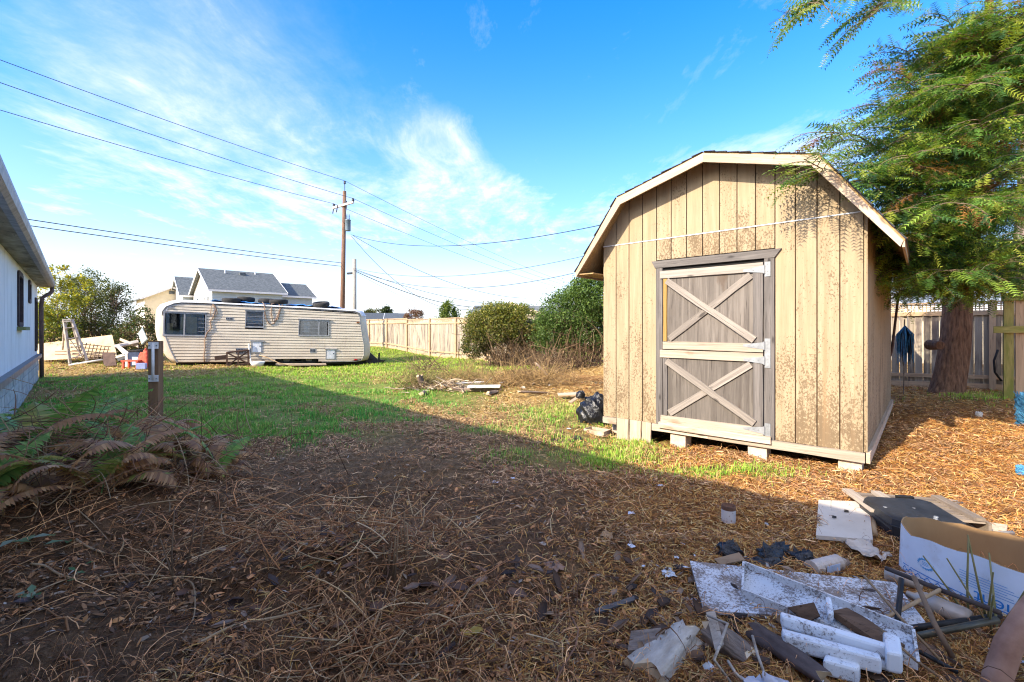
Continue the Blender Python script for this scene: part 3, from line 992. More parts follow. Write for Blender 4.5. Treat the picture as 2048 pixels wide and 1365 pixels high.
tyre('thin black tyre at the left end of the trailer roof', 2.45, .36, 2.38, .33, (.05, .02))
tyre('black tyre half hidden behind the blue tarp, above the small shaded trailer window', 2.95, .75, 2.47, .33, (-.04, .03))
tyre('fat black tyre on the trailer roof beside the hanging rope', 4.15, .36, 2.42, .36, (.02, 0))
tyre('black tyre lying under the fat tyre in the middle of the trailer roof', 3.72, .7, 2.45, .33, (0, .03))
tyre('black tyre with pale inside, nearest the right end of the trailer roof', 5.8, .36, 2.40, .35, (.22, .0))
M_TARP = plain('blue_tarp', (.10, .34, .72), .45)


def crumple(nx_, ny_, sx, sy, amp, seed, freq=3.0, fold=1.0):
    """wrinkled sheet as vertex grid"""
    xs2, ys2 = np.meshgrid(np.linspace(0, 1, nx_), np.linspace(0, 1, ny_), indexing='ij')
    h = np.abs(fbm(xs2 * freq * sx, ys2 * freq * sy, seed, 4) - .5) * 2 * amp + (fbm(xs2 * freq * 3 * sx, ys2 * freq * 3 * sy, seed + 5, 2) - .5) * amp * .5 * fold
    ox = (fbm(xs2 * freq * sx, ys2 * freq * sy, seed + 9, 3) - .5) * amp * 1.2; oy = (fbm(xs2 * freq * sx, ys2 * freq * sy, seed + 13, 3) - .5) * amp * 1.2
    V = np.stack([xs2 * sx + ox, ys2 * sy + oy, h], -1).reshape(-1, 3)
    i2, j2 = np.meshgrid(np.arange(nx_ - 1), np.arange(ny_ - 1), indexing='ij')
    T = np.stack([i2 * ny_ + j2, (i2 + 1) * ny_ + j2, (i2 + 1) * ny_ + j2 + 1, i2 * ny_ + j2 + 1], -1).reshape(-1, 4)
    return V, T


V, T = crumple(130, 26, 4.9, 1.2, .11, 41, 2.2)
V[:, 2] += .03
tarp = tri_mesh('blue_tarp', V, T, M_TARP)
tarp.matrix_basis = CM @ Matrix.Translation((1.75, .30, 2.36))
tag(tarp, 'crumpled bright blue tarp along the trailer roof', 'tarp')


def wire_thing(name, label, cat, pts, r, mat=None, n=5, group=None):
    o = MB().tube(pts, r, n).build(name, mat or M_WIRE, None, True)
    return tag(o, label, cat, group)


M_ROPE = rough_mat('old_rope', (.16, .10, .07), (.34, .22, .15), ns=20)
wire_thing('hanging_rope', 'looped brown rope hanging from the trailer roof beside the small shaded window', 'rope',
           [cpt(*p) for p in ((3.55, .25, 2.46), (3.62, -.05, 2.36), (3.66, -.04, 2.0), (3.72, -.04, 1.72), (3.85, -.04, 1.55), (4.0, -.04, 1.6), (4.1, -.04, 1.85), (4.2, -.04, 2.2), (4.18, .0, 2.37), (4.08, .2, 2.46), (3.9, -.02, 2.40), (3.88, -.05, 2.0), (3.95, -.05, 1.68), (4.12, -.05, 1.75), (4.22, -.04, 2.2), (4.3, .05, 2.4))], .017, M_ROPE)
wire_thing('dead_vine', 'dry brown vine hanging down the trailer side by its large corner window', 'vine',
           [cpt(*p) for p in ((1.85, -.04, 2.25), (1.98, -.05, 2.1), (1.9, -.05, 1.8), (1.80, -.04, 1.6), (1.84, -.05, 1.35), (1.7, -.04, 1.15), (1.64, -.05, .9), (1.66, -.04, .6), (1.63, -.05, .25), (1.65, -.04, .02))], .018, M_ROPE)
wire_thing('dead_vine', 'short dry vine loop near the roof edge above the large corner window of the trailer', 'vine',
           [cpt(*p) for p in ((1.82, -.05, 2.2), (1.80, -.05, 1.85), (1.92, -.05, 1.72), (2.02, -.05, 1.95), (1.97, -.05, 2.18), (1.86, -.03, 2.28))], .012, M_ROPE)

# ------------------------------------------------------------------ the house on the left
wd = Vector((-.688, .725)).normalized()              # along the wall, away from the camera
wn = Vector((wd.y, -wd.x))                           # out of the wall, towards the yard
corner = Vector((-13.93, 13.5))
HL = 22.0
ho = corner - wd * HL
house = thing('white_house', 'weathered white house wall with low eave, dark windows and block foundation', 'house', (ho.x, ho.y, 0), math.atan2(wd.y, wd.x))
# local frame: x along the wall away from the camera, y into the house, z up
def stucco():
    m, t, p, o = newmat('dirty_white_wall')
    c = t.node('ShaderNodeTexCoord').outputs['Object']
    n = t.noise(c, 1.2, 5, .65); st = t.noise(t.vmath('MULTIPLY', c, (4, 4, .35)), 1.0, 5, .7); f = t.noise(c, 30, 4, .7)
    col = t.ramp(n, [(.3, (.72, .70, .65)), (.7, (.84, .83, .79))])
    col = t.mix(t.math('MULTIPLY', t.smooth(st, .52, .75), .6), col, (.30, .31, .28))
    col = t.mix(t.math('MULTIPLY', t.smooth(f, .6, .75), .35), col, (.35, .34, .28))
    t.put(p.inputs['Base Color'], col); t.put(p.inputs['Roughness'], .9)
    bump(t, p, f, .4, .01)
    return m


M_STUC = stucco()
M_BLOCK = rough_mat('foundation_block', (.30, .31, .27), (.55, .56, .52), ns=9, spots=(.14, .15, .10), spot_scale=14, spot_amt=.3)
M_SOFF = rough_mat('mouldy_soffit', (.12, .10, .075), (.40, .37, .30), ns=2.4, scale=(1.0, 2.5, 1), spots=(.05, .045, .035), spot_scale=9, spot_amt=.4)
M_GUT = rough_mat('grey_gutter_metal', (.10, .10, .11), (.27, .27, .29), ns=3, scale=(3, 1, 1), rough=.45, metal=.3, spots=(.05, .045, .04), spot_scale=10, spot_amt=.2)
M_DKFR = rough_mat('dark_brown_frame', (.035, .025, .025), (.07, .05, .048), ns=10)
HB, HT, HTOP = .80, 2.80, 2.93                       # ledge, soffit, top of wall
wl = MB()
wins = [(HL - 6.45, HL - 5.45, 1.58, 2.62), (HL - 3.65, HL - 3.05, 2.16, 2.66), (HL - 1.25, HL - .45, .93, 2.36)]
xs = sorted({0.0, HL} | {v for q in wins for v in q[:2]}); zs = sorted({HB, HT + .02} | {v for q in wins for v in q[2:]})
for a, b in zip(xs, xs[1:]):
    for c, d in zip(zs, zs[1:]):
        if not any(q[0] <= a and b <= q[1] and q[2] <= c and d <= q[3] for q in wins):
            wl.add([(a, 0, c), (b, 0, c), (b, 0, d), (a, 0, d)], [(0, 1, 2, 3)])
HW = 7.5
RT = HT + .15 + (HW / 2) * .30
wl.add([(HL, 0, HB), (HL, HW, HB), (HL, HW, HT + .1), (HL, HW / 2, RT), (HL, 0, HT + .1)], [(0, 1, 2, 3, 4)])
wl.add([(0, 0, 0), (0, HW, 0), (0, HW, HT + .1), (0, HW / 2, RT), (0, 0, HT + .1)], [(0, 4, 3, 2, 1)])
wl.add([(0, HW, 0), (HL, HW, 0), (HL, HW, HT + .1), (0, HW, HT + .1)], [(0, 1, 2, 3)])
wl.build('wall', M_STUC, house)
for k, q in enumerate(wins):
    fr = MB(); t = .07
    fr.bb((q[0] - .02, -.03, q[2] - .0), (q[0] + t, .10, q[3])); fr.bb((q[1] - t, -.03, q[2]), (q[1] + .02, .10, q[3])); fr.bb((q[0] + t, -.03, q[3] - t), (q[1] - t, .10, q[3] + .03)); fr.bb((q[0] + t, -.03, q[2] - .02), (q[1] - t, .10, q[2] + t))
    w_ = fr.build('window' if k < 2 else 'door', M_DKFR, house)
    MB().bb((q[0] + t, .04, q[2] + t), (q[1] - t, .06, q[3] - t)).build('pane' if k < 2 else 'door_panel', M_GLASS if k < 2 else M_DKFR, w_)
    MB().bb((q[0] + .01, .12, q[2]), (q[1] - .01, .5, q[3])).build('dark_room', M_DARK, w_)
    if k == 0:
        MB().bb((q[0] - .06, -.12, q[2] - .09), (q[1] + .06, .02, q[2] - .022)).build('sill', rough_mat('mossy_sill', (.10, .12, .05), (.22, .24, .10), ns=12), w_)
MB().bb((0, -.10, HB - .10), (HL + .06, .04, HB)).build('ledge', M_GUT, house)
blk = None
for r in range(5):                                   # foundation blocks, the ones in view each on their own
    for c in range(int(HL / .41)):
        x0 = c * .41 + (.2 if r % 2 else 0)
        if HL - x0 > 13 or x0 + .4 > HL:
            continue
        if blk is None:
            blk = MB().bb((0, -.035, 0), (.398, .16, .19)).mesh('block', M_BLOCK)
        link('block', blk, house, Matrix.Translation((x0 + .005, rnd.uniform(-.003, .003), -.28 + r * .2)))
MB().bb((0, -.012, -.3), (HL + .0, .2, HB - .1)).build('mortar_bed', rough_mat('mortar', (.25, .25, .22), (.38, .38, .34), ns=20), house)
MB().bb((HL - .01, .0, -.3), (HL + .01, HW, HB)).build('end_foundation', M_BLOCK, house)
OVH = .27
x1h = HL + .30
MB().bb((-.3, -OVH, HT - .02), (x1h, .12, HT)).build('soffit', M_SOFF, house)
for xb in np.arange(HL - 14, HL + .2, .61):
    pass
rf = MB()
for sgn, ya, yb in ((1, -OVH, HW / 2), (-1, HW + OVH, HW / 2)):
    rf.add([(-.3, ya, HT + .16), (x1h, ya, HT + .16), (x1h, yb, RT + .14), (-.3, yb, RT + .14), (-.3, ya, HT + .10), (x1h, ya, HT + .10), (x1h, yb, RT + .06), (-.3, yb, RT + .06)], [(0, 1, 2, 3), (7, 6, 5, 4), (0, 4, 5, 1), (1, 5, 6, 2)])
rf.build('roof', rough_mat('house_shingle', (.05, .05, .05), (.12, .12, .12), ns=40), house)
gut = MB()                                           # rolled gutter along the eave
gp = [(-OVH + .02, HT - .03), (-OVH - .045, HT - .035), (-OVH - .085, HT + .01), (-OVH - .098, HT + .09), (-OVH - .085, HT + .17), (-OVH - .055, HT + .21), (-OVH - .02, HT + .205), (-OVH - .02, HT + .195), (-OVH - .05, HT + .19), (-OVH - .075, HT + .08), (-OVH + .02, HT + .02)]
for x in (-.3, x1h + .05):
    gut.v += [(x, y, z) for y, z in gp]
ng = len(gp)
for k in range(ng):
    gut.f.append((k, (k + 1) % ng, ng + (k + 1) % ng, ng + k))
gut.f += [tuple(range(ng)), tuple(range(ng, 2 * ng))[::-1]]
gut.build('gutter', M_GUT, house)
MB().tube([(x1h - .12, -OVH - .03, HT - .02), (x1h - .12, -OVH - .03, HT - .14), (x1h - .16, -OVH + .02, HT - .22), (HL + .0, -.16, HT - .30), (HL - .02, -.10, HT - .36), (HL - .02, -.08, HT - .6), (HL - .02, -.09, .1)], .05, 10).build('downspout', rough_mat('brown_downspout', (.09, .055, .045), (.20, .13, .11), ns=7), house, True)

# ------------------------------------------------------------------ back fence
fd = Vector((-.69, .72)).normalized()
f0 = Vector((9.3, 11.05))
M_FENCE = wood_mat('fence_board', (.47, .40, .31), (.26, .21, .155), grain=14, along=.9, stain=(.13, .10, .09), stain_amt=.75, vary=.14, knots=False)
M_FPOST = wood_mat('fence_rail_wood', (.60, .42, .26), (.38, .25, .15), grain=20, vary=.1)
M_LATT = rough_mat('lattice_wood', (.46, .34, .22), (.60, .47, .32), ns=9)
fence = thing('back_fence', 'long weathered board fence with lattice top along the back of the yard', 'fence', (f0.x, f0.y, 0), math.atan2(fd.y, fd.x))
# local x runs from right to left (away); local y = to the left of that: towards the camera side
BAY = 2.39; T0 = -1.55 - BAY; NB = 15
fmesh = [MB().prism([(0, -.070 + a, 0), (0, .070 - a, 0), (1, .070 - b, 0), (1, -.070 + b, 0)], (0, 0, 0), (0, 0, .018)).mesh('board', M_FENCE) for a, b in ((0, 0), (.002, .001), (.0, .003))]
ncam = 1 if (Vector((-fd.y, fd.x)).dot(-f0) > 0) else -1
TOPZ, LATZ = 2.12, 1.86
for b in range(NB):
    s0 = T0 + b * BAY
    p = f0 + fd * s0; zg = G(p.x, p.y); q = f0 + fd * (s0 + BAY); zg2 = G(q.x, q.y)
    tz = TOPZ + (.06 if s0 > 22 else 0); lz = LATZ + (tz - TOPZ)
    board('post', (s0, 0, zg - .1), (s0, 0, tz + .02), .10, .10, M_FPOST, fence, (0, ncam, 0))
    nbd = 17; wbd = BAY / nbd
    if b < 4 or b > 5:
        for k in range(nbd):
            sx = s0 + (k + .5) * wbd
            z0 = zg + (zg2 - zg) * (k + .5) / nbd - .02
            M = frame((sx, -.012 * ncam, z0), (sx, -.012 * ncam, z0 + 1), (0, ncam, 0)) @ Matrix.Diagonal((lz + .02 - z0, rnd.uniform(.955, .985), 1, 1)) @ Matrix.Rotation(rnd.uniform(-.004, .004), 4, 'Z')
            link('board', rnd.choice(fmesh), fence, M)
    for nm, z, w_, t in (('rail', lz, .085, .045), ('rail', zg + .28, .085, .045)):
        zz = (z, z) if nm == 'rail' and z == lz else (zg + .28, zg2 + .28)
        board('rail', (s0 + .05, .012 * ncam, zz[0]), (s0 + BAY - .05, .012 * ncam, zz[1]), w_, t, M_FPOST, fence, (0, ncam, 0), .002)
    board('cap_rail', (s0 + .051, -.01 * ncam, tz - .012), (s0 + BAY - .051, -.01 * ncam, tz - .012), .035, .07, M_FPOST, fence, (0, ncam, 0))
    lt = MB(); n = 34
    for k in range(n + 1):
        x = s0 + .06 + k * (BAY - .12) / n
        lt.bb((x - .011, .000, lz + .045), (x + .011, .008 * ncam, tz - .03))
    for k in range(4):
        z = lz + .055 + k * (tz - lz - .11) / 3
        lt.bb((s0 + .052, .009 * ncam, z - .011), (s0 + BAY - .052, .017 * ncam, z + .011))
    lt.build('lattice', M_LATT, fence)
    board('kick_board', (s0 + .05, .012 * ncam, zg + .05), (s0 + BAY - .05, .012 * ncam, zg2 + .05), .17, .02, M_FPOST, fence, (0, ncam, 0))

# mossy timber frame at the right edge
M_MOSS = wood_mat('mossy_timber', (.52, .44, .14), (.28, .22, .07), grain=16, stain=(.22, .24, .05), stain_amt=.7)
p0 = at(2016, 700, 8.6)
tf = thing('timber_frame', 'mossy yellow-green timber post with crossbeam and slats by the far corner of the yard', 'timber frame', (p0.x, p0.y, G(p0.x, p0.y)), sa + math.pi)
board('post', (0, 0, -.1), (0, 0, 1.98), .13, .12, M_MOSS, tf, (0, 1, 0), .003)
board('crossbeam', (.2, .125, 1.30), (-2.0, .125, 1.30), .13, .05, M_MOSS, tf, (0, 1, 0), .003)
board('crossbeam', (.1, .125, 1.88), (-2.0, .125, 1.88), .10, .05, M_MOSS, tf, (0, 1, 0), .003)
for k in range(9):
    board('slat', (-.16 - k * .2, .08, -.05 + rnd.uniform(-.02, .02)), (-.16 - k * .2, .08, 1.84), .15, .03, M_MOSS if k % 2 else M_FPOST, tf, (0, 1, 0), .003)

# ------------------------------------------------------------------ neighbouring houses
M_SHG = rough_mat('grey_roof_shingle', (.055, .065, .07), (.17, .185, .19), ns=4.5, scale=(1, 1, 3), rough=.95)
M_BLUEW = rough_mat('blue_grey_siding', (.36, .43, .47), (.43, .50, .54), ns=2, bmp=0)
M_SUNW = rough_mat('sunlit_siding', (.70, .69, .66), (.80, .79, .77), ns=2, bmp=0)  # paler tone for sun-facing walls: sunlight put into the colour
M_CREAM = rough_mat('cream_siding', (.60, .52, .36), (.68, .60, .44), ns=2, bmp=0)
M_TRIMW = plain('white_trim', (.80, .80, .80), .6)
M_FARGL = plain('far_glass', (.10, .14, .18), .15)


def gable(parent, ox, oy, L, Wd, ez, rz, mside, mend, mroof, ov=.45, tag_=''):
    """gabled block: ridge along local x, front eave at y = oy"""
    w_ = MB()
    w_.add([(ox, oy, 0), (ox + L, oy, 0), (ox + L, oy, ez), (ox, oy, ez)], [(0, 1, 2, 3)])
    w_.add([(ox, oy + Wd, 0), (ox + L, oy + Wd, 0), (ox + L, oy + Wd, ez), (ox, oy + Wd, ez)], [(3, 2, 1, 0)])
    w_.build('side_wall', mside, parent)
    e = MB()
    for x in (ox, ox + L):
        e.add([(x, oy, 0), (x, oy + Wd, 0), (x, oy + Wd, ez), (x, oy + Wd / 2, rz), (x, oy, ez)], [(0, 1, 2, 3, 4)])
    e.build('gable_wall', mend, parent)
    sl = (rz - ez) / (Wd / 2)
    r = MB()
    for s in (0, 1):
        ya = oy - ov if s == 0 else oy + Wd + ov
        za = ez - ov * sl
        P = [(ox - ov, ya, za + .03), (ox + L + ov, ya, za + .03), (ox + L + ov, oy + Wd / 2, rz + .03), (ox - ov, oy + Wd / 2, rz + .03)]
        r.prism(P, (0, 0, 0), (0, 0, .16))
    ro = r.build('roof', mroof, parent)
    fa = MB()
    for x in (ox - ov - .01, ox + L + ov + .01):
        for s in (0, 1):
            ya = oy - ov if s == 0 else oy + Wd + ov
            fa.bar((x, ya, ez - ov * sl + .08), (x, oy + Wd / 2, rz + .08), .05, .24)
    fa.bb((ox - ov, oy - ov - .06, ez - ov * sl - .06), (ox + L + ov, oy - ov, ez - ov * sl + .16))
    fa.build('fascia', M_TRIMW, ro)
    return ro


def hwin(parent, x0, x1, z0, z1, y, axis='y', mull=True):
    """window on a wall y = const (axis y) or x = const (axis x)"""
    f = MB(); t = .1

    def b(a0, a1, c0, c1, d0, d1):
        return f.bb((a0, d0, c0), (a1, d1, c1)) if axis == 'y' else f.bb((d0, a0, c0), (d1, a1, c1))
    b(x0 - t, x1 + t, z0 - t, z0, y - .06, y + .02); b(x0 - t, x1 + t, z1, z1 + t, y - .06, y + .02); b(x0 - t, x0, z0, z1, y - .06, y + .02); b(x1, x1 + t, z0, z1, y - .06, y + .02)
    if mull:
        b((x0 + x1) / 2 - .04, (x0 + x1) / 2 + .04, z0, z1, y - .05, y + .02)
    w_ = f.build('window', M_TRIMW, parent)
    g = MB()
    (g.bb((x0, y - .03, z0), (x1, y + .01, z1)) if axis == 'y' else g.bb((y - .03, x0, z0), (y + .01, x1, z1))).build('pane', M_FARGL, w_)


ax2 = math.atan2(.70, .713)
c2 = at(424, 660, 50)
bh = thing('blue_grey_house', 'two-storey blue-grey house with grey shingle gables behind the trailer', 'house', (c2.x, c2.y, 0), ax2)
r = gable(bh, 0, 0, 7.2, 9.6, 5.95, 8.45, M_BLUEW, M_SUNW, M_SHG)
for k in range(26):
    pass
lapm = MB()
for k in range(16):
    lapm.bb((0, -.03, 1.4 + k * .28), (7.2, -.005, 1.4 + k * .28 + .03))
lapm.build('siding_laps', M_BLUEW, bh)
for x, y, h in ((2.1, 3.9, .45), (5.4, 4.2, .5)):
    MB().tube([(x, y, 7.6), (x, y, 8.3 + h * .6)], .07, 8).build('vent_pipe', M_TRIMW, r)
MB().bb((3.6, 3.6, 7.7), (4.2, 4.2, 8.35)).build('roof_vent', M_SHG, r)
r2 = gable(bh, 6.9, 1.6, 4.4, 6.2, 5.75, 7.35, M_BLUEW, M_BLUEW, M_SHG, .4)
r3 = gable(bh, -1.0, 10.3, 6, 6.0, 5.9, 8.1, M_BLUEW, M_SUNW, M_SHG)
MB().tube([(2.0, 12.6, 7.3), (2.0, 12.6, 8.5)], .07, 8).build('vent_pipe', M_TRIMW, r3)
for y0, y1 in ((1.2, 2.0), (3.2, 3.9), (6.6, 7.6)):
    hwin(bh, y0, y1, 3.7, 5.2, -.0, 'x', False)
c3 = at(289, 660, 58)
crh = thing('cream_house', 'cream two-storey house with white trimmed gable and window, left of the blue-grey house', 'house', (c3.x, c3.y, 0), ax2 - math.pi / 2)
# gable end towards the camera: ridge along local x going away; front gable at x = 0 side after turning
crh.rotation_euler = (0, 0, ax2 + math.pi / 2)
# local x points away-left, local y away from the light: gable wall at x = 0 faces the yard
r4 = gable(crh, 0, -5.6, 8.8, 5.6, 5.55, 6.95, M_SUNW, M_CREAM, M_SHG, .5)
hwin(crh, -3.9, -2.6, 4.0, 5.1, -.0, 'x')
MB().bb((-.05, -3.1, 6.15), (.0, -2.5, 6.55)).build('gable_vent', M_SHG, crh)

c4 = at(1022, 660, 40)
nh = thing('low_grey_roof_house', 'low house with grey roof and pale gable trim above the middle of the fence', 'house', (c4.x - 3.4, c4.y, 0), math.radians(-4))
gable(nh, 0, 0, 0.5, 7.0, 2.6, 3.6, M_CREAM, M_CREAM, M_SHG, .3)
nh2 = gable(nh, 3.0, 2.6, 8, 6, 2.5, 3.65, M_CREAM, M_CREAM, M_SHG, .5)
fw = MB().prism([(0, -.4, 0), (6.8, -.4, 0), (6.8, -.4, 2.55), (3.4, -.4, 3.68), (0, -.4, 2.55)], (0, 0, 0), (0, 5, 0)); fw.build('front_gable_wall', M_CREAM, nh)
fr = MB()
for s in (-1, 1):
    fr.prism([(3.4, -.8, 3.86), (3.4 + s * 4.1, -.8, 2.45), (3.4 + s * 4.1, -.8, 2.33), (3.4, -.8, 3.70)], (0, 0, 0), (0, 6, 0))
fro = fr.build('front_gable_roof', M_SHG, nh)
fb = MB()
for s in (-1, 1):
    fb.prism([(3.4, -.84, 3.88), (3.4 + s * 4.1, -.84, 2.46), (3.4 + s * 4.1, -.84, 2.24), (3.4, -.84, 3.64)], (0, 0, 0), (0, .04, 0))
fb.build('barge_trim', rough_mat('tan_trim', (.55, .42, .30), (.65, .52, .38), ns=4), fro)
M_ROOFD = rough_mat('dark_roof', (.05, .06, .07), (.10, .115, .13), ns=20)
for lab, px, D, wdt, ez, rz in (('dark roofed house peeking above the fence beside the trailer', 752, 62, 5.0, 2.6, 3.7), ('small dark hipped roof right of the trailer, beyond the fence', 795, 58, 3.0, 2.4, 3.5)):
    c = at(px, 660, D)
    h = thing('distant_house', lab, 'house', (c.x - wdt / 2, c.y, 0), math.radians(12))
    gable(h, 0, 0, wdt, 6, ez, rz, M_CREAM, M_CREAM, M_ROOFD, .3)
c = at(1972, 660, 19)
h = thing('neighbour_house', 'low house with blue-grey roof seen past the redwood trunk', 'house', (c.x - 3, c.y, 0), math.radians(-20))
gable(h, 0, 0, 12, 7, 2.5, 3.95, M_CREAM, M_CREAM, rough_mat('blue_roof', (.20, .24, .28), (.30, .34, .38), ns=14, scale=(1, 1, 4)), .5)

# ------------------------------------------------------------------ utility poles and wires
M_POLE = rough_mat('brown_pole', (.10, .055, .038), (.23, .135, .09), ns=4, scale=(5, 5, .6), rough=.9)
M_POLEG = rough_mat('grey_pole', (.24, .225, .20), (.38, .36, .33), ns=4, scale=(5, 5, .6), rough=.9)
PA = Vector((X(683.5, 30), 30, .3)); PB = Vector((X(1150, 75), 75, .2))
ld = Vector((PB.x - PA.x, PB.y - PA.y, 0)).normalized(); lp = Vector((ld.y, -ld.x, 0))
pole = thing('utility_pole', 'tall brown utility pole with crossarm and transformer behind the trailer', 'utility pole', PA)
top = Vector((X(689, 30) - PA.x, 0, CAMZ + (HY - 383) / F * 30 - PA.z))
MB().tube([(0, 0, -.3), top * .5, top], [.165, .14, .11], 14).build('shaft', M_POLE, pole, True)
ca = top + Vector((0, 0, -.98))
xa = MB().bar(ca - lp * .95 + Vector((.0, -.17, -.05)), ca + lp * .85 + Vector((0, -.17, .12)), .11, .13).build('crossarm', rough_mat('pale_crossarm', (.45, .36, .32), (.62, .52, .47), ns=6), pole)
M_PORC = plain('dark_porcelain', (.05, .05, .065), .3)
ins = [ca - lp * .85 + Vector((0, -.17, .02)), ca + lp * .82 + Vector((0, -.17, .18)), top + Vector((.05, -.1, .45)), ca + lp * .2 + Vector((0, -.17, .1))]
for q in ins:
    MB().lathe([(.02, -.12), (.03, 0), (.09, .03), (.09, .06), (.05, .09), (.08, .12), (.07, .17), (.03, .2), (0, .2)], 10, q).build('insulator', M_PORC, pole, True)
for q in (ins[0] + Vector((-.05, 0, -.25)), ca + lp * .25 + Vector((0, -.25, -.25)), ca - lp * .55 + Vector((0, -.25, -.2))):
    MB().tube([q + Vector((-.03, 0, -.2)), q + Vector((.06, -.02, .25))], .035, 6).build('cutout_fuse', M_PORC, pole)
MB().tube([top + Vector((.05, -.1, -.2)), top + Vector((.05, -.1, .45))], .02, 6).build('pole_pin', M_BLACK, pole)
tc = Vector((X(698.5, 30) - PA.x, -.25, CAMZ + (HY - 453) / F * 30 - PA.z))
M_TRANS = plain('grey_blue_transformer', (.16, .22, .27), .4)
tr = MB().lathe([(0, -.36), (.17, -.36), (.175, -.33), (.175, .30), (.19, .31), (.19, .35), (.12, .40), (0, .41)], 18, tc).build('transformer', M_TRANS, pole, True)
for s in (-.07, .08):
    MB().lathe([(.02, .38), (.035, .45), (.025, .5), (.035, .56), (.025, .62), (.03, .68), (.01, .74)], 8, tc + Vector((s, 0, 0))).build('bushing', M_PORC, tr, True)
for z in (-.2, .2):
    MB().bar(tc + Vector((-.32, .2, z)), tc + Vector((-.1, .05, z)), .06, .06).build('bracket', M_BLACK, tr)
pg = at(709, 660, 28)
pole2 = thing('grey_stub_pole', 'shorter grey wooden pole beside the tall utility pole', 'utility pole', (pg.x, pg.y, .25))
MB().tube([(0, 0, -.3), (0, 0, 5.55)], [.125, .11], 14).build('shaft', M_POLEG, pole2, True)
MB().bar((-.15, .4, 4.75), (-.75, .9, 4.78), .10, .12).build('spacer_arm', M_BLACK, pole2)
pb = thing('distant_utility_pole', 'thin distant utility pole beyond the shed eave', 'utility pole', PB)
MB().tube([(0, 0, -.3), (0, 0, 9.6)], [.15, .12], 8).build('shaft', M_POLEG, pb)
MB().bar((-1.3, 0, 8.0), (1.0, 0, 8.0), .14, .14).build('crossarm', M_POLEG, pb)


def sag(a, b, s_, n=24):
    a = Vector(a); b = Vector(b)
    return [a.lerp(b, i / n) - Vector((0, 0, 4 * s_ * (i / n) * (1 - i / n))) for i in range(n + 1)]


def wire(label, spans, r=.014):
    pts = []
    for a, b, s_ in spans:
        q = sag(a, b, s_)
        pts += q if not pts else q[1:]
    return wire_thing('power_line', label, 'power line', pts, r, n=4, group='overhead lines')


def back(p, t):
    return Vector((p.x - 21.2 * t, p.y - 45 * t, p.z))


tops = [PA + ins[2] + Vector((0, 0, .2)), PA + ins[1] + Vector((0, 0, .18)), PA + ins[0] + Vector((0, 0, .2))]
for q, nm, zb_, zr in ((tops[0], 'topmost of the three high power lines running over the pole top', 9.4, 8.7), (tops[1], 'middle one of the three high power lines crossing the sky', 8.5, 8.1), (tops[2], 'lowest of the three high power lines crossing the sky', 7.95, 7.95)):
    e = back(q, .62); e.z = CAMZ + zb_ + .25
    f_ = Vector((PB.x + (q.x - PA.x), PB.y, zr))
    wire(nm, [(e, q, .42), (q, f_, .55)], .0125)
pa0 = PA + Vector((0, -.1, 5.55))
for dz, nm in ((0.0, 'upper of two low cables from the house eave to the brown pole'), (-.22, 'lower of two low cables from the house eave to the brown pole')):
    q = pa0 + Vector((0, 0, dz)); e = back(q, .6); e.z = q.z - .2
    wire(nm, [(e, q, .28)], .016)
d0 = at(703, 470, 29.6)
wire('service cable that dips and rises from the transformer to the right, above the shed eave', [(d0, at(1260, 438, 13), .75)], .012)
wire('service cable looping from the transformer down to the low grey roof', [(d0 + Vector((.1, 0, -.05)), at(1052, 597, 40), .9)], .014)
wire('service cable falling from the transformer to the roof antenna', [(d0 + Vector((0, 0, -.1)), at(968, 612, 39), 1.9)], .014)
g0 = at(709, 537, 27.9)
wire('thin cable from the grey pole rising to the right beyond the shed', [(g0, at(1220, 500, 16), .70)], .008)
wire('lower thin cable from the grey pole passing behind the shed eave', [(g0 + Vector((0, 0, -.1)), at(1220, 528, 17), 1.0)], .010)
wire('thick cable bundle sagging from the grey pole towards the fence bushes', [(g0 + Vector((0, 0, -.15)), at(1010, 612, 46), .9)], .022)
wire('second cable under the bundle, sagging from the grey pole to the low grey roof', [(g0 + Vector((0, 0, -.05)), at(1075, 608, 44), .8)], .014)
wire('faint line dropping steeply from the grey pole to the fence', [(g0 + Vector((0, 0, -.2)), at(895, 622, 40), .35)], .007)
an = at(967, 640, 38.9)
ant = thing('roof_antenna', 'thin mast with a small crossbar beside the low grey roof', 'antenna', an)
MB().tube([(0, 0, -1.5), (0, 0, 1.55)], .03, 6).build('mast', M_POLEG, ant)
MB().tube([(-.2, 0, 1.25), (.28, 0, 1.2)], .025, 5).build('crossbar', M_POLEG, ant)

# ------------------------------------------------------------------ foliage
LEAF = np.array([(0, 0, 0), (.5, -.28, .05), (1, 0, -.02), (.5, .28, .05)], float); LEAFT = np.array([(0, 1, 2), (0, 2, 3)])


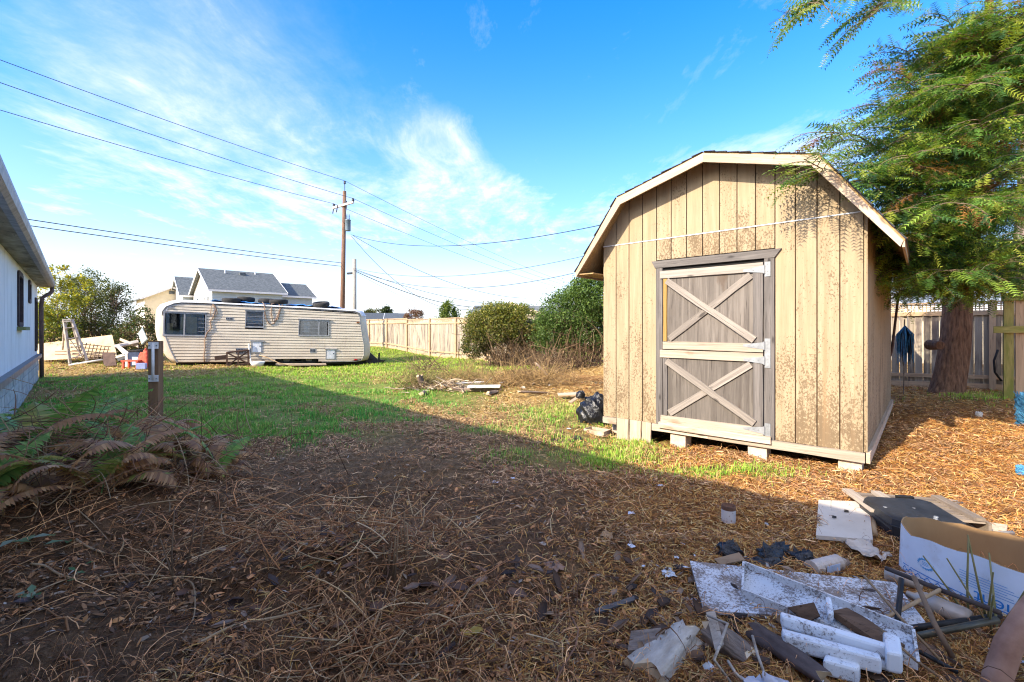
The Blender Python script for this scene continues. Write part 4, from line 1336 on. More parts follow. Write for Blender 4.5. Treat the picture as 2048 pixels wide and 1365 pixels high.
def shrub(name, label, cat, base, lobes, n, size, pal, shade, stems=14, group=None, stem_h=.6, stem_r=.03, open_=.0):
    """lobes: (dx, dy, dz, rx, ry, rz); leaves sit mostly near the lobe surfaces, in clumps; stems reach into the lobes"""
    o = thing(name, label, cat, base, 0, group)
    P = []; per = np.array([l[3] * l[4] * l[5] for l in lobes]) ** .66; per = per / per.sum()
    for l, k in zip(lobes, (per * n).astype(int)):
        nc = max(8, k // 60)                          # clumps
        d = rng.normal(size=(nc, 3)); d /= np.linalg.norm(d, axis=1)[:, None]
        rr = (rng.random((nc, 1)) ** .33) * .35 + .68 + rng.normal(size=(nc, 1)) * .09
        cc = d * rr
        q = cc[rng.integers(0, nc, k)] + rng.normal(size=(k, 3)) * .14
        P.append(q * np.array(l[3:6]) + np.array(l[:3]))
    P = np.concatenate(P); P = P[P[:, 2] > .05]
    if open_:
        wv = fbm(P[:, 0] * 2 + 5, P[:, 2] * 2, 61, 3)
        P = P[wv > open_]
    k = len(P)
    R = rots(rng.random(k) * 6.28, rng.normal(size=k) * .7, rng.normal(size=k) * .8)
    sc = size * (.55 + rng.random(k) * .9)
    col = pick(pal, k, .25)
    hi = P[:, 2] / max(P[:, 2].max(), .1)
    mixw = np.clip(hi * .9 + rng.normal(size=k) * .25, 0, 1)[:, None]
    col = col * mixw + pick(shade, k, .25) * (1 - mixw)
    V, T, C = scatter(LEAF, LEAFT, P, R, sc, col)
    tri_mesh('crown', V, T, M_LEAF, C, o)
    st = MB()
    for i in range(stems):
        l = lobes[rng.integers(0, len(lobes))]
        a = rng.random() * 6.28; e = Vector((l[0] + math.cos(a) * l[3] * .6 * rng.random(), l[1] + math.sin(a) * l[4] * .6, l[2] + l[5] * (rng.random() - .3)))
        s0 = Vector((l[0] * .45 + rng.normal() * .15, l[1] * .45 + rng.normal() * .15, -.05))
        pts = [s0]
        for q in range(1, 6):
            pts.append(s0.lerp(e, q / 5) + Vector((rng.normal() * .10, rng.normal() * .10, .12 * math.sin(q / 5 * 3.14))))
        st.tube(pts, [stem_r * (1 - .15 * q) for q in range(6)], 5, False)
        for q in range(3):
            b = pts[2 + q]; e2 = b + Vector((rng.normal() * .4, rng.normal() * .4, .25 + rng.random() * .4))
            st.tube([b, b.lerp(e2, .5) + Vector((0, 0, .06)), e2], [stem_r * .5, stem_r * .4, stem_r * .2], 4, False)
    st.build('stems', M_STEM, o, True)
    return o


YEL = [(.55, .44, .02), (.46, .40, .03), (.34, .34, .03)]; OLIVE = [(.11, .13, .035), (.14, .14, .045), (.08, .10, .03)]; DKG = [(.035, .06, .018), (.05, .075, .02)]; MIDG = [(.09, .15, .035), (.07, .12, .03), (.13, .18, .04)]; DRY = [(.16, .11, .055), (.10, .075, .04)]


def gp_(px, D):
    x = X(px, D); return (x, D, G(x, D))


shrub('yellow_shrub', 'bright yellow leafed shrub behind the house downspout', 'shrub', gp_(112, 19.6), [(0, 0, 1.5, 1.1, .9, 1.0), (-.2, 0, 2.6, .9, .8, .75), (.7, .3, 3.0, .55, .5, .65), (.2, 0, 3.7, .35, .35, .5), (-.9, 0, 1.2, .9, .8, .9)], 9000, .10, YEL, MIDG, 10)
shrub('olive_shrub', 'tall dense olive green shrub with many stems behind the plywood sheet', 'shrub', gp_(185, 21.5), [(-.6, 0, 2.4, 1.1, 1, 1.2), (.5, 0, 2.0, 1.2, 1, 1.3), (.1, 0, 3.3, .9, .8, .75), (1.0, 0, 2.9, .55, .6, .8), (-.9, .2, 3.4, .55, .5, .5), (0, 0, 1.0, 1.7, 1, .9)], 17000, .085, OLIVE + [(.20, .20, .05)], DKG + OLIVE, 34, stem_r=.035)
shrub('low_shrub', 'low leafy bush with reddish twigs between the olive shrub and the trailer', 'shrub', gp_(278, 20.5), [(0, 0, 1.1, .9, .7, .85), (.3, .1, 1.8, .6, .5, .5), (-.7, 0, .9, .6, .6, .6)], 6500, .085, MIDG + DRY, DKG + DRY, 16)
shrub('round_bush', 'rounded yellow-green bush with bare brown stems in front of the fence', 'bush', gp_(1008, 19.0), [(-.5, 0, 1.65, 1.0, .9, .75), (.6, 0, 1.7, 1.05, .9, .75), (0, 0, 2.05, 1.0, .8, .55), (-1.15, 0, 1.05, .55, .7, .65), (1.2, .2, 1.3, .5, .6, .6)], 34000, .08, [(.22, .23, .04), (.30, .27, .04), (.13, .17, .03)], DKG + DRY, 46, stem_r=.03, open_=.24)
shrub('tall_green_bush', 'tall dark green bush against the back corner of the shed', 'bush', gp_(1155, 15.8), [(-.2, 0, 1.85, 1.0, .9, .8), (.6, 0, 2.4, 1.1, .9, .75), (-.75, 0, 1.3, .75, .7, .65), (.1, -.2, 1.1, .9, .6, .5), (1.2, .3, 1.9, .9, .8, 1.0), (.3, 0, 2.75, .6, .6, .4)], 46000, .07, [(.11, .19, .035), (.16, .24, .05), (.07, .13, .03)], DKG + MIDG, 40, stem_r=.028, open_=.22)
shrub('clipped_conifer', 'small rounded yellow-green tree top showing over the fence', 'tree', gp_(897, 31), [(0, 0, 1.7, .75, .7, 1.1), (0, 0, 2.2, .5, .5, .75)], 5000, .12, [(.18, .22, .03), (.12, .17, .03)], DKG + MIDG, 4)
shrub('reddish_tree', 'small reddish bare-twigged tree top beyond the fence', 'tree', gp_(828, 52), [(0, 0, 2.7, 1.0, .8, .7)], 2500, .14, [(.22, .10, .07), (.16, .09, .06)], DRY, 8)
shrub('distant_tree', 'dull olive tree top above the dark roofs beyond the fence', 'tree', gp_(752, 72), [(0, 0, 3.6, 2.0, 1, .9), (-1.2, 0, 3.4, 1.4, 1, .8)], 3500, .25, [(.14, .14, .05), (.10, .11, .04)], DKG, 4)
shrub('distant_tree', 'small dark tree top at the right end of the dark roofs beyond the fence', 'tree', gp_(774, 70), [(0, 0, 4.1, .7, .7, .7)], 1500, .22, DKG, DKG, 4)
shrub('low_shrub', 'green shrub top poking over the fence beside the antenna', 'shrub', gp_(948, 24.5), [(0, 0, 1.6, .55, .5, .75)], 2500, .08, MIDG + YEL[2:], MIDG, 4)

# dry brush: tangles of dead twigs
def twig_tangle(base, rx, ry, rz, n, pal, r=.008, ln=.6, flat=.5):
    P0 = np.stack([rng.normal(size=n) * rx * .5, rng.normal(size=n) * ry * .5, np.abs(rng.normal(size=n)) * rz * .55], -1)
    P0[:, 2] *= np.exp(-(P0[:, 0] / rx) ** 2 - (P0[:, 1] / ry) ** 2)
    parts = []
    yaw = rng.random(n) * 6.28; pit = -np.abs(rng.normal(size=n)) * flat
    TV = []; seg = 4
    for i in range(seg + 1):
        for k in range(3):
            a = 2.09 * k
            TV.append((i / seg, .25 * math.sin(i * 1.1) * .35 + math.cos(a) * (1 - .6 * i / seg), math.sin(a) * (1 - .6 * i / seg)))
    TV = np.array(TV)
    TT = np.array([t_ for i in range(seg) for k in range(3) for t_ in ((i * 3 + k, i * 3 + (k + 1) % 3, i * 3 + 3 + k), (i * 3 + (k + 1) % 3, i * 3 + 3 + (k + 1) % 3, i * 3 + 3 + k))])
    curve = np.array([0, .12, .18, .14, 0])
    TVc = TV.copy()
    R = rots(yaw, pit, rng.random(n) * 6.28)
    L = ln * (.35 + rng.random(n) * 1.1); rad = r * (.5 + rng.random(n))
    base = np.asarray(base, float)
    sc = np.stack([L, rad, rad], -1)
    bend = (rng.normal(size=n) * .16 * L)
    V = TVc[None] * sc[:, None, :]
    V[:, :, 1] -= 0
    off = np.repeat(curve, 3)[None, :] * bend[:, None] * 4
    V[:, :, 2] += off
    V = np.einsum('nij,nkj->nki', R, V) + (P0 + base)[:, None, :]
    k_ = len(TV)
    T = (TT[None] + (np.arange(n) * k_)[:, None, None]).reshape(-1, 3)
    C = np.repeat(pick(pal, n, .3)[:, None, :], k_, 1).reshape(-1, 3)
    return V.reshape(-1, 3), T, C


TW = [(.14, .09, .055), (.20, .13, .075), (.09, .055, .035), (.26, .18, .10)]
def brush(label, px, D, rx, ry, rz, n, pal, r=.008, ln=.6, flat=.5, name='brush_pile'):
    b = gp_(px, D)
    V, T, C = twig_tangle((b[0], b[1], b[2]), rx, ry, rz, n, pal, r, ln, flat)
    o = tri_mesh(name, V, T, M_LITTER, C)
    return tag(o, label, 'brush', kind='stuff')


brush('tangle of dead brown twigs under the round bush', 1035, 18.3, 1.5, .6, 1.0, 380, TW, .012, .8, .9)
brush('heap of dead straw-coloured brush before the tall green bush', 1100, 14.4, 1.1, .7, .4, 240, TW, .009, .75, .6)
brush('dead stems under the tall green bush', 1165, 15.0, 1.2, .5, .9, 220, TW, .012, .9, 1.1)
brush('dry weed stalks and straw in the middle of the sunlit yard', 1050, 11.2, 1.3, .6, .26, 900, [(.42, .28, .12), (.34, .22, .10), (.26, .17, .08)], .006, .5, .6)
brush('dry grey-green weeds left of the log pile', 842, 11.2, .55, .35, .34, 420, [(.26, .22, .08), (.18, .17, .06), (.34, .25, .12)], .006, .42, .9)
brush('dry weeds behind the log pile', 920, 12.5, 1.0, .5, .28, 600, [(.36, .24, .10), (.22, .18, .07)], .006, .45, .8)
brush('small dead twig fan lying on the sunlit grass right of the trailer', 850, 16.5, .7, .3, .35, 90, TW, .010, .8, .5)
brush('brown raked brush on the bank behind the shed', 1165, 11.6, 1.2, 1.2, .14, 1100, [(.36, .19, .08), (.24, .12, .05), (.44, .27, .12)], .006, .32, .12)

# ------------------------------------------------------------------ redwood tree
tb = gp_(1893, 9.35)
tree = thing('redwood_tree', 'big redwood with ridged brown trunk and drooping green branches beside the shed', 'tree', tb)
NS = 40
prof_t = [(-.25, .46), (.0, .40), (.25, .365), (.6, .345), (1.0, .33), (1.5, .32), (2.0, .315), (2.6, .30), (3.3, .27), (4.5, .2), (6, .13), (9, .07), (12, .03)]
tv = []; tf_ = []
zz_ = np.concatenate([np.arange(-.25, 3.4, .07), np.array([3.6, 4, 5, 6, 7, 8, 9, 10, 11, 12])])
for z in zz_:
    r0 = np.interp(z, [p[0] for p in prof_t], [p[1] for p in prof_t])
    cx_ = .15 * z + .03 * math.sin(z * 2) - .005 * z * z; cy_ = 0
    for k in range(NS):
        a = 2 * math.pi * k / NS
        fl = fbm(np.array([math.cos(a) * 5 + 20 + z * .25]), np.array([math.sin(a) * 5 + z * .45]), 71, 3)[0] - .5
        fl2 = vnoise(np.array([a * 9]), np.array([z * 1.3]), 75)[0] - .5
        bulge = .07 * math.exp(-((a - .2) / .5) ** 2) * math.exp(-((z - 1.9) / .5) ** 2)
        r = r0 * .70 * (1 + .20 * fl + .11 * fl2) + bulge
        tv.append((cx_ + r * math.cos(a), cy_ + r * math.sin(a), z))
for i in range(len(zz_) - 1):
    for k in range(NS):
        k2 = (k + 1) % NS
        tf_.append((i * NS + k, i * NS + k2, (i + 1) * NS + k2, (i + 1) * NS + k))
trk = MB().add(tv, tf_).build('trunk', M_BARK, tree, True)
M_CUT = rough_mat('cut_wood', (.50, .36, .22), (.66, .52, .34), ns=14)
for (px, py, r) in ((1914, 598, .075), (1882, 691, .075)):
    q = at(px, py, 8.95) - Vector(tb)
    MB().tube([q + Vector((0, .25, 0)), q + Vector((-.03, -.02, 0)), q + Vector((-.035, -.025, 0))], [r * 1.35, r * 1.1, r], 12).build('branch_stub', M_CUT if py < 650 else M_BARK, trk)


def crown_parts(branches, base, lean, seed, ntw=1.0):
    """branches: (start height, tip, droop) -> limb tubes and needle sprays"""
    limbs = MB(); pos = []; dirs = []; ups = []; lens = []; dead = []
    rg = np.random.default_rng(seed)
    for hz, tip, dr in branches:
        a = Vector((base[0] + lean * hz, base[1], base[2] + hz)); b = Vector(tip); L = (b - a).length
        mid = a.lerp(b, .5) + Vector((rg.normal() * .2, rg.normal() * .2, dr))
        pts = []
        for i in range(15):
            t = i / 14
            p = a.lerp(mid, t).lerp(mid.lerp(b, t), t) + Vector((rg.normal(), rg.normal(), rg.normal())) * .025
            pts.append(p)
        limbs.tube(pts, [max(.004, .016 * L ** .6 * (1 - .93 * i / 14)) for i in range(15)], 5, False)
        nb = int(L / .10)
        for j in range(nb):
            t = .28 + .72 * (j + rg.random()) / nb
            k = min(13, int(t * 14)); p = pts[k].lerp(pts[k + 1], t * 14 - k); d = (pts[k + 1] - pts[k]).normalized()
            side = Vector((-d.y, d.x, 0)).normalized() * (1 if j % 2 else -1)
            bl = (1.0 - .50 * (t - .28) / .72) * rg.uniform(.4, 1.0) * min(1.15, L * .24)
            e = p + (d * .75 + side * rg.uniform(.35, 1.0) + Vector((0, 0, rg.uniform(-.55, .22)))).normalized() * bl
            sagm = Vector((0, 0, .10 * bl))
            bp = [p.lerp(e, q / 5) + sagm * (4 * (q / 5) * (1 - q / 5)) for q in range(6)]
            limbs.tube(bp, [.006, .0055, .005, .004, .003, .002], 3, False)
            isdead = rg.random() < .05
            nt = max(3, int(bl / .042 * ntw))
            for q in range(nt):
                u = (q + 1) / nt
                k5 = min(4, int(u * 5)); pp = bp[k5].lerp(bp[k5 + 1], u * 5 - k5); dd = (bp[k5 + 1] - bp[k5]).normalized()
                s2 = Vector((-dd.y, dd.x, 0)).normalized() * (1 if q % 2 else -1)
                tl = rg.uniform(.10, .22) * (1.15 - .4 * u)
                v = (dd * rg.uniform(.6, 1.0) + s2 * rg.uniform(.4, .9) + Vector((0, 0, rg.uniform(-.55, .25)))).normalized()
                pos.append(tuple(pp)); dirs.append(tuple(v)); lens.append(tl); dead.append(isdead)
    return limbs, np.array(pos), np.array(dirs), np.array(lens), np.array(dead)


def needle_mesh(pos, dirs, lens, dead, pal):
    npair = 7; V = []; T = []; cv = []
    for i in range(npair):
        x = .06 + .94 * i / (npair - 1); ln = .20 * (1 - .45 * abs(x - .4))
        for s in (-1, 1):
            o = len(V)
            V += [(x - .036, 0, 0), (x + .036, 0, .0), (x + ln * .62, s * ln, .035 * ((i * 7) % 3 - 1))]
            T.append((o, o + 1, o + 2)); cv += [.85, .85, 1.15]
    o = len(V); V += [(0, -.012, 0), (0, .012, 0), (1, 0, 0)]; T.append((o, o + 1, o + 2)); cv += [.7] * 3
    V = np.array(V); T = np.array(T)
    n = len(pos)
    f = dirs; up = np.tile(np.array([0, 0, 1.0]), (n, 1)) + rng.normal(size=(n, 3)) * .38
    s = np.cross(up, f); s /= np.linalg.norm(s, axis=1)[:, None]; u = np.cross(f, s)
    R = np.stack([f, s, u], -1)
    col = pick(pal, n, .28)
    col[dead] = pick([(.42, .20, .06), (.34, .15, .06)], int(dead.sum()), .2)
    return scatter(V, T, pos, R, lens * 1.25, col, np.array(cv))


def tipz(px, py, D):
    return at(px, py, D)


BR = [(1590, 372, 5.3), (1640, 265, 5.7), (1605, 330, 5.2), (1700, 285, 6.2), (1800, 95, 6.3), (1615, 12, 5.2), (1735, 40, 6.0), (1785, 560, 7.2), (1800, 505, 6.3), (1665, 432, 5.3),
      (1845, 585, 7.3), (1900, 590, 7.4), (1960, 560, 6.5), (2045, 560, 6.2), (1745, 330, 6.0), (1850, 205, 6.0), (1890, 90, 6.2), (1950, 250, 5.4), (2000, 400, 5.4), (1900, 450, 6.0),
      (1845, 385, 5.9), (2060, 150, 5.4), (2060, 300, 5.3), (1950, 30, 6.0), (2070, 480, 5.4), (1770, 210, 6.4), (1815, 310, 5.6), (1785, 425, 5.8), (1990, 160, 6.2),
      (2030, 40, 5.6), (1930, 170, 5.2), (2080, 380, 6.6), (1870, 520, 6.4), (1990, 530, 5.6), (1720, 250, 6.0), (1830, 160, 5.6), (2050, 590, 7.4),
      (1895, 280, 5.7), (1960, 100, 6.6), (1920, 400, 5.2), (2040, 430, 7.0), (1690, 305, 5.6), (1655, 330, 5.9), (1720, 360, 5.5), (1680, 350, 5.4), (1740, 290, 5.5), (1770, 470, 6.0), (1800, 540, 6.6), (1830, 440, 5.6), (1760, 400, 5.4), (1850, 560, 6.2), (1900, 545, 5.9), (1960, 590, 6.9), (1700, 322, 5.6), (1730, 300, 5.9), (1760, 342, 5.7), (1680, 288, 5.9), (1740, 372, 5.5), (1790, 285, 6.0), (1655, 300, 5.6), (1985, 20, 5.6), (2010, 60, 5.8), (1960, 70, 5.6), (2040, 10, 5.4), (1990, 110, 5.5), (2030, 130, 5.8), (1900, 30, 5.8)]
brs = []
for px, py, D in BR:
    if px < 1765 and 235 < py < 450 and (px, py) not in ((1605, 330), (1640, 265), (1745, 330)):
        continue
    tip = at(px, py, D * .86)
    hz = max(1.75, tip.z - tb[2] + rnd.uniform(-.3, 1.2)); hz = min(hz, 9.5)
    if py < 60 and px < 1860:
        hz = rnd.uniform(9.6, 10.6)
    brs.append((hz, tip, rnd.uniform(.15, .6)))
for k in range(6):                                  # limbs away from the camera and above, out of view
    a = rnd.uniform(-.6, 3.4)
    h_ = rnd.uniform(7, 10); l_ = 4.2 * (1 - h_ / 13)
    brs.append((h_, Vector((tb[0] + .15 * h_ + math.cos(a) * l_, tb[1] + math.sin(a) * l_, tb[2] + h_ - .8)), .4))
limbs, pos, dirs, lens, dead = crown_parts(brs, tb, .12, 5)
limbs.v = [(v[0] - tb[0], v[1] - tb[1], v[2] - tb[2]) for v in limbs.v]
limbs.build('limbs', M_STEM, tree, True)
V, T, C = needle_mesh(pos - np.array(tb), dirs, lens * 1.1, dead, [(.07, .16, .035), (.14, .28, .05), (.23, .36, .055), (.38, .44, .065), (.045, .11, .04)])
tri_mesh('crown', V, T, M_LEAF, C, tree)
t2 = gp_(2052, 11.6)
tr2 = thing('pale_trunk_tree', 'second paler tree trunk at the right edge, above the timber frame', 'tree', t2)
MB().tube([(0, 0, -.2), (0.02, 0, 1.5), (.0, 0, 2.6), (.06, 0, 4.5), (.1, 0, 8)], [.34, .29, .27, .22, .1], 16).build('trunk', rough_mat('pale_bark', (.24, .15, .10), (.50, .38, .27), ns=5, scale=(4, 4, .8), bmp=.6, bd=.03), tr2, True)
bl = [(3.0 + k * .55, Vector((t2[0] + math.cos(k * 2.2) * 1.6, t2[1] + math.sin(k * 2.2) * 1.5, t2[2] + 3.2 + k * .5)), .2) for k in range(8)]
l2, p2, d2, n2_, q2 = crown_parts(bl, t2, .01, 9, .7)
l2.v = [(v[0] - t2[0], v[1] - t2[1], v[2] - t2[2]) for v in l2.v]
l2.build('limbs', M_STEM, tr2, True)
V, T, C = needle_mesh(p2 - np.array(t2), d2, n2_, q2, [(.05, .09, .02), (.08, .13, .03)])
tri_mesh('crown', V, T, M_LEAF, C, tr2)

# ------------------------------------------------------------------ grass, straw, needles, litter
def pts_in_view(n, y0, y1, pw=1.0, slope=1.22, left=0):
    """random ground points, thinner far away"""
    u = rng.random(n)
    y = y0 * (y1 / y0) ** u if pw == 1.0 else (y0 ** (1 - pw) + u * (y1 ** (1 - pw) - y0 ** (1 - pw))) ** (1 / (1 - pw))
    x = (rng.random(n) * 2 - 1) * slope * y
    return x, y


def shed_clear(x, y):
    """true outside the shed, trailer and left house footprints"""
    c, s_ = math.cos(-sa), math.sin(-sa)
    lx = (x - SHED_L.x) * c - (y - SHED_L.y) * s_; ly = (x - SHED_L.x) * s_ + (y - SHED_L.y) * c
    ok = ~((lx > .05) & (lx < SW - .05) & (ly > .15) & (ly < SD))
    d = (x - corner.x) * wn.x + (y - corner.y) * wn.y
    ok &= d > .1
    cx_ = (x + 13.34) * ch.x + (y - 17.0) * ch.y; cy_ = -(x + 13.34) * ch.y + (y - 17.0) * ch.x
    ok &= ~((cx_ > .3) & (cx_ < 7.9) & (cy_ > .1) & (cy_ < 2.2))
    return ok


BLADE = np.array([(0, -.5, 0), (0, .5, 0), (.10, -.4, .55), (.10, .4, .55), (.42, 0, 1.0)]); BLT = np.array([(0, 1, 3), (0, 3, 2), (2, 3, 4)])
x, y = pts_in_view(520000, 4.2, 34, 1.25)
g, s_, nd, n1, n2 = zones(x, y)
keep = (rng.random(len(x)) < g ** 1.1 * (.07 + .93 * ss(-.13, .07, n2 + .3 * n1 + .25 * (fbm(x * 4, y * 4, 91, 2) - .5)))) & shed_clear(x, y)
x, y, n1, n2 = x[keep], y[keep], n1[keep], n2[keep]
k = len(x)
tall = .03 + .045 * rng.random(k) + .05 * np.clip(n2 + .1, 0, .4)
tall = tall * (1 + .02 * y)
wid = .004 + .0010 * y
R = rots(rng.random(k) * 6.28, rng.normal(size=k) * .35)
yl = np.clip(ss(9, 17, y) * .8 + ss(-1, 1.5, x) * .7, 0, 1)[:, None] * .8  # blades yellower where the yard lies in sun: sunlight put into their colour
colr = pick([(.045, .15, .035), (.07, .19, .04), (.10, .20, .045), (.035, .12, .03)], k, .25) * (1 - yl) + pick([(.24, .25, .03), (.30, .27, .04), (.16, .21, .025)], k, .2) * yl
ol = ss(-.05, .2, n2 - .5 * n1)[:, None] * .35
colr = colr * (1 - ol) + pick([(.16, .16, .04), (.20, .17, .05)], k, .25) * ol
dryb = rng.random(k) < .12 + .40 * ss(.0, .25, n1)
colr[dryb] = pick([(.30, .22, .10), (.22, .16, .07)], int(dryb.sum()), .3)
colr = colr * np.array([2.1, 2.6, 2.0])
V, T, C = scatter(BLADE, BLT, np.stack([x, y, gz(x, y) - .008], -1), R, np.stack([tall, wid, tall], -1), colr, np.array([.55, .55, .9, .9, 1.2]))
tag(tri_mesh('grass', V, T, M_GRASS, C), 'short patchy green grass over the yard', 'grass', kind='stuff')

# loose straw and cut dead grass
STR = np.array([(-.5, -.5, 0), (-.5, .5, 0), (0, -.5, .12), (0, .5, .12), (.5, 0, 0)]); STT = np.array([(0, 1, 3), (0, 3, 2), (2, 3, 4)])
x, y = pts_in_view(330000, 3.2, 24, 1.15)
g, s_, nd, n1, n2 = zones(x, y)
keep = (rng.random(len(x)) < (.30 + .70 * ss(3.6, 6.2, y)) * np.clip(.75 * s_ + .08 + .60 * ss(-.08, .18, n2 + .4 * n1) - .45 * g, .05, 1)) & shed_clear(x, y)
x, y, s_, n1 = x[keep], y[keep], s_[keep], n1[keep]; k = len(x)
L = (.03 + .085 * rng.random(k) ** 1.6) * (1 + .05 * y); wd_ = .0022 + .0010 * y
R = rots(rng.random(k) * 6.28, rng.normal(size=k) * .25, rng.normal(size=k) * .4)
sw = np.clip(s_ + .1, 0, 1)[:, None]
colr = pick([(.46, .31, .13), (.36, .23, .09), (.28, .17, .07), (.54, .40, .19)], k, .25) * sw + pick([(.12, .08, .05), (.19, .125, .075), (.07, .046, .032), (.27, .185, .11), (.14, .075, .045)], k, .6, 2.5) * np.array([1.08, .95, .80]) * (1 - sw)
V, T, C = scatter(STR, STT, np.stack([x, y, gz(x, y) + .012 + rng.random(k) * .02], -1), R, np.stack([L, wd_, L], -1), colr)
tag(tri_mesh('straw_litter', V, T, M_LITTER, C), 'loose straw and cut dead grass strewn over the yard', 'straw', kind='stuff')

# redwood needles and sprays on the right
x, y = pts_in_view(230000, 1.8, 13, 1.3)
g, s_, nd, n1, n2 = zones(x, y)
keep = (rng.random(len(x)) < .85 * nd + .05) & shed_clear(x, y) & (x > -1.5)
x, y = x[keep], y[keep]; k = len(x)
L = .035 + .06 * rng.random(k) + .003 * y; wd_ = .0022 + .0009 * y
R = rots(rng.random(k) * 6.28, rng.normal(size=k) * .3, rng.normal(size=k) * .5)
colr = pick([(.50, .23, .06), (.36, .15, .045), (.58, .32, .09), (.24, .10, .04), (.60, .40, .16)], k, .25)
V, T, C = scatter(STR, STT, np.stack([x, y, gz(x, y) + .008 + rng.random(k) * .015], -1), R, np.stack([L, wd_, L], -1), colr)
tag(tri_mesh('needle_litter', V, T, M_LITTER, C), 'orange-brown fallen redwood needles over the ground by the shed', 'needles', kind='stuff')

# bark chips, dead leaves and crumbs in the shaded foreground
CHIP = np.array([(-.5, -.28, 0), (.1, -.42, .10), (.55, .02, .0), (.12, .40, .12), (-.45, .25, .02), (.02, .0, .20)]); CHT = np.array([(0, 1, 5), (1, 2, 5), (2, 3, 5), (3, 4, 5), (4, 0, 5)])
x, y = pts_in_view(130000, 1.55, 8.5, 1.9)
g, s_, nd, n1, n2 = zones(x, y)
cl = fbm(x * 2.2, y * 2.2, 45, 3)
bare = np.exp(-((x + 2.1) / .75) ** 2 - ((y - 2.25) / .38) ** 2)
keep = (rng.random(len(x)) < (.12 + 1.4 * ss(.44, .60, cl)) * (1 - .8 * g) * (1 - .85 * bare)) & shed_clear(x, y)
x, y = x[keep], y[keep]; k = len(x)
sz = .006 + .052 * rng.random(k) ** 3.5
R = rots(rng.random(k) * 6.28, rng.normal(size=k) * .4, rng.normal(size=k) * .4)
colr = pick([(.045, .03, .022), (.075, .048, .032), (.11, .065, .04), (.16, .09, .05), (.06, .042, .035), (.21, .125, .07), (.13, .10, .08), (.26, .14, .08)], k, .5, 2.2) * np.array([1.12, .96, .72])
pal_ = rng.random(k) < .05
colr[pal_] = pick([(.36, .27, .19), (.46, .38, .30), (.32, .18, .09)], int(pal_.sum()), .2)
V, T, C = scatter(CHIP, CHT, np.stack([x, y, gz(x, y) + .004 + sz * .15], -1), R, np.stack([sz, sz * (.18 + .5 * rng.random(k) ** 1.5), sz * .6], -1), colr)
tag(tri_mesh('bark_litter', V, T, M_LITTER, C), 'dark bark chips and dead leaf crumbs over the foreground soil', 'litter', kind='stuff')

# twigs and stalks lying about
def lay_twigs(n, y0, y1, ln, r, pal, zone=None, pw=1.7, bendy=.16):
    x, y = pts_in_view(n, y0, y1, pw)
    g, s_, nd, n1, n2 = zones(x, y)
    keep = shed_clear(x, y) & (rng.random(n) < 1 - .85 * g) & (rng.random(n) > .8 * np.exp(-((x + 2.1) / .75) ** 2 - ((y - 2.25) / .38) ** 2))
    if zone is not None:
        keep &= rng.random(n) < zone(x, y)
    x, y = x[keep], y[keep]; k = len(x)
    yaw = rng.random(k) * 6.28; L = ln * (.3 + 1.2 * rng.random(k) ** 1.6); bend = rng.normal(size=k) * bendy; lift = np.abs(rng.normal(size=k)) * .05
    seg = 6; ts = np.linspace(-.5, .5, seg + 1)
    rad = r * (.5 + .9 * rng.random(k))
    P = np.zeros((k, seg + 1, 3)); a = yaw.copy()
    px_, py_ = x.copy(), y.copy()
    for i in range(seg + 1):
        P[:, i, 0] = px_; P[:, i, 1] = py_; P[:, i, 2] = gz(px_, py_) + rad * .8 + lift * math.sin(math.pi * i / seg) + rng.random(k) * .008
        a = a + bend * (.5 + .8 * rng.random(k)) * .9 + rng.normal(size=k) * .12
        px_ = px_ + np.cos(a) * L / seg; py_ = py_ + np.sin(a) * L / seg
    d = np.gradient(P, axis=1); d /= np.linalg.norm(d, axis=2)[:, :, None] + 1e-9
    sd = np.stack([-d[:, :, 1], d[:, :, 0], np.zeros((k, seg + 1))], -1); up = np.cross(d, sd)
    tap = (1 - .6 * np.linspace(0, 1, seg + 1))[None, :, None] * rad[:, None, None]
    ringv = [P + (sd * math.cos(q) + up * math.sin(q)) * tap for q in (0.5, 2.6, 4.7)]
    V = np.stack(ringv, 2).reshape(k, -1, 3)
    TT = np.array([t_ for i in range(seg) for q in range(3) for t_ in ((i * 3 + q, i * 3 + 3 + q, i * 3 + (q + 1) % 3), (i * 3 + (q + 1) % 3, i * 3 + 3 + q, i * 3 + 3 + (q + 1) % 3))])
    kk = (seg + 1) * 3
    T = (TT[None] + (np.arange(k) * kk)[:, None, None]).reshape(-1, 3)
    C = np.repeat((pick(pal, k, .6, 2.4) * np.array([1.12, .88, .66]))[:, None, :], kk, 1).reshape(-1, 3)
    return V.reshape(-1, 3), T, C


TWP = [(.10, .06, .038), (.17, .10, .06), (.25, .155, .085), (.07, .045, .035), (.33, .23, .14)]
parts = [lay_twigs(8500, 1.6, 8, .09, .0018, TWP), lay_twigs(3500, 1.6, 8, .2, .0024, TWP), lay_twigs(420, 1.7, 7.5, .5, .0040, TWP),
         lay_twigs(2500, 1.6, 4.5, .22, .0026, TWP + [(.36, .26, .16)], lambda x, y: np.exp(-((x + .6) / .8) ** 2 - ((y - 2.2) / .6) ** 2)),
         lay_twigs(900, 1.8, 5.0, .6, .0045, [(.22, .13, .07), (.34, .24, .14), (.13, .08, .05)], lambda x, y: np.exp(-((x + 3.0) / 1.0) ** 2 - ((y - 3.2) / .9) ** 2), 1.7, .3)]
V, T, C = join3(parts)
tag(tri_mesh('fallen_twigs', V, T, M_LITTER, C), 'fine fallen twigs and stalks over the foreground soil', 'twigs', kind='stuff')

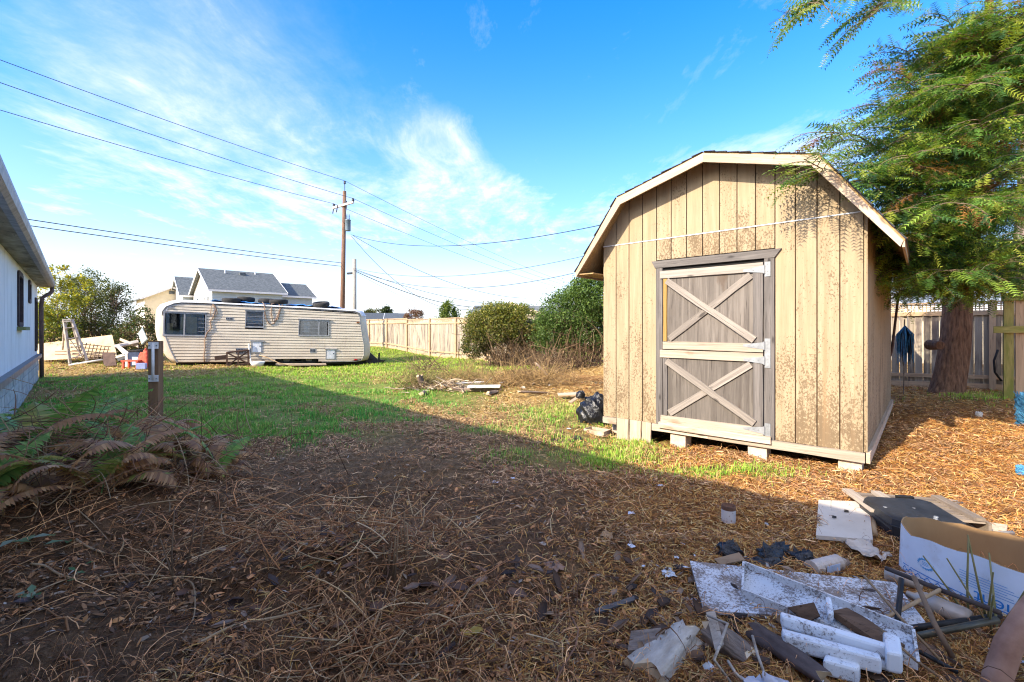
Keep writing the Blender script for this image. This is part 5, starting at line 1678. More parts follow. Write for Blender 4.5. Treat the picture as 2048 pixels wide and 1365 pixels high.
# ------------------------------------------------------------------ ferns and dead vines on the left
def frond_mesh(name, pal, L=.9, arch=.55, npn=34, curl=.0, seed=1):
    rg = np.random.default_rng(seed)
    V = []; T = []; C = []
    xs = np.linspace(0, 1, 24); th = np.radians(78) - arch * 2.4 * xs - curl * xs ** 3 * 3
    px_ = np.concatenate([[0], np.cumsum(np.cos(th[:-1]) * L / 23)]); pz_ = np.concatenate([[0], np.cumsum(np.sin(th[:-1]) * L / 23)])
    for i in range(23):
        o = len(V); w_ = .005 * (1 - .8 * i / 23)
        V += [(px_[i], -w_, pz_[i]), (px_[i], w_, pz_[i]), (px_[i + 1], w_, pz_[i + 1]), (px_[i + 1], -w_, pz_[i + 1])]
        T += [(o, o + 1, o + 2), (o, o + 2, o + 3)]; C += [np.array(pal[0]) * .7] * 4
    for k in range(npn):
        t = .14 + .86 * k / npn; i = t * 23; a = int(min(i, 22)); f = i - a
        x = px_[a] + (px_[min(a + 1, 23)] - px_[a]) * f; z = pz_[a] + (pz_[min(a + 1, 23)] - pz_[a]) * f
        ang = th[a]; dx_, dz_ = math.cos(ang), math.sin(ang)
        ln = .115 * math.sin(min(1, (t + .12) * 1.05) * math.pi) ** .75 * (.8 + .4 * rg.random()) + .008
        for s in (-1, 1):
            c = np.array(pal[rg.integers(0, len(pal))]) * (.75 + .5 * rg.random())
            o = len(V); dr = -.25 * ln * rg.random() - .02; wv = .012
            V += [(x - dx_ * wv, s * .003, z - dz_ * wv), (x + dx_ * wv, s * .003, z + dz_ * wv), (x + dx_ * (ln * .22 + wv * .8), s * ln * .6, z + dz_ * (ln * .22) + dr * .4), (x + dx_ * ln * .30, s * ln, z + dz_ * ln * .3 + dr)]
            V += [(x + dx_ * (ln * .22 - wv * 1.0), s * ln * .6, z + dz_ * (ln * .22 - wv) + dr * .4)]
            T += [(o, o + 1, o + 2), (o, o + 2, o + 4), (o + 4, o + 2, o + 3)]; C += [c] * 5
    me = tri_mesh(name, np.array(V), np.array(T), M_LEAF, np.array(C))
    m = me.data; bpy.data.objects.remove(me)
    return m


FG = [(.15, .29, .07), (.20, .35, .08), (.26, .38, .10)]; FY = [(.30, .32, .08), (.38, .34, .10)]; FB = [(.44, .24, .11), (.32, .17, .09), (.55, .33, .16)]
fg = [frond_mesh('frond', FG, .85, .42, 36, 0, 3), frond_mesh('frond', FY + FG, .8, .5, 34, .3, 13), frond_mesh('frond', FG, .75, .55, 34, .2, 4), frond_mesh('frond', FY, .7, .6, 32, .1, 5)]
fb_ = [frond_mesh('dead_frond', FB, .85, .5, 32, .35, 16), frond_mesh('dead_frond', FB + FY[:1], .7, .45, 30, 1.0, 17), frond_mesh('dead_frond', FB, .75, .62, 30, .5, 6), frond_mesh('dead_frond', FB, .6, .75, 28, .8, 7)]


def fern(label, x, y, ng, nb_, s0=1.0):
    o = thing('sword_fern', label, 'fern', (x, y, G(x, y)), 0, 'ferns on the bank')
    for i in range(ng + nb_):
        gr = i < ng
        m = rnd.choice(fg if gr else fb_)
        sc = s0 * rnd.uniform(.7, 1.1)
        tilt = rnd.uniform(-.15, .45) if gr else rnd.uniform(-.1, .7)
        M = Matrix.Translation((rnd.uniform(-.06, .06), rnd.uniform(-.06, .06), .02)) @ Matrix.Rotation(rnd.uniform(0, 6.28), 4, 'Z') @ Matrix.Rotation(tilt, 4, 'Y') @ Matrix.Rotation(rnd.uniform(-.4, .4), 4, 'X') @ Matrix.Scale(sc, 4)
        link('frond' if gr else 'dead_frond', m, o, M)


fern('tall green fern nearest the house wall', -4.45, 4.3, 20, 14, 1.61)
fern('fern with rusty dead fronds below the wooden post', -3.6, 4.3, 4, 22, 1.26)
fern('half dead fern at the left edge of the picture', -4.1, 3.6, 4, 22, 1.32)
fern('low yellowing fern in the middle of the vine tangle', -3.05, 3.4, 5, 9, 0.92)
fern('small fern at the foot of the house wall, behind the taller ferns', -5.6, 5.6, 12, 4, 1.15)
fern('low spreading fern beside the concrete path stub', -3.3, 4.9, 5, 12, 0.86)

fern('rusty dead fern leaning on the house side of the bank', -4.9, 4.9, 6, 20, 1.38)
fern('drooping brown fern low on the left bank', -3.75, 3.15, 4, 20, 1.03)
fern('brown and green fern in the heart of the bank', -3.1, 3.95, 4, 20, 1.09)
fern('big half-dead fern crowding the picture edge', -4.75, 3.95, 5, 22, 1.44)
fern('dry collapsed fern right of the post foot', -2.7, 4.15, 2, 16, 0.80)
M_VINE = rough_mat('dry_vine', (.30, .19, .10), (.50, .36, .21), ns=9, rough=.8)
M_VINED = rough_mat('dark_vine', (.13, .08, .05), (.26, .17, .10), ns=9, rough=.8)


def vine(label, pts, r=.006, mat=None, name='vine_stem'):
    """pts: (px, py, D) triples turned into places; smoothed"""
    P = [at(*p) for p in pts]; Q = []
    for p in P:
        p.z = max(p.z, G(p.x, p.y) + .012)
    for i in range(len(P) - 1):
        p0 = P[max(i - 1, 0)]; p1, p2 = P[i], P[i + 1]; p3 = P[min(i + 2, len(P) - 1)]
        for k in range(6):
            t = k / 6
            Q.append(.5 * ((2 * p1) + (p2 - p0) * t + (2 * p0 - 5 * p1 + 4 * p2 - p3) * t * t + (3 * p1 - p0 - 3 * p2 + p3) * t ** 3))
    Q.append(P[-1])
    n = len(Q)
    o = MB().tube(Q, [r * (1 - .5 * i / n) for i in range(n)], 6).build(name, mat or M_VINE, None, True)
    return tag(o, label, 'vine', 'dry vine stems on the bank')


vine('pale vine arching over in front of the wooden post', [(195, 958, 3.7), (265, 850, 3.8), (312, 842, 3.85), (350, 872, 3.8), (372, 930, 3.7), (378, 975, 3.6)], .0055)
vine('pale bent vine running right from the low fern, with a sharp corner', [(215, 900, 3.6), (200, 930, 3.55), (198, 957, 3.5), (260, 962, 3.5), (330, 970, 3.5), (375, 976, 3.5)], .0055)
vine('dark straight stalk leaning right across the base of the wooden post', [(268, 925, 3.9), (315, 878, 4.0), (365, 832, 4.1)], .006, M_VINED)
vine('long S-shaped vine falling through the middle of the fern bank', [(180, 920, 3.4), (150, 965, 3.35), (140, 1005, 3.3), (155, 1050, 3.2), (185, 1085, 3.1), (215, 1110, 3.0)], .006)
vine('looping tan vine at the left picture edge', [(0, 1060, 3.2), (20, 1005, 3.25), (50, 965, 3.3), (75, 1000, 3.2), (68, 1040, 3.15), (40, 1062, 3.1), (5, 1060, 3.1)], .007)
vine('coiled tan vine beside the looping one at the picture edge', [(60, 1000, 3.2), (95, 1010, 3.2), (130, 985, 3.25), (160, 975, 3.3), (200, 950, 3.35)], .006)
vine('hooked vine over the dark hollow in the left foreground', [(150, 1092, 2.95), (180, 1110, 2.9), (215, 1118, 2.88), (240, 1105, 2.88), (248, 1080, 2.9)], .008)
vine('pale vine crossing the bare soil in the left foreground', [(62, 1152, 2.72), (90, 1160, 2.7), (120, 1183, 2.62), (170, 1180, 2.62), (240, 1170, 2.66), (300, 1150, 2.7), (330, 1153, 2.7)], .0075)
vine('thin curved vine standing over the leaf litter, left of the twig pile', [(360, 1168, 2.7), (385, 1185, 2.62), (390, 1220, 2.5), (385, 1270, 2.35), (365, 1317, 2.2)], .006)
vine('long straight green stalk across the bottom left corner', [(10, 1250, 2.35), (80, 1205, 2.5), (150, 1172, 2.62)], .005)
vine('thick orange-brown stem running up from the bottom edge to the twig pile', [(395, 1330, 2.1), (470, 1292, 2.2), (560, 1255, 2.32), (650, 1225, 2.42)], .009, M_VINE)
vine('branching brown stem at the bottom middle of the foreground', [(800, 1355, 2.0), (850, 1270, 2.25), (900, 1210, 2.5), (975, 1150, 2.8), (1080, 1115, 3.0)], .006, M_VINED)
vine('olive cane bending over the leaf heap left of the dry stalks', [(600, 1180, 2.65), (650, 1150, 2.72), (710, 1125, 2.8), (760, 1095, 2.9)], .008, rough_mat('olive_cane', (.16, .16, .07), (.28, .27, .12), ns=8))


def stalks(label, px, py, n, hmin, hmax, spread, mat, r=.005, lean=.12):
    q = on(px, py)
    o = thing('dry_stalks', label, 'stalks', q)
    for i in range(n):
        b = Vector((rnd.gauss(0, spread), rnd.gauss(0, spread), -.04)); h = rnd.uniform(hmin, hmax)
        e = b + Vector((rnd.gauss(0, lean) * h, rnd.gauss(0, lean) * h, h))
        MB().tube([b, b.lerp(e, .5) + Vector((rnd.gauss(0, .008), rnd.gauss(0, .008), 0)), e], [r, r * .85, r * .6], 5).build('stalk', mat, o, True)
    return o


M_STALK = rough_mat('brown_stalk', (.17, .10, .055), (.32, .21, .11), ns=7, scale=(1, 1, .3))
stalks('few tall thin brown stalks rising from the dark hollow in the left foreground', 362, 1165, 4, .3, .62, .03, M_VINED, .0055, .12)
stalks('clump of upright tan stalks beside the leaf heap in the middle foreground', 795, 1140, 8, .18, .38, .05, M_STALK, .0065, .1)
stalks('thin upright stalks right of the wooden post foot', 355, 945, 6, .14, .30, .10, M_STALK, .004, .15)
stalks('green-brown reeds standing in the corner before the cardboard carton', 1990, 1262, 9, .22, .5, .05, rough_mat('green_reed', (.14, .14, .05), (.26, .22, .10), ns=8), .006, .35)
stalks('straw stubble tuft at the bottom edge of the picture', 720, 1335, 22, .05, .16, .10, M_VINE, .003, .5)

b = (-3.5, 3.9)
V, T, C = twig_tangle((b[0], b[1], G(*b) - .05), 1.4, .9, .5, 1000, [(.34, .18, .10), (.24, .13, .07), (.45, .31, .17), (.18, .10, .06)], .0042, .36, .45)
tag(tri_mesh('dead_fern_tangle', V, T, M_LITTER, C), 'tangle of dead fern stems and vines on the left bank', 'dead stems', kind='stuff')
for lab, bx, by, rx, ry, rz, n in (('heap of thin dead twigs in the middle foreground', -.85, 2.8, .95, .42, .24, 300), ('low mat of dead stalks at the bottom edge left of the middle', -.45, 2.15, .7, .3, .14, 240), ('scattered dead stems on the dark slope right of the fern bank', -2.0, 3.1, .8, .5, .2, 170)):
    V, T, C = twig_tangle((bx, by, G(bx, by) - .03), rx, ry, rz, n, [(.42, .19, .08), (.55, .29, .13), (.20, .10, .05), (.62, .42, .22)], .0034, .28, .35)
    tag(tri_mesh('twig_heap', V, T, M_LITTER, C), lab, 'twigs', kind='stuff')
BRL = [(.10, .20, .07), (.20, .30, .16), (.35, .42, .30)]
for lab, px, py, n, sz in (('pale green bramble leaves on the soil at the far left', 30, 1105, 4, .10), ('pale green bramble leaf trio right of the far left leaves', 102, 1100, 3, .09), ('bright green sprout on the bare soil in the left foreground', 152, 1163, 5, .045),
                           ('green sprouts at the bottom left soil edge', 60, 1205, 6, .06), ('flat pale leaves among the vines near the wooden post', 250, 925, 4, .07)):
    q = on(px, py); k = n
    o = thing('bramble_sprig', lab, 'plant', q)
    for i in range(n):
        a = rnd.uniform(0, 6.28)
        V = LEAF * sz * 1.1; V = V.copy(); V[:, 2] *= 1.5
        c = np.array(BRL[rnd.randrange(3)])
        lf = tri_mesh('leaf', V, LEAFT, M_LEAF, np.tile(c, (4, 1)), o)
        lf.matrix_basis = Matrix.Translation((rnd.gauss(0, sz * .5), rnd.gauss(0, sz * .5), rnd.uniform(.02, .07))) @ Matrix.Rotation(a, 4, 'Z') @ Matrix.Rotation(rnd.uniform(-.5, .2), 4, 'Y')
    MB().tube([(0, 0, -.03), (.01, 0, .05)], .003, 5).build('stem', M_VINE, o)

# ------------------------------------------------------------------ wooden post with conduit
q = on(311.5, 877)
q.y = 6.36; q.x = X(311.5, 6.36); q.z = G(q.x, q.y)
post = thing('wooden_post', 'square brown wooden post with a white conduit on its face', 'post', q, math.radians(8))
board('shaft', (0, .06, -.2), (0, .06, 1.34), .125, .12, wood_mat('brown_post_wood', (.32, .19, .10), (.16, .09, .05), grain=16), post, (0, -1, 0), .002)
MB().tube([(.02, -.095, .82), (.02, -.095, 1.31)], .017, 8).build('conduit', M_WHITE, post, True)
for z in (.83, 1.28):
    c = MB().bb((-.045, -.088, z - .045), (.075, -.0715, z + .045)).build('clamp', M_WHITE, post)
    for x in (-.03, .06):
        MB().bb((x - .008, -.094, z - .008), (x + .008, -.088, z + .008)).build('screw', M_GALV, c)
q = on(302, 905)
MB().prism([(q.x - .16, q.y - .1, q.z - .08), (q.x + .35, q.y - .35, q.z - .08), (q.x + .42, q.y + .1, q.z - .08), (q.x + .05, q.y + .5, q.z - .08)], (0, 0, 0), (0, 0, .10)).build('path_slab', M_CONC)
tag(bpy.data.objects['path_slab'], 'grey flat concrete stub at the foot of the wooden post', 'slab')

# ------------------------------------------------------------------ bags and crumpled things
def blob_mesh(name, rx, ry, rz, seed, amp=.3, nu=44, nv=26, flat=.25, freq=2.2):
    u = np.linspace(0, 2 * math.pi, nu, endpoint=False); v = np.linspace(0, math.pi, nv)
    U, W = np.meshgrid(u, v, indexing='ij')
    dx_, dy_, dz_ = np.cos(U) * np.sin(W), np.sin(U) * np.sin(W), np.cos(W)
    n = np.abs(fbm(dx_ * freq + dz_ * 1.7 + 10, dy_ * freq - dz_ * 1.3 + 10, seed, 4) - .5) * 2
    n2 = fbm(dx_ * freq * 2.5 + 4, dy_ * freq * 2.5 + dz_ * freq * 2.5, seed + 3, 3) - .5
    r = 1 - amp * (1 - n) * .9 + amp * .5 * n2
    P = np.stack([dx_ * r * rx, dy_ * r * ry, np.maximum(dz_ * r, -flat) * rz], -1).reshape(-1, 3)
    P[:, 2] += flat * rz
    T = [(i * nv + j, i * nv + j + 1, ((i + 1) % nu) * nv + j + 1, ((i + 1) % nu) * nv + j) for i in range(nu) for j in range(nv - 1)]
    return P, np.array(T)


def bag_mat():
    m, t, p, o = newmat('black_bag_plastic')
    n = t.noise(coords(t), 14, 4, .6, 1.5)
    t.put(p.inputs['Base Color'], (.012, .012, .014)); t.put(p.inputs['Roughness'], .28); t.put(p.inputs['Specular IOR Level'], .6)
    bump(t, p, n, .9, .02)
    return m


M_BAG = bag_mat()
q = Vector((1.36, 7.55, G(1.36, 7.55)))
bg_ = thing('garbage_bag', 'shiny black garbage bag standing at the left corner of the shed', 'bag', q)
P, T = blob_mesh('bag', .36, .32, .40, 3, .34, 60, 34, .35)
tri_mesh('bag_body', P, T, M_BAG, None, bg_, True)
P, T = blob_mesh('neck', .10, .08, .12, 9, .4, 24, 14)
nk = tri_mesh('tied_neck', P, T, M_BAG, None, bg_, True); nk.location = (-.24, -.05, .42)
MB().bar((-.42, -.05, .34), (-.22, .0, .46), .12, .01).build('torn_flap', rough_mat('brown_card', (.26, .18, .11), (.42, .31, .2), ns=9), bg_)
q = on(1140, 795)
o = tri_mesh('plastic_sheet', *crumple(20, 14, .35, .22, .05, 12), rough_mat('tan_plastic', (.45, .34, .22), (.62, .5, .36), ns=8))
o.location = q; tag(o, 'crumpled tan scrap beside the garbage bag', 'scrap')
q = on(1195, 868)
pan = thing('rusty_tray', 'shallow rusty tray on the grass at the left foot of the shed', 'tray', q, sa)
mt = MB()
for a, b in (((-.16, -.1, 0), (.16, .1, .01)), ((-.16, -.11, 0), (.16, -.095, .07)), ((-.16, .095, 0), (.16, .11, .07)), ((-.17, -.11, .0), (-.16, .11, .07)), ((.16, -.11, .0), (.17, .11, .07))):
    mt.bb(a, b)
mt.build('tray_shell', rough_mat('rust', (.28, .16, .08), (.55, .44, .33), ns=9), pan)
q = on(1105, 881)
o = tri_mesh('black_rag', *crumple(40, 26, .75, .4, .07, 22, 5), M_RUBBER); o.location = (q.x - .37, q.y - .2, q.z + .005)
tag(o, 'flat black rag on the shaded grass in the middle of the yard', 'rag')

# log and scrap-wood pile in the yard
M_LOGB = rough_mat('log_bark', (.10, .07, .05), (.30, .22, .16), ns=7, scale=(1, 5, 5), bmp=.7, bd=.02)


def log(label, px, py, D, L, r, yaw, pitch=0.0, grp='logs in the yard', mat=None, sink=.8):
    p = at(px, py, D)
    p.z = G(p.x, p.y) + r * sink + abs(math.sin(pitch)) * L * .5
    o = thing('cut_log', label, 'log', p, yaw, grp)
    o.rotation_euler = (0, pitch, yaw)
    n = 18; pts = []; vs = []; fs = []
    for i in range(7):
        x = -L / 2 + L * i / 6
        for k in range(n):
            a = 2 * math.pi * k / n; rr_ = r * (1 + .16 * math.sin(3 * a + i * .4 + yaw * 9) + .1 * math.sin(7 * a + yaw * 5) + rnd.uniform(-.08, .08)) * (1 - .12 * i / 6)
            vs.append((x + (rnd.uniform(-.10, .10) * L if i in (0, 6) else 0), rr_ * math.cos(a), rr_ * math.sin(a) * .78))
    for i in range(6):
        for k in range(n):
            fs.append((i * n + k, i * n + (k + 1) % n, (i + 1) * n + (k + 1) % n, (i + 1) * n + k))
    MB().add(vs, fs).build('bark', mat or M_LOGB, o, True)
    for s, i in ((-1, 0), (1, 6)):
        MB().add(vs[i * n:(i + 1) * n], [tuple(range(n)) if s > 0 else tuple(range(n))[::-1]]).build('cut_end', M_CUT, o)
    return o


log('pale-ended short log standing at the left end of the yard log pile', 842, 780, 10.9, .30, .085, .3, 1.25)
log('small pale log lying leftmost in the yard log pile', 815, 783, 11.2, .25, .06, 1.1)
log('dark log lying behind the pale ones in the yard log pile', 862, 768, 11.6, .8, .06, .15)
log('brown round log in the middle of the yard log pile', 892, 780, 11.0, .45, .09, 1.3)
log('reddish log end at the front of the yard log pile', 846, 800, 10.2, .25, .06, 1.5)
log('long grey log under the white boards of the yard log pile', 950, 792, 10.6, 1.1, .06, -.1)
log('short broken log right of the white boards', 985, 800, 10.2, .35, .055, 1.0)
log('thin half-buried log near the sunlit weeds', 1068, 798, 10.0, .7, .035, .5, .1)
log('upright grey broken branch among the dry weeds', 1092, 752, 12.0, .9, .035, -.9, .55)
M_SCRAPW = rough_mat('white_scrap_board', (.62, .56, .48), (.80, .76, .68), ns=7, spots=(.3, .22, .15), spot_scale=16, spot_amt=.3)
for lab, px, py, D, L, w_, yaw, h in (('white board lying on top of the yard log pile', 968, 785, 10.5, .75, .17, -.12, .13), ('narrow white board behind the wide one on the log pile', 935, 778, 11.0, .8, .07, .25, .15), ('small white board scrap behind the weeds', 1010, 770, 12.0, .4, .12, .6, .1), ('brown plank end left of the garbage bag', 1140, 790, 9.6, .5, .16, .1, .12)):
    p = at(px, py, D); p.z = G(p.x, p.y) + h
    dv = Vector((math.cos(yaw), math.sin(yaw), .03)) * L / 2
    o = board('scrap_board', p - dv, p + dv, w_, .025, M_SCRAPW if 'white' in lab else M_FASCIA, None, (.1, -.15, 1), .006)
    tag(o, lab, 'board', 'boards in the yard')
o = brush('loose splinters around the yard log pile', 900, 10.9, .9, .35, .22, 260, [(.45, .34, .22), (.25, .17, .10), (.6, .5, .38)], .014, .35, .25, 'splinters')

# ------------------------------------------------------------------ things leaning by the right fence
M_NET = rough_mat('blue_net', (.03, .13, .26), (.10, .36, .62), ns=30, rough=.7)
p = at(1786, 700, 8.3); p.z = G(p.x, p.y)
fr_ = thing('leaning_steel_bar', 'rusty dark steel frame leaning at the back corner of the shed', 'frame', p)
MB().tube([(-.28, .1, -.05), (.02, .05, 1.0), (.10, 0, 2.02), (-.3, .15, 2.05)], .022, 6).build('bent_bar', rough_mat('rusty_bar', (.05, .03, .03), (.14, .08, .06), ns=9), fr_)
p = at(1806, 742, 9.5); p.z = G(p.x, p.y)
mp = thing('tattered_mop', 'ragged blue and black mop head hung on a thin stake by the fence', 'mop', p)
MB().tube([(-.16, -.2, -.1), (.02, 0, .85), (.05, .02, 1.55)], .010, 6).build('stake', M_STEM, mp)
hd_ = MB(); hd2 = MB()
for k in range(150):
    a = rnd.uniform(0, 6.28); sp = rnd.uniform(.04, .15); l = rnd.uniform(.35, .85)
    b = Vector((.04, 0, 1.42))
    (hd_ if k % 2 else hd2).tube([b, b + Vector((math.cos(a) * sp, math.sin(a) * sp, -.18)), b + Vector((math.cos(a) * sp * 1.1 + rnd.gauss(0, .02), math.sin(a) * sp, -l))], [.007, .006, .003], 3, False)
hd_.build('blue_strands', M_NET, mp); hd2.build('black_strands', M_RUBBER, mp)
for lab, px, py, D, s in (('blue net bundle hanging at the right picture edge', 2050, 822, 6.6, .34), ('small blue net scrap on the needles at the right edge', 2046, 918, 4.6, .16), ('pale crumpled net scrap on the ground before the redwood', 1958, 838, 7.4, .14)):
    p = at(px, py, D); p.z = G(p.x, p.y)
    o = thing('fishing_net', lab, 'net', p)
    st = MB()
    for k in range(110):
        a = rnd.uniform(0, 6.28); h = s * (1.3 if s > .3 else .5)
        pts = [Vector((math.cos(a + j) * s * .35 * rnd.uniform(.3, 1), math.sin(a + j) * s * .35 * rnd.uniform(.3, 1), max(0, h * (1 - j / 5) * rnd.uniform(.8, 1.1)))) for j in range(6)]
        st.tube(pts, .0045, 3, False)
    st.build('strands', M_NET if 'pale' not in lab else M_WHITE, o)
wire_thing('black_hose_loop', 'curved black hose hanging on the fence by the timber frame', 'hose', [at(1996, 700, 9.4), at(1988, 722, 9.4), at(1990, 745, 9.4), at(2003, 762, 9.4)], .02, M_RUBBER)

# ------------------------------------------------------------------ junk by the left shrubs
def slab_px(name, label, cat, pts, th, mat, group=None):
    """flat board through given places, thickness away from the camera"""
    P = [at(*p) for p in pts]
    n = (P[1] - P[0]).cross(P[2] - P[0]).normalized()
    if n.y < 0: n = -n
    c = sum(P, Vector()) / len(P)
    o = MB().prism([p - c for p in P], (0, 0, 0), n * th).build(name, mat)
    o.location = c
    return tag(o, label, cat, group)


M_PLY = rough_mat('tan_plywood', (.56, .40, .22), (.68, .52, .31), ns=3, spots=(.35, .22, .11), spot_scale=14, spot_amt=.1)
slab_px('plywood_sheet', 'large tan plywood sheet leaning before the olive shrub', 'plywood', [(60, 690, 18.9), (224, 670, 19.3), (234, 712, 18.9), (60, 723, 18.5)], .02, M_PLY)
M_TREL = rough_mat('dark_trellis', (.09, .06, .045), (.20, .14, .10), ns=8)
tp = at(185, 712, 18.4)
trl = thing('trellis', 'dark wire trellis leaning on the plywood sheet', 'trellis', tp)
for k in range(5):
    t = k / 4
    MB().tube([at(140 + t * 8, 687 + t * 28, 18.5) - tp, at(222 - t * 6, 694 + t * 26, 18.5) - tp], .018, 5).build('rail', M_TREL, trl)
for k in range(8):
    t = k / 7
    MB().tube([at(166 + t * 52, 685 + t * 9, 18.45) - tp, at(158 + t * 52, 714 + t * 6, 18.3) - tp], .016, 5).build('bar', M_TREL, trl)
for k in range(2):
    MB().tube([at(110, 703 + 6 * k, 18.4) - tp, at(160, 704 + 7 * k, 18.4) - tp], .016, 5).build('rail', M_TREL, trl)
M_LADW = rough_mat('grey_ladder_wood', (.28, .24, .21), (.50, .45, .40), ns=8)
lp_ = at(155, 728, 17.4)
lad = thing('step_ladder', 'old grey wooden stepladder standing in front of the plywood', 'ladder', lp_)
def LP(px, py, D): return at(px, py, D) - lp_
for a, b in ((LP(128, 640, 17.4), LP(141, 733, 17.3)), (LP(144, 640, 17.5), LP(174, 722, 17.6))):
    MB().bar(a, b, .05, .10, (0, -1, 0)).build('side_rail', M_LADW, lad)
for a, b in ((LP(130, 642, 17.6), LP(125, 700, 18.6)), (LP(143, 642, 17.7), LP(160, 708, 18.6))):
    MB().bar(a, b, .04, .06, (0, -1, 0)).build('rear_leg', M_LADW, lad)
for t in (.0, .14, .38, .58, .80):
    a = LP(128, 640, 17.4).lerp(LP(141, 733, 17.3), t + .04); b = LP(144, 640, 17.5).lerp(LP(174, 722, 17.6), t + .04)
    MB().bar(a, b, .16, .035).build('step', M_LADW, lad)
MB().bar(LP(127, 640, 17.4), LP(145, 640, 17.5), .2, .05).build('top_cap', M_LADW, lad)
MB().bar(LP(138, 676, 17.4), LP(165, 715, 17.5), .03, .02).build('brace', M_LADW, lad)
wire_thing('white_pipe', 'long pale pipe lying on the ground by the foot of the stepladder', 'pipe', [at(139, 730, 17.0), at(206, 720, 17.2)], .035, M_WHITE, 8)
wire_thing('white_pipe', 'thin pale pipe reaching from the dark board towards the bin', 'pipe', [at(230, 716, 17.6), at(262, 709, 17.6)], .03, M_WHITE, 8)
slab_px('dark_board', 'dark brown square board standing among the junk', 'board', [(204, 705, 17.2), (228, 705, 17.2), (233, 731, 17.0), (208, 733, 17.0)], .03, rough_mat('dark_brown_board', (.06, .035, .03), (.12, .075, .06), ns=6))
for lab, pts, m in (('long grey plank sloping behind the dark board', [(228, 690, 18.5), (276, 680, 18.9), (277, 685, 18.8), (229, 696, 18.3)], M_LADW), ('grey timber lying low on the lumber heap', [(232, 712, 18.0), (262, 702, 18.3), (263, 707, 18.2), (233, 717, 17.9)], M_LADW), ('black timber at the bottom of the lumber heap', [(233, 716, 17.8), (262, 708, 17.9), (263, 714, 17.8), (236, 723, 17.7)], M_BLACK), ('white sheet scrap atop the lumber heap', [(229, 690, 17.9), (240, 692, 17.9), (258, 706, 17.7), (247, 709, 17.7)], M_WHITE),
                    ('brown plank crossing behind the lumber heap', [(240, 676, 19.2), (276, 690, 18.8), (275, 695, 18.7), (239, 681, 19.1)], M_FASCIA)):
    slab_px('lumber', lab, 'lumber', pts, .06, m, 'lumber heap')
slab_px('slatted_board', 'grey-green slatted panel propped beside the trailer front', 'panel', [(276, 667, 18.2), (284, 656, 18.3), (294, 678, 18.0), (283, 689, 17.9)], .05, rough_mat('grey_green_panel', (.20, .26, .26), (.34, .40, .40), ns=6))
bp = at(276, 722, 17.2); bp.z = G(bp.x, bp.y)
bn = thing('storage_bin', 'dark blue storage bin with a pale front in the junk beside the trailer', 'bin', bp)
MB().bb((-.2, -.2, 0), (.22, .25, .56)).build('bin_body', rough_mat('dark_blue_bin', (.02, .03, .07), (.05, .07, .13), ns=5), bn)
MB().bb((-.23, -.23, .56), (.25, .28, .61)).build('lid', M_RUBBER, bn)
MB().bb((-.05, -.212, .06), (.17, -.203, .36)).build('pale_label', plain('pale_blue', (.45, .6, .85), .5), bn)
MB().bb((-.30, -.22, 0), (-.215, -.1, .5)).build('pale_slat', M_WHITE, bn)
M_RED = rough_mat('red_cloth', (.45, .05, .03), (.70, .16, .09), ns=8)
q = gp_(293, 16.4)
P, T = blob_mesh('red', .34, .3, .62, 15, .4, 40, 26, .3)
o = tri_mesh('red_tarp_heap', P, T, M_RED, None, None, True); o.location = q; tag(o, 'heap of faded red cloth and straps at the trailer front', 'tarp')
q = gp_(266, 16.2)
rt_ = thing('red_stool', 'low red stool standing before the storage bin', 'stool', q)
MB().bb((-.3, -.16, .26), (.3, .16, .31)).build('seat', M_RED, rt_)
for x in (-.24, .24):
    for y_ in (-.12, .12):
        MB().bb((x - .03, y_ - .03, -.02), (x + .03, y_ + .03, .26)).build('leg', M_RED, rt_)
q = gp_(283, 15.9)
bx_ = MB().bb((-.13, -.1, 0), (.13, .1, .2)).build('pale_box', plain('pale_blue_box', (.42, .5, .85), .5)); bx_.location = q; bx_.rotation_euler = (0, 0, .4)
tag(bx_, 'small pale blue box on the ground by the red stool', 'box')

# rusty frame and junk before the trailer
q = Vector(cpt(2.45, -.75, 0)); q.z = G(q.x, q.y)
ff = thing('steel_crate', 'rusty dark steel frame crate standing before the trailer', 'frame', q, math.atan2(ch.y, ch.x) + .1)
M_RUSTD = rough_mat('dark_rust', (.05, .03, .022), (.12, .07, .05), ns=10)
for a, b in (((0, 0, 0), (.72, 0, .04)), ((0, 0, .50), (.72, 0, .58)), ((0, .4, 0), (.72, .4, .04)), ((0, .4, .50), (.72, .4, .58)), ((0, 0, 0), (0, 0, .5)), ((.72, 0, .0), (.72, 0, .58)), ((0, .4, 0), (0, .4, .5)), ((.72, .4, 0), (.72, .4, .58)), ((0, 0, .5), (0, .4, .5)), ((.72, 0, .58), (.72, .4, .58)), ((0, 0, .02), (.72, 0, .55)), ((0, 0, .5), (.72, 0, .05)), ((.36, 0, 0), (.36, 0, .55)), ((0, 0, .27), (.72, 0, .29))):
    MB().bar(a, b, .045, .045, (.1, 1, .2)).build('bar', M_RUSTD, ff)
MB().bar((-.4, .1, .3), (.02, .1, .34), .2, .16).build('crossbar', M_RUSTD, ff)
q = Vector(cpt(3.45, -.6, 0)); q.z = G(q.x, q.y)
o = thing('white_basin', 'white tub lying on the grass before the trailer', 'tub', q)
MB().lathe([(0, .02), (.14, .02), (.2, .12), (.26, .2), (.28, .2), (.22, .08), (.16, 0), (0, 0)], 20, (0, 0, .03)).build('tub_shell', M_WHITE, o, True)
wire_thing('white_pipe', 'bent white pipe leaning against the trailer under its service hatch', 'pipe', [cpt(3.12, -.08, .75), cpt(3.15, -.1, .4), cpt(3.22, -.35, .05), cpt(3.25, -.5, -.1)], .028, M_WHITE, 8)
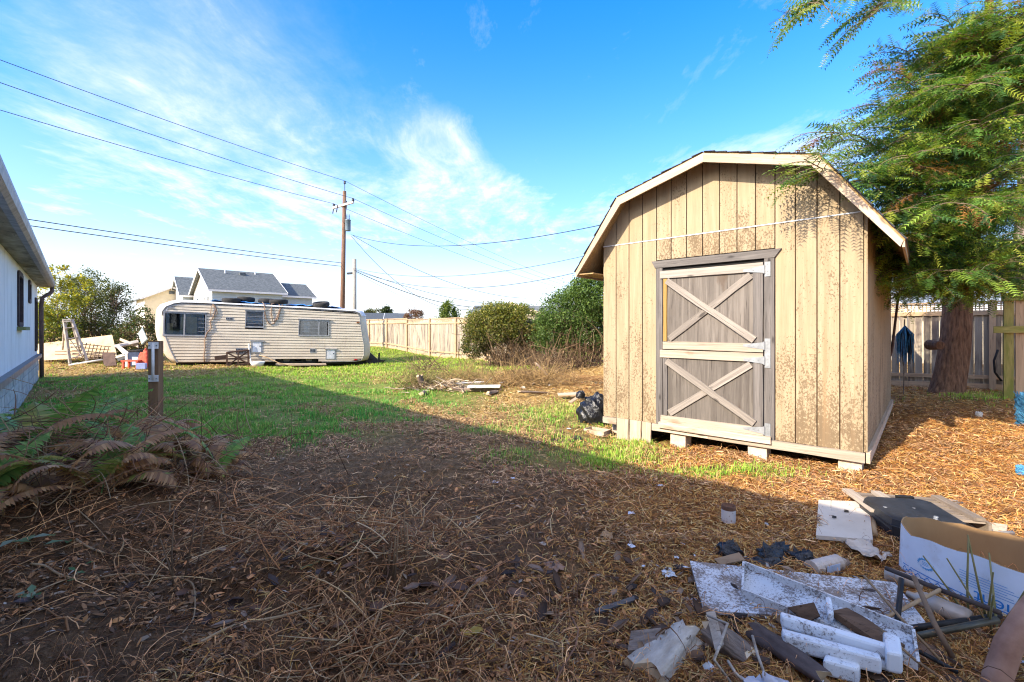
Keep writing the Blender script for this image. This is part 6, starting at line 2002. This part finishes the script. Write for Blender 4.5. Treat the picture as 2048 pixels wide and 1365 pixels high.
wire_thing('garden_hose', 'pale hose trailing on the grass from the service hatch to the trailer wheel', 'hose', [cpt(3.5, -.1, .3), cpt(3.8, -.2, .2), cpt(4.2, -.4, .0), cpt(4.6, -.5, -.1), cpt(5.4, -.5, -.12)], .016, M_VINE, 6)
board_o = board('scrap_board', cpt(4.1, -.35, -.08), cpt(6.0, -.3, -.10), .2, .04, M_FASCIA, None, (0, -.2, 1), .006)
tag(board_o, 'weathered plank on the ground below the trailer wheels', 'board', 'boards in the yard')

# ------------------------------------------------------------------ foreground debris on the right
def plate(name, label, cat, pts, th, mat, h=.03, group=None, parent=None):
    """board lying on the ground through photo points; h metres above the soil"""
    P = []
    for p in pts:
        hh = p[2] if len(p) > 2 else h
        P.append(pd(p[0], p[1], hh))
    c = sum(P, Vector()) / len(P)
    n = (P[1] - P[0]).cross(P[2] - P[0]).normalized()
    if n.z < 0: n = -n
    o = MB().prism([p - c - n * th for p in P], (0, 0, 0), n * th).build(name, mat, parent)
    if parent is None:
        o.location = c
        tag(o, label, cat, group)
    return o


def pd(px, py, h):
    D = (CAMZ - h) * F / (py - HY)
    for _ in range(8):
        zg = float(gz(np.array([X(px, D)]), np.array([D]))[0])
        D = .5 * D + .5 * (CAMZ - h - zg) * F / (py - HY)
    return Vector((X(px, D), D, h + zg))


def dirty_white(name, base=(.72, .74, .77), dirt=(.10, .075, .06), amt=.5, scale=16):
    m, t, p, o = newmat(name)
    c = coords(t)
    n = t.noise(c, 3.0, 5, .6); sp = t.noise(c, scale * 4, 4, .75); br = t.noise(c, scale * .35, 3, .6)
    col = t.mix(t.smooth(n, .3, .7), tuple(q * .86 for q in base), base)
    f = t.smooth(t.math('ADD', t.math('MULTIPLY', sp, .6), t.math('MULTIPLY', br, .4)), .60 - .1 * amt, .70 - .1 * amt)
    col = t.mix(t.math('MULTIPLY', f, .9), col, dirt)
    col = t.mix(t.math('MULTIPLY', t.smooth(br, .5, .75), .35), col, tuple(q * 3 for q in dirt))
    t.put(p.inputs['Base Color'], col); t.put(p.inputs['Roughness'], .45)
    return m


M_DW = dirty_white('dirty_white_panel', (.66, .68, .70), amt=1.5, scale=18)
M_DW2 = dirty_white('dirty_white_metal', (.66, .67, .67), amt=1.2, scale=22)
M_FOAM = dirty_white('dirty_foam', (.76, .78, .80), amt=.6, scale=20)
# tin can
q = on(1457, 1046)
can = thing('tin_can', 'rusty tin can with a pale label standing on the needles', 'can', q, .6)
M_CANR = rough_mat('can_rust', (.10, .05, .03), (.24, .12, .07), ns=14)
MB().lathe([(.0, .004), (.050, .004), (.052, 0), (.052, .136), (.050, .14), (.048, .136), (.048, .118), (0, .116)], 24).build('can_body', M_CANR, can, True)
MB().lathe([(.0526, .012), (.0526, .108)], 24).build('label_sleeve', dirty_white('can_label', (.58, .55, .52), (.2, .1, .06), .6), can, True)
# pale board
pbm = plate('pale_board', 'pale square board with two dark marks lying on the needles', 'board', [(1637, 1000, .06), (1737, 1005, .07), (1746, 1080, .06), (1632, 1071, .055)], .028, rough_mat('pale_board_face', (.56, .49, .40), (.70, .63, .53), ns=3, spots=(.30, .23, .16), spot_scale=20, spot_amt=.1))
for px, py in ((1693, 1020), (1669, 1032)):
    mk_ = plate('dark_mark', None, None, [(px - 4, py - 1, .072), (px + 4, py + 1, .072), (px + 4, py + 4, .071), (px - 5, py + 3, .071)], .004, M_BLACK)
    mk_.parent = pbm; mk_.location = mk_.location - pbm.location
    for k_ in ('label', 'category'):
        if k_ in mk_: del mk_[k_]
# slatted wooden crate and black case
q = pd(1822, 1030, .03)
cr = thing('wooden_crate', 'dark weathered slatted wooden crate lid behind the black case', 'crate', q, math.radians(-14))
M_CRATE = wood_mat('crate_wood', (.34, .27, .20), (.12, .09, .07), grain=22)
for k in range(4):
    board('slat', (-.34, -.16 + k * .12, .05), (.34, -.16 + k * .12, .05), .10, .018, M_CRATE, cr, (0, 0, 1), .004)
for x in (-.33, -.12, .30):
    board('batten', (x, -.22, .069), (x, .25, .069), .07, .022, M_RAIL if x < 0 else M_CRATE, cr, (0, 0, 1), .003)
board('end_board', (.352, -.22, .0), (.352, .25, .0), .12, .02, M_CRATE, cr, (1, 0, 0))
q = pd(1823, 1062, .0)
cs = thing('black_case', 'open black plastic tool case half behind the cardboard carton', 'case', q, math.radians(-10))
M_CASE = rough_mat('black_case_plastic', (.016, .017, .02), (.035, .037, .042), ns=10, rough=.4, spots=(.12, .11, .10), spot_scale=50, spot_amt=.12)
cse = MB()
rim = [(-.24, -.20), (-.19, -.25), (.19, -.25), (.24, -.20), (.24, .2), (.2, .24), (-.2, .24), (-.24, .2)]
def shell(mb, poly, z0, z1, t, bot=True):
    n = len(poly); inn = [(x * (1 - t / .24), y * (1 - t / .24)) for x, y in poly]
    lowp = [(x * .93, y * .93) for x, y in poly]; lowi = [(x * .9, y * .9) for x, y in inn]
    vs = [(x, y, z0) for x, y in lowp] + [(x, y, z1) for x, y in poly] + [(x, y, z1) for x, y in inn] + [(x, y, z0 + t) for x, y in lowi]
    fs = []
    for k in range(n):
        j = (k + 1) % n
        fs += [(k, j, n + j, n + k), (n + k, n + j, 2 * n + j, 2 * n + k), (2 * n + k, 2 * n + j, 3 * n + j, 3 * n + k)]
    fs += [tuple(range(n))[::-1], tuple(range(3 * n, 4 * n))]
    return mb.add(vs, fs)
shell(cse, rim, 0, .10, .016).build('case_base', M_CASE, cs)
lidm = shell(MB(), [(x, y * .9) for x, y in rim], -.035, .035, .014)
lid = lidm.build('case_lid', M_CASE, cs); lid.matrix_basis = Matrix.Translation((0, -.005, .118)) @ Matrix.Rotation(math.radians(180), 4, 'X') @ Matrix.Rotation(math.radians(4), 4, 'X')
for x in (-.11, .10):
    MB().bb((x - .025, -.275, .04), (x + .025, -.245, .13)).build('latch', M_BLACK, cs)
hh_ = MB(); hh_.bb((.06, .25, .09), (.075, .29, .16)); hh_.bb((.155, .25, .09), (.17, .29, .16)); hh_.bb((.06, .25, .145), (.17, .29, .165)); hh_.build('handle', M_BLACK, cs)
for k in range(6):
    x, y_ = rnd.uniform(-.18, .18), rnd.uniform(-.15, .17)
    MB().lathe([(0, .156), (.012, .156), (.014, .15)], 8, (x, y_, 0)).build('rivet', M_GALV, cs)
wire_thing('bamboo_stick', 'short tan stick between the pale board and the black case', 'stick', [pd(1745, 1035, .04), pd(1748, 1070, .03)], .022, M_VINE, 8)
slab = plate('plank', 'reddish weathered plank on the sunlit needles behind the carton', 'board', [(1895, 1033, .04), (2015, 1050, .05), (2012, 1068, .05), (1898, 1048, .04)], .03, M_FASCIA, group='boards in the yard')
wire_thing('peeled_stick', 'pale peeled stick lying behind the carton', 'stick', [pd(1900, 1062, .04), pd(1960, 1070, .05), pd(2025, 1066, .06)], .016, M_RAIL, 7)
for lab, a, b in (('white cut branch on the sunlit needles, upper one', (1850, 998), (1915, 1003)), ('white cut branch on the sunlit needles, lower one', (1880, 1012), (1925, 1006))):
    wire_thing('peeled_stick', lab, 'stick', [pd(*a, .03), pd((a[0] + b[0]) / 2, (a[1] + b[1]) / 2 - 2, .045), pd(*b, .03)], .008, M_RAIL, 6)
# crumpled bags, bottles, paper
q = pd(1533, 1112, .03)
o = thing('crumpled_bag', 'crumpled shiny black plastic bag behind the white panels', 'bag', (q.x, q.y, G(q.x, q.y)), -.2)
for k, (dx_, dy_, rx_, ry_, rz_) in enumerate(((-.22, .03, .15, .12, .13), (.02, 0, .2, .15, .14), (.22, .02, .14, .11, .11), (-.05, -.1, .2, .08, .09), (.12, .1, .12, .08, .12))):
    P, T = blob_mesh('fold', rx_, ry_, rz_, 30 + k, .75, 17, 11, .25, 2.6)
    f = tri_mesh('fold', P, T, M_BAG, None, o, False); f.location = (dx_, dy_, -.01)
plate('cardboard_flap', 'torn brown cardboard flap under the black plastic bag', 'cardboard', [(1428, 1118, .05), (1478, 1105, .09), (1490, 1120, .07), (1440, 1130, .04)], .006, rough_mat('brown_cardboard', (.28, .17, .09), (.42, .28, .16), ns=5))
M_CLEAR = rough_mat('milky_plastic', (.36, .27, .19), (.56, .47, .38), ns=5, rough=.25, spec=.6)
q = pd(1655, 1138, .02)
o = thing('ribbed_bottle', 'crushed ribbed plastic bottle behind the white panel', 'bottle', (q.x, q.y, .05), .35)
MB().lathe([(0, -.14), (.05, -.14)] + [(.036 + .012 * (k % 2), -.13 + k * .017) for k in range(15)] + [(.025, .13), (.016, .15)], 14, (0, 0, .0), Matrix.Rotation(math.radians(90), 3, 'Y')).build('bottle_body', M_CLEAR, o, False)
MB().bb((-.07, -.0505, -.02), (.04, -.0485, .025)).build('blue_label', dirty_white('bluish_label', (.5, .6, .74), amt=.3), o)
def paper(label, px, py, s, seed, mat, name='paper_scrap', h=.02):
    q = on(px, py)
    V, T = crumple(14, 12, s, s * .8, s * .35, seed, 3 / s)
    o = tri_mesh(name, V, T, mat); o.location = (q.x - s / 2, q.y - s * .4, q.z + h); o.rotation_euler = (0, 0, seed)
    return tag(o, label, 'scrap')
M_PAPER = plain('white_paper', (.80, .79, .84), .7)
M_FILM = rough_mat('cloudy_film', (.42, .34, .26), (.62, .54, .45), ns=6, rough=.35)
paper('white crumpled paper right of the ribbed bottle', 1696, 1128, .12, 3, M_PAPER)
paper('cloudy plastic film tucked under the pale board', 1690, 1086, .22, 5, M_FILM)
paper('white foam crumbs at the left end of the white panel', 1366, 1155, .09, 8, M_FOAM)
paper('tiny white scrap on the litter above the foam crumbs', 1362, 1119, .03, 9, M_FOAM)
paper('grey film bag among the logs at the bottom edge', 1515, 1352, .24, 11, rough_mat('grey_film', (.42, .40, .42), (.62, .60, .63), ns=7, rough=.3), h=.06)
paper('pinkish paper scrap below the foam crumbs', 1378, 1196, .11, 17, rough_mat('pinkish_paper', (.36, .28, .27), (.50, .41, .40), ns=9))
paper('curled tan leaf on the litter left of the tin can', 1148, 1137, .11, 21, plain('tan_leaf', (.38, .22, .14), .7))
paper('orange dead leaf in the middle of the foreground', 1222, 1064, .10, 23, plain('orange_leaf', (.45, .26, .12), .7))
paper('white scrap beyond the orange dead leaf', 1262, 1032, .05, 25, M_PAPER)
paper('white pebble-like scrap below the orange dead leaf', 1277, 1097, .05, 27, M_PAPER)
paper('yellow wrapper on the litter in the bottom middle', 970, 1247, .09, 29, plain('yellow_wrapper', (.55, .36, .06), .5))
paper('small white scrap at the lawn edge in the middle foreground', 990, 968, .06, 31, M_PAPER)
paper('small pale scrap on the brown thatch left of the shed shadow edge', 1035, 962, .05, 33, M_PAPER)
paper('pale scrap on the shaded needles right of the middle', 1327, 972, .06, 35, M_PAPER)
paper('white scrap at the sunlit grass edge before the garbage bag', 1136, 860, .05, 37, M_PAPER)
# big white panel, tray, foam
plate('shelf', 'large dirty white shelf panel lying across the debris', 'shelf', [(1380, 1122, .05), (1790, 1165, .06), (1857, 1252, .05), (1407, 1220, .04)], .02, M_DW)
tq = [pd(1487, 1136, .09), pd(1826, 1272, .12), pd(1836, 1338, .06), pd(1485, 1192, .06)]
tc_ = sum(tq, Vector()) / 4
trayw = thing('white_tray', 'long shallow white metal tray lying on the white panel', 'tray', tc_)
L_ = [p - tc_ for p in tq]
MB().prism(L_, (0, 0, 0), (0, 0, .006)).build('tray_floor', M_DW2, trayw)
for a, b in ((0, 1), (1, 2), (2, 3), (3, 0)):
    MB().bar(L_[a] + Vector((0, 0, .018)), L_[b] + Vector((0, 0, .018)), .012, .045).build('tray_edge', M_DW2, trayw)
for lab, pts in (('dark rotten board lying in the white tray', [(1665, 1222, .11), (1700, 1214, .13), (1810, 1290, .12), (1780, 1300, .10)]), ('short brown board stub at the upper end of the foam', [(1575, 1215, .10), (1628, 1205, .13), (1640, 1232, .11), (1612, 1245, .09)])):
    plate('rotten_board', lab, 'board', pts, .03, wood_mat('rotten_wood%d' % len(lab), (.17, .10, .06), (.06, .035, .022), grain=24), group='boards in the debris')
fo_ = pd(1690, 1300, .05)
foam = thing('foam_packing', 'broken white foam packing block at the front of the debris', 'foam', (fo_.x, fo_.y, 0.02), math.radians(-38))
M4 = foam.matrix_basis.inverted()
def FP(px, py, h): return M4 @ pd(px, py, h)
def slabf(nm, pts, dz):
    o_ = MB().prism([FP(*p) for p in pts], (0, 0, 0), (0, 0, dz)).build(nm, M_FOAM, foam)
    bv = o_.modifiers.new('edge', 'BEVEL'); bv.width = .012; bv.segments = 2
    return o_
slabf('foam_floor', [(1562, 1252, .06), (1790, 1318, .06), (1800, 1352, .05), (1570, 1290, .05)], .03)
slabf('foam_ridge', [(1560, 1244, .09), (1782, 1312, .09), (1786, 1324, .09), (1562, 1256, .09)], .055)
slabf('foam_front', [(1562, 1285, .06), (1760, 1338, .06), (1764, 1352, .06), (1566, 1300, .06)], .07)
slabf('foam_end', [(1765, 1300, .07), (1800, 1312, .07), (1806, 1352, .06), (1772, 1345, .06)], .09)
slabf('foam_foot', [(1650, 1338, .03), (1722, 1358, .03), (1718, 1372, .03), (1645, 1352, .03)], .07)
slabf('foam_fin', [(1650, 1212, .10), (1662, 1210, .10), (1668, 1245, .10), (1655, 1248, .10)], .05)
# cardboard carton
cpts = [(2.42, 2.84), (2.58, 2.99), (2.88, 2.95), (3.06, 2.70), (3.04, 2.36), (2.86, 2.14), (2.62, 2.17), (2.47, 2.48)]
carton = thing('cardboard_carton', 'open white and blue cardboard carton with brown inside', 'carton', (2.7, 2.6, 0))
loop_ = []
for i in range(len(cpts)):
    p0, p1, p2, p3 = (Vector((*cpts[(i + k) % len(cpts)], 0)) for k in (-1, 0, 1, 2))
    for k in range(6):
        t = k / 6
        loop_.append(.5 * ((2 * p1) + (p2 - p0) * t + (2 * p0 - 5 * p1 + 4 * p2 - p3) * t * t + (3 * p1 - p0 - 3 * p2 + p3) * t ** 3) - Vector((2.7, 2.6, 0)))
nl = len(loop_)
ctr = sum(loop_, Vector()) / nl
M_CARTW = dirty_white('carton_white', (.66, .74, .84), amt=.05); M_CARTB = rough_mat('carton_brown', (.30, .17, .075), (.42, .26, .12), ns=4, scale=(1, 1, .4)); M_INK = plain('blue_ink', (.02, .22, .60), .6)
def cpt2(i, z, off=0.0):
    p = loop_[i % nl]; a, b = loop_[(i - 1) % nl], loop_[(i + 1) % nl]
    d = (b - a).normalized(); nrm = Vector((-d.y, d.x, 0))
    if nrm.dot(p - ctr) < 0: nrm = -nrm
    lean_ = -.04 * z
    return Vector((p.x, p.y, z)) + nrm * (off + lean_)
def rimz(i): return .27 + .02 * math.sin(i * .35)  + .006 * math.sin(i * 1.7)
for nm, off, mat in (('outer_wall', .004, M_CARTW), ('inner_wall', -.002, M_CARTB)):
    mb = MB()
    for i in range(nl):
        mb.v += [tuple(cpt2(i, -.02, off)), tuple(cpt2(i, .14, off)), tuple(cpt2(i, rimz(i), off))]
    for i in range(nl):
        j = (i + 1) % nl
        mb.f += [(3 * i, 3 * j, 3 * j + 1, 3 * i + 1), (3 * i + 1, 3 * j + 1, 3 * j + 2, 3 * i + 2)]
    mb.build(nm, mat, carton, True)
mb = MB()
for i in range(nl):
    mb.v += [tuple(cpt2(i, rimz(i) + .001, .0042)), tuple(cpt2(i, rimz(i) + .001, -.0022))]
for i in range(nl):
    j = (i + 1) % nl
    mb.f.append((2 * i, 2 * j, 2 * j + 1, 2 * i + 1))
mb.build('cut_rim', M_CARTB, carton)
def ink(i0, i1, z0, z1, h):
    P = []
    n = 6
    mb = MB()
    for k in range(n + 1):
        t = k / n; fi = i0 + (i1 - i0) * t; a = int(math.floor(fi)); f = fi - a
        for dz in (-h / 2, h / 2):
            mb.v.append(tuple(cpt2(a, z0 + (z1 - z0) * t + dz, .0062).lerp(cpt2(a + 1, z0 + (z1 - z0) * t + dz, .0062), f)))
    for k in range(n):
        mb.f.append((2 * k, 2 * k + 1, 2 * k + 3, 2 * k + 2))
    return mb
W0, W1 = nl - 13, nl                                 # the printed face, front edge to far corner
mbx = MB()
for k in range(16):                                  # honeycomb border along the bottom
    a = W1 - k * .85
    for s0, s1, z0, z1 in ((a, a - .28, .035, .052), (a - .28, a - .56, .052, .035), (a, a - .28, .035, .018), (a - .28, a - .56, .018, .035), (a - .56, a - .85, .035, .035)):
        q_ = ink(s0, s1, z0, z1, .006); mbx.add(q_.v, q_.f)
q_ = ink(W1, W0, .010, .010, .010); mbx.add(q_.v, q_.f)
q_ = ink(W1, W1 - 9, .062, .058, .005); mbx.add(q_.v, q_.f)
mbx.build('blue_border', M_INK, carton)
mbx = MB()
for k in range(6):
    q_ = ink(W1 - 5.2, W1 - 8.4 - (k % 3) * .4, .185 - k * .013, .185 - k * .013, .004); mbx.add(q_.v, q_.f)
mbx.build('small_print', plain('pale_ink', (.22, .42, .70), .6), carton)
mbx = MB()
for k in range(18):                                  # round wreath emblem
    a0, a1 = k * .349, k * .349 + .5
    q_ = ink(W1 - 2.6 + .75 * math.cos(a0), W1 - 2.6 + .55 * math.cos(a1), .125 + .030 * math.sin(a0), .125 + .022 * math.sin(a1), .006); mbx.add(q_.v, q_.f)
for k in range(3):
    q_ = ink(W1 - 2.3, W1 - 2.9, .118 + k * .008, .118 + k * .008, .003); mbx.add(q_.v, q_.f)
mbx.build('emblem', plain('emblem_ink', (.10, .36, .66), .6), carton)
tcv = bpy.data.curves.new('lettering', 'FONT'); tcv.body = 'ient'; tcv.size = .085; tcv.shear = 0
tob = bpy.data.objects.new('lettering_source', tcv); COL.objects.link(tob)
dg = bpy.context.evaluated_depsgraph_get()
tme = bpy.data.meshes.new_from_object(tob.evaluated_get(dg))
bpy.data.objects.remove(tob)
tme.materials.clear(); tme.materials.append(M_INK)
for v in tme.vertices:                               # upside down, wrapped on the wall
    fi = W1 - 6.0 - (v.co.x * -1 + .145) / .055 ; a = math.floor(fi)
    co = cpt2(a, .105 - v.co.y, .0065).lerp(cpt2(a + 1, .105 - v.co.y, .0065), fi - a)
    v.co = co
link('lettering', tme, carton)
# bottle, bars, pipe, hoop
q = pd(1880, 1228, .03)
o = thing('clear_bottle', 'dirty clear plastic bottle lying before the carton', 'bottle', (q.x, q.y, .035), math.radians(118))
MB().lathe([(0, -.12), (.04, -.12), (.048, -.10), (.045, -.02), (.048, .04), (.04, .08), (.018, .11), (.016, .14), (0, .14)], 18, (0, 0, .02), Matrix.Rotation(math.radians(90), 3, 'Y')).build('bottle_body', M_CLEAR, o, True)
o = thing('pale_tube', 'pale plastic tube end behind the black bar', 'tube', pd(1770, 1148, .04))
MB().tube([(0, 0, 0), (.12, -.12, .0)], [.045, .03], 14).build('tube_body', M_CLEAR, o, True)
for lab, pts, r_, m in (('upright black steel rod on the white panel', [pd(1803, 1158, .20), pd(1793, 1262, .05)], .012, M_BLACK), ('flat black bar lying from the panel across the carton front', [pd(1772, 1137, .11), pd(1880, 1180, .14), pd(2000, 1225, .16)], .013, rough_mat('brown_black_bar', (.05, .035, .03), (.10, .075, .06), ns=8)),
                        ('black angle bar lying behind the tube at the right', [pd(1785, 1262, .05), pd(2000, 1232, .07)], .014, M_BLACK), ('dark steel tube pointing at the rusty hoop', [pd(1838, 1272, .06), pd(1995, 1240, .10)], .015, rough_mat('tarnished_tube', (.06, .055, .04), (.20, .18, .12), ns=8, metal=.4, rough=.4)),
                        ('dark rod sloping down to the bottom right litter', [pd(1818, 1292, .10), pd(1915, 1345, .04)], .010, M_BLACK), ('dark split stick leaning across the black bars', [pd(1828, 1155, .22), pd(1870, 1250, .16), pd(1905, 1315, .05)], .012, M_VINED),
                        ('tan straight stick over the white panel', [pd(1755, 1245, .09), pd(1880, 1180, .15)], .009, M_VINE), ('long thin olive twig over the white panel', [pd(1728, 1152, .22), pd(1800, 1235, .17), pd(1880, 1320, .08)], .006, M_STALK), ('thin twig lying in the white tray', [pd(1760, 1258, .16), pd(1830, 1320, .10), pd(1890, 1362, .05)], .006, M_STALK)):
    wire_thing('rod', lab, 'rod' if 'stick' not in lab and 'twig' not in lab else 'stick', pts, r_, m, 8)
hp = [(2.5, 1.97, .50), (2.3, 1.95, .42), (2.17, 1.93, .31), (2.06, 1.91, .19), (1.99, 1.89, .06), (1.96, 1.88, -.06)]
wire_thing('rusty_hoop', 'thick rusty brown hoop curving out of the bottom right corner', 'hoop', hp, .045, rough_mat('smooth_rust', (.24, .12, .075), (.42, .24, .16), ns=5, scale=(2, 2, 2), rough=.7), 16)
# logs at the bottom
M_PALEBARK = rough_mat('pale_cracked_bark', (.34, .27, .20), (.62, .54, .44), ns=6, scale=(1, 3, 3), bmp=.8, bd=.02, spots=(.14, .10, .07), spot_scale=18, spot_amt=.35)
log('pale cracked weathered log at the bottom edge, left of the debris', 1335, 1310, 2.1, .36, .085, .75, -.04, 'logs in the debris', M_PALEBARK, .15)
log('brown split log chunk right of the pale cracked log', 1455, 1300, 2.15, .22, .06, -1.0, .1, 'logs in the debris', None, .4)
log('dark bark log lying against the foam block', 1575, 1318, 2.05, .30, .045, -1.05, .1, 'logs in the debris', rough_mat('near_black_bark', (.05, .035, .03), (.14, .10, .085), ns=8, bmp=.6, bd=.01))
plate('rotten_board', 'flat dark bark slab on the soil left of the pale cracked log', 'board', [(1262, 1262, .05), (1322, 1256, .06), (1308, 1295, .05), (1255, 1302, .04)], .03, M_LOGB, group='boards in the debris')
plate('rotten_board', 'dark splinter of board lying above the bark slab', 'board', [(1190, 1218, .03), (1268, 1192, .04), (1270, 1200, .04), (1195, 1226, .03)], .02, M_TRIM, group='boards in the debris')
plate('bark_strip', 'curled brown bark strip beside the split log', 'bark', [(1412, 1225, .09), (1430, 1222, .11), (1448, 1290, .10), (1430, 1300, .08)], .008, M_FASCIA)
for lab, pts in (('curved pale root arching over the split log', [(1415, 1232, .12), (1455, 1248, .14), (1440, 1290, .16), (1428, 1320, .14), (1450, 1350, .06), (1462, 1366, .04)]), ('forked pale root over the brown log chunk', [(1456, 1322, .10), (1470, 1345, .09), (1490, 1366, .05)]), ('thin pale root beside the dark bark log', [(1505, 1272, .12), (1515, 1310, .13), (1530, 1350, .10), (1560, 1364, .05)])):
    wire_thing('root', lab, 'root', [pd(*p) for p in pts], .006, M_RAIL, 6)

# small broken pieces among the debris
def scraps(n, cx_, cy_, sx, sy, pal, smin, smax, label, name):
    x = cx_ + rng.normal(size=n) * sx; y = cy_ + rng.normal(size=n) * sy
    sz = smin + (smax - smin) * rng.random(n) ** 2
    R = rots(rng.random(n) * 6.28, rng.normal(size=n) * .35, rng.normal(size=n) * .35)
    TV = np.concatenate([CHIP, CHIP * np.array([1, 1, -.25]) - np.array([0, 0, .06])]); TT2 = np.concatenate([CHT, CHT[:, ::-1] + 6, np.array([(a, (a + 1) % 5, 6 + a) for a in range(5)]), np.array([((a + 1) % 5, 6 + (a + 1) % 5, 6 + a) for a in range(5)])])
    V, T, C = scatter(TV, TT2, np.stack([x, y, gz(x, y) + .01 + sz * .1 + rng.random(n) * .02], -1), R, np.stack([sz, sz * (.3 + .6 * rng.random(n)), sz * .5], -1), pick(pal, n, .25))
    tag(tri_mesh(name, V, T, M_LITTER, C), label, 'scraps', kind='stuff')


scraps(170, 1.75, 2.5, .45, .40, [(.62, .64, .66), (.70, .72, .74), (.45, .44, .42)], .012, .07, 'broken white chips among the debris on the right', 'broken_chips')
scraps(420, 1.45, 2.35, .65, .35, [(.10, .06, .04), (.20, .12, .075), (.06, .045, .04), (.30, .20, .13)], .025, .13, 'dark bark and rotten wood scraps among the debris', 'wood_scraps')
scraps(120, -.9, 2.75, .55, .30, [(.16, .09, .06), (.24, .13, .08), (.34, .22, .15), (.10, .07, .06)], .03, .12, 'curled bark and dead leaves on the heap in the middle foreground', 'bark_heap')
scraps(40, .9, 11, 1.0, .4, [(.6, .5, .38), (.4, .3, .2)], .05, .2, 'pale wood chips around the yard logs', 'wood_chips')
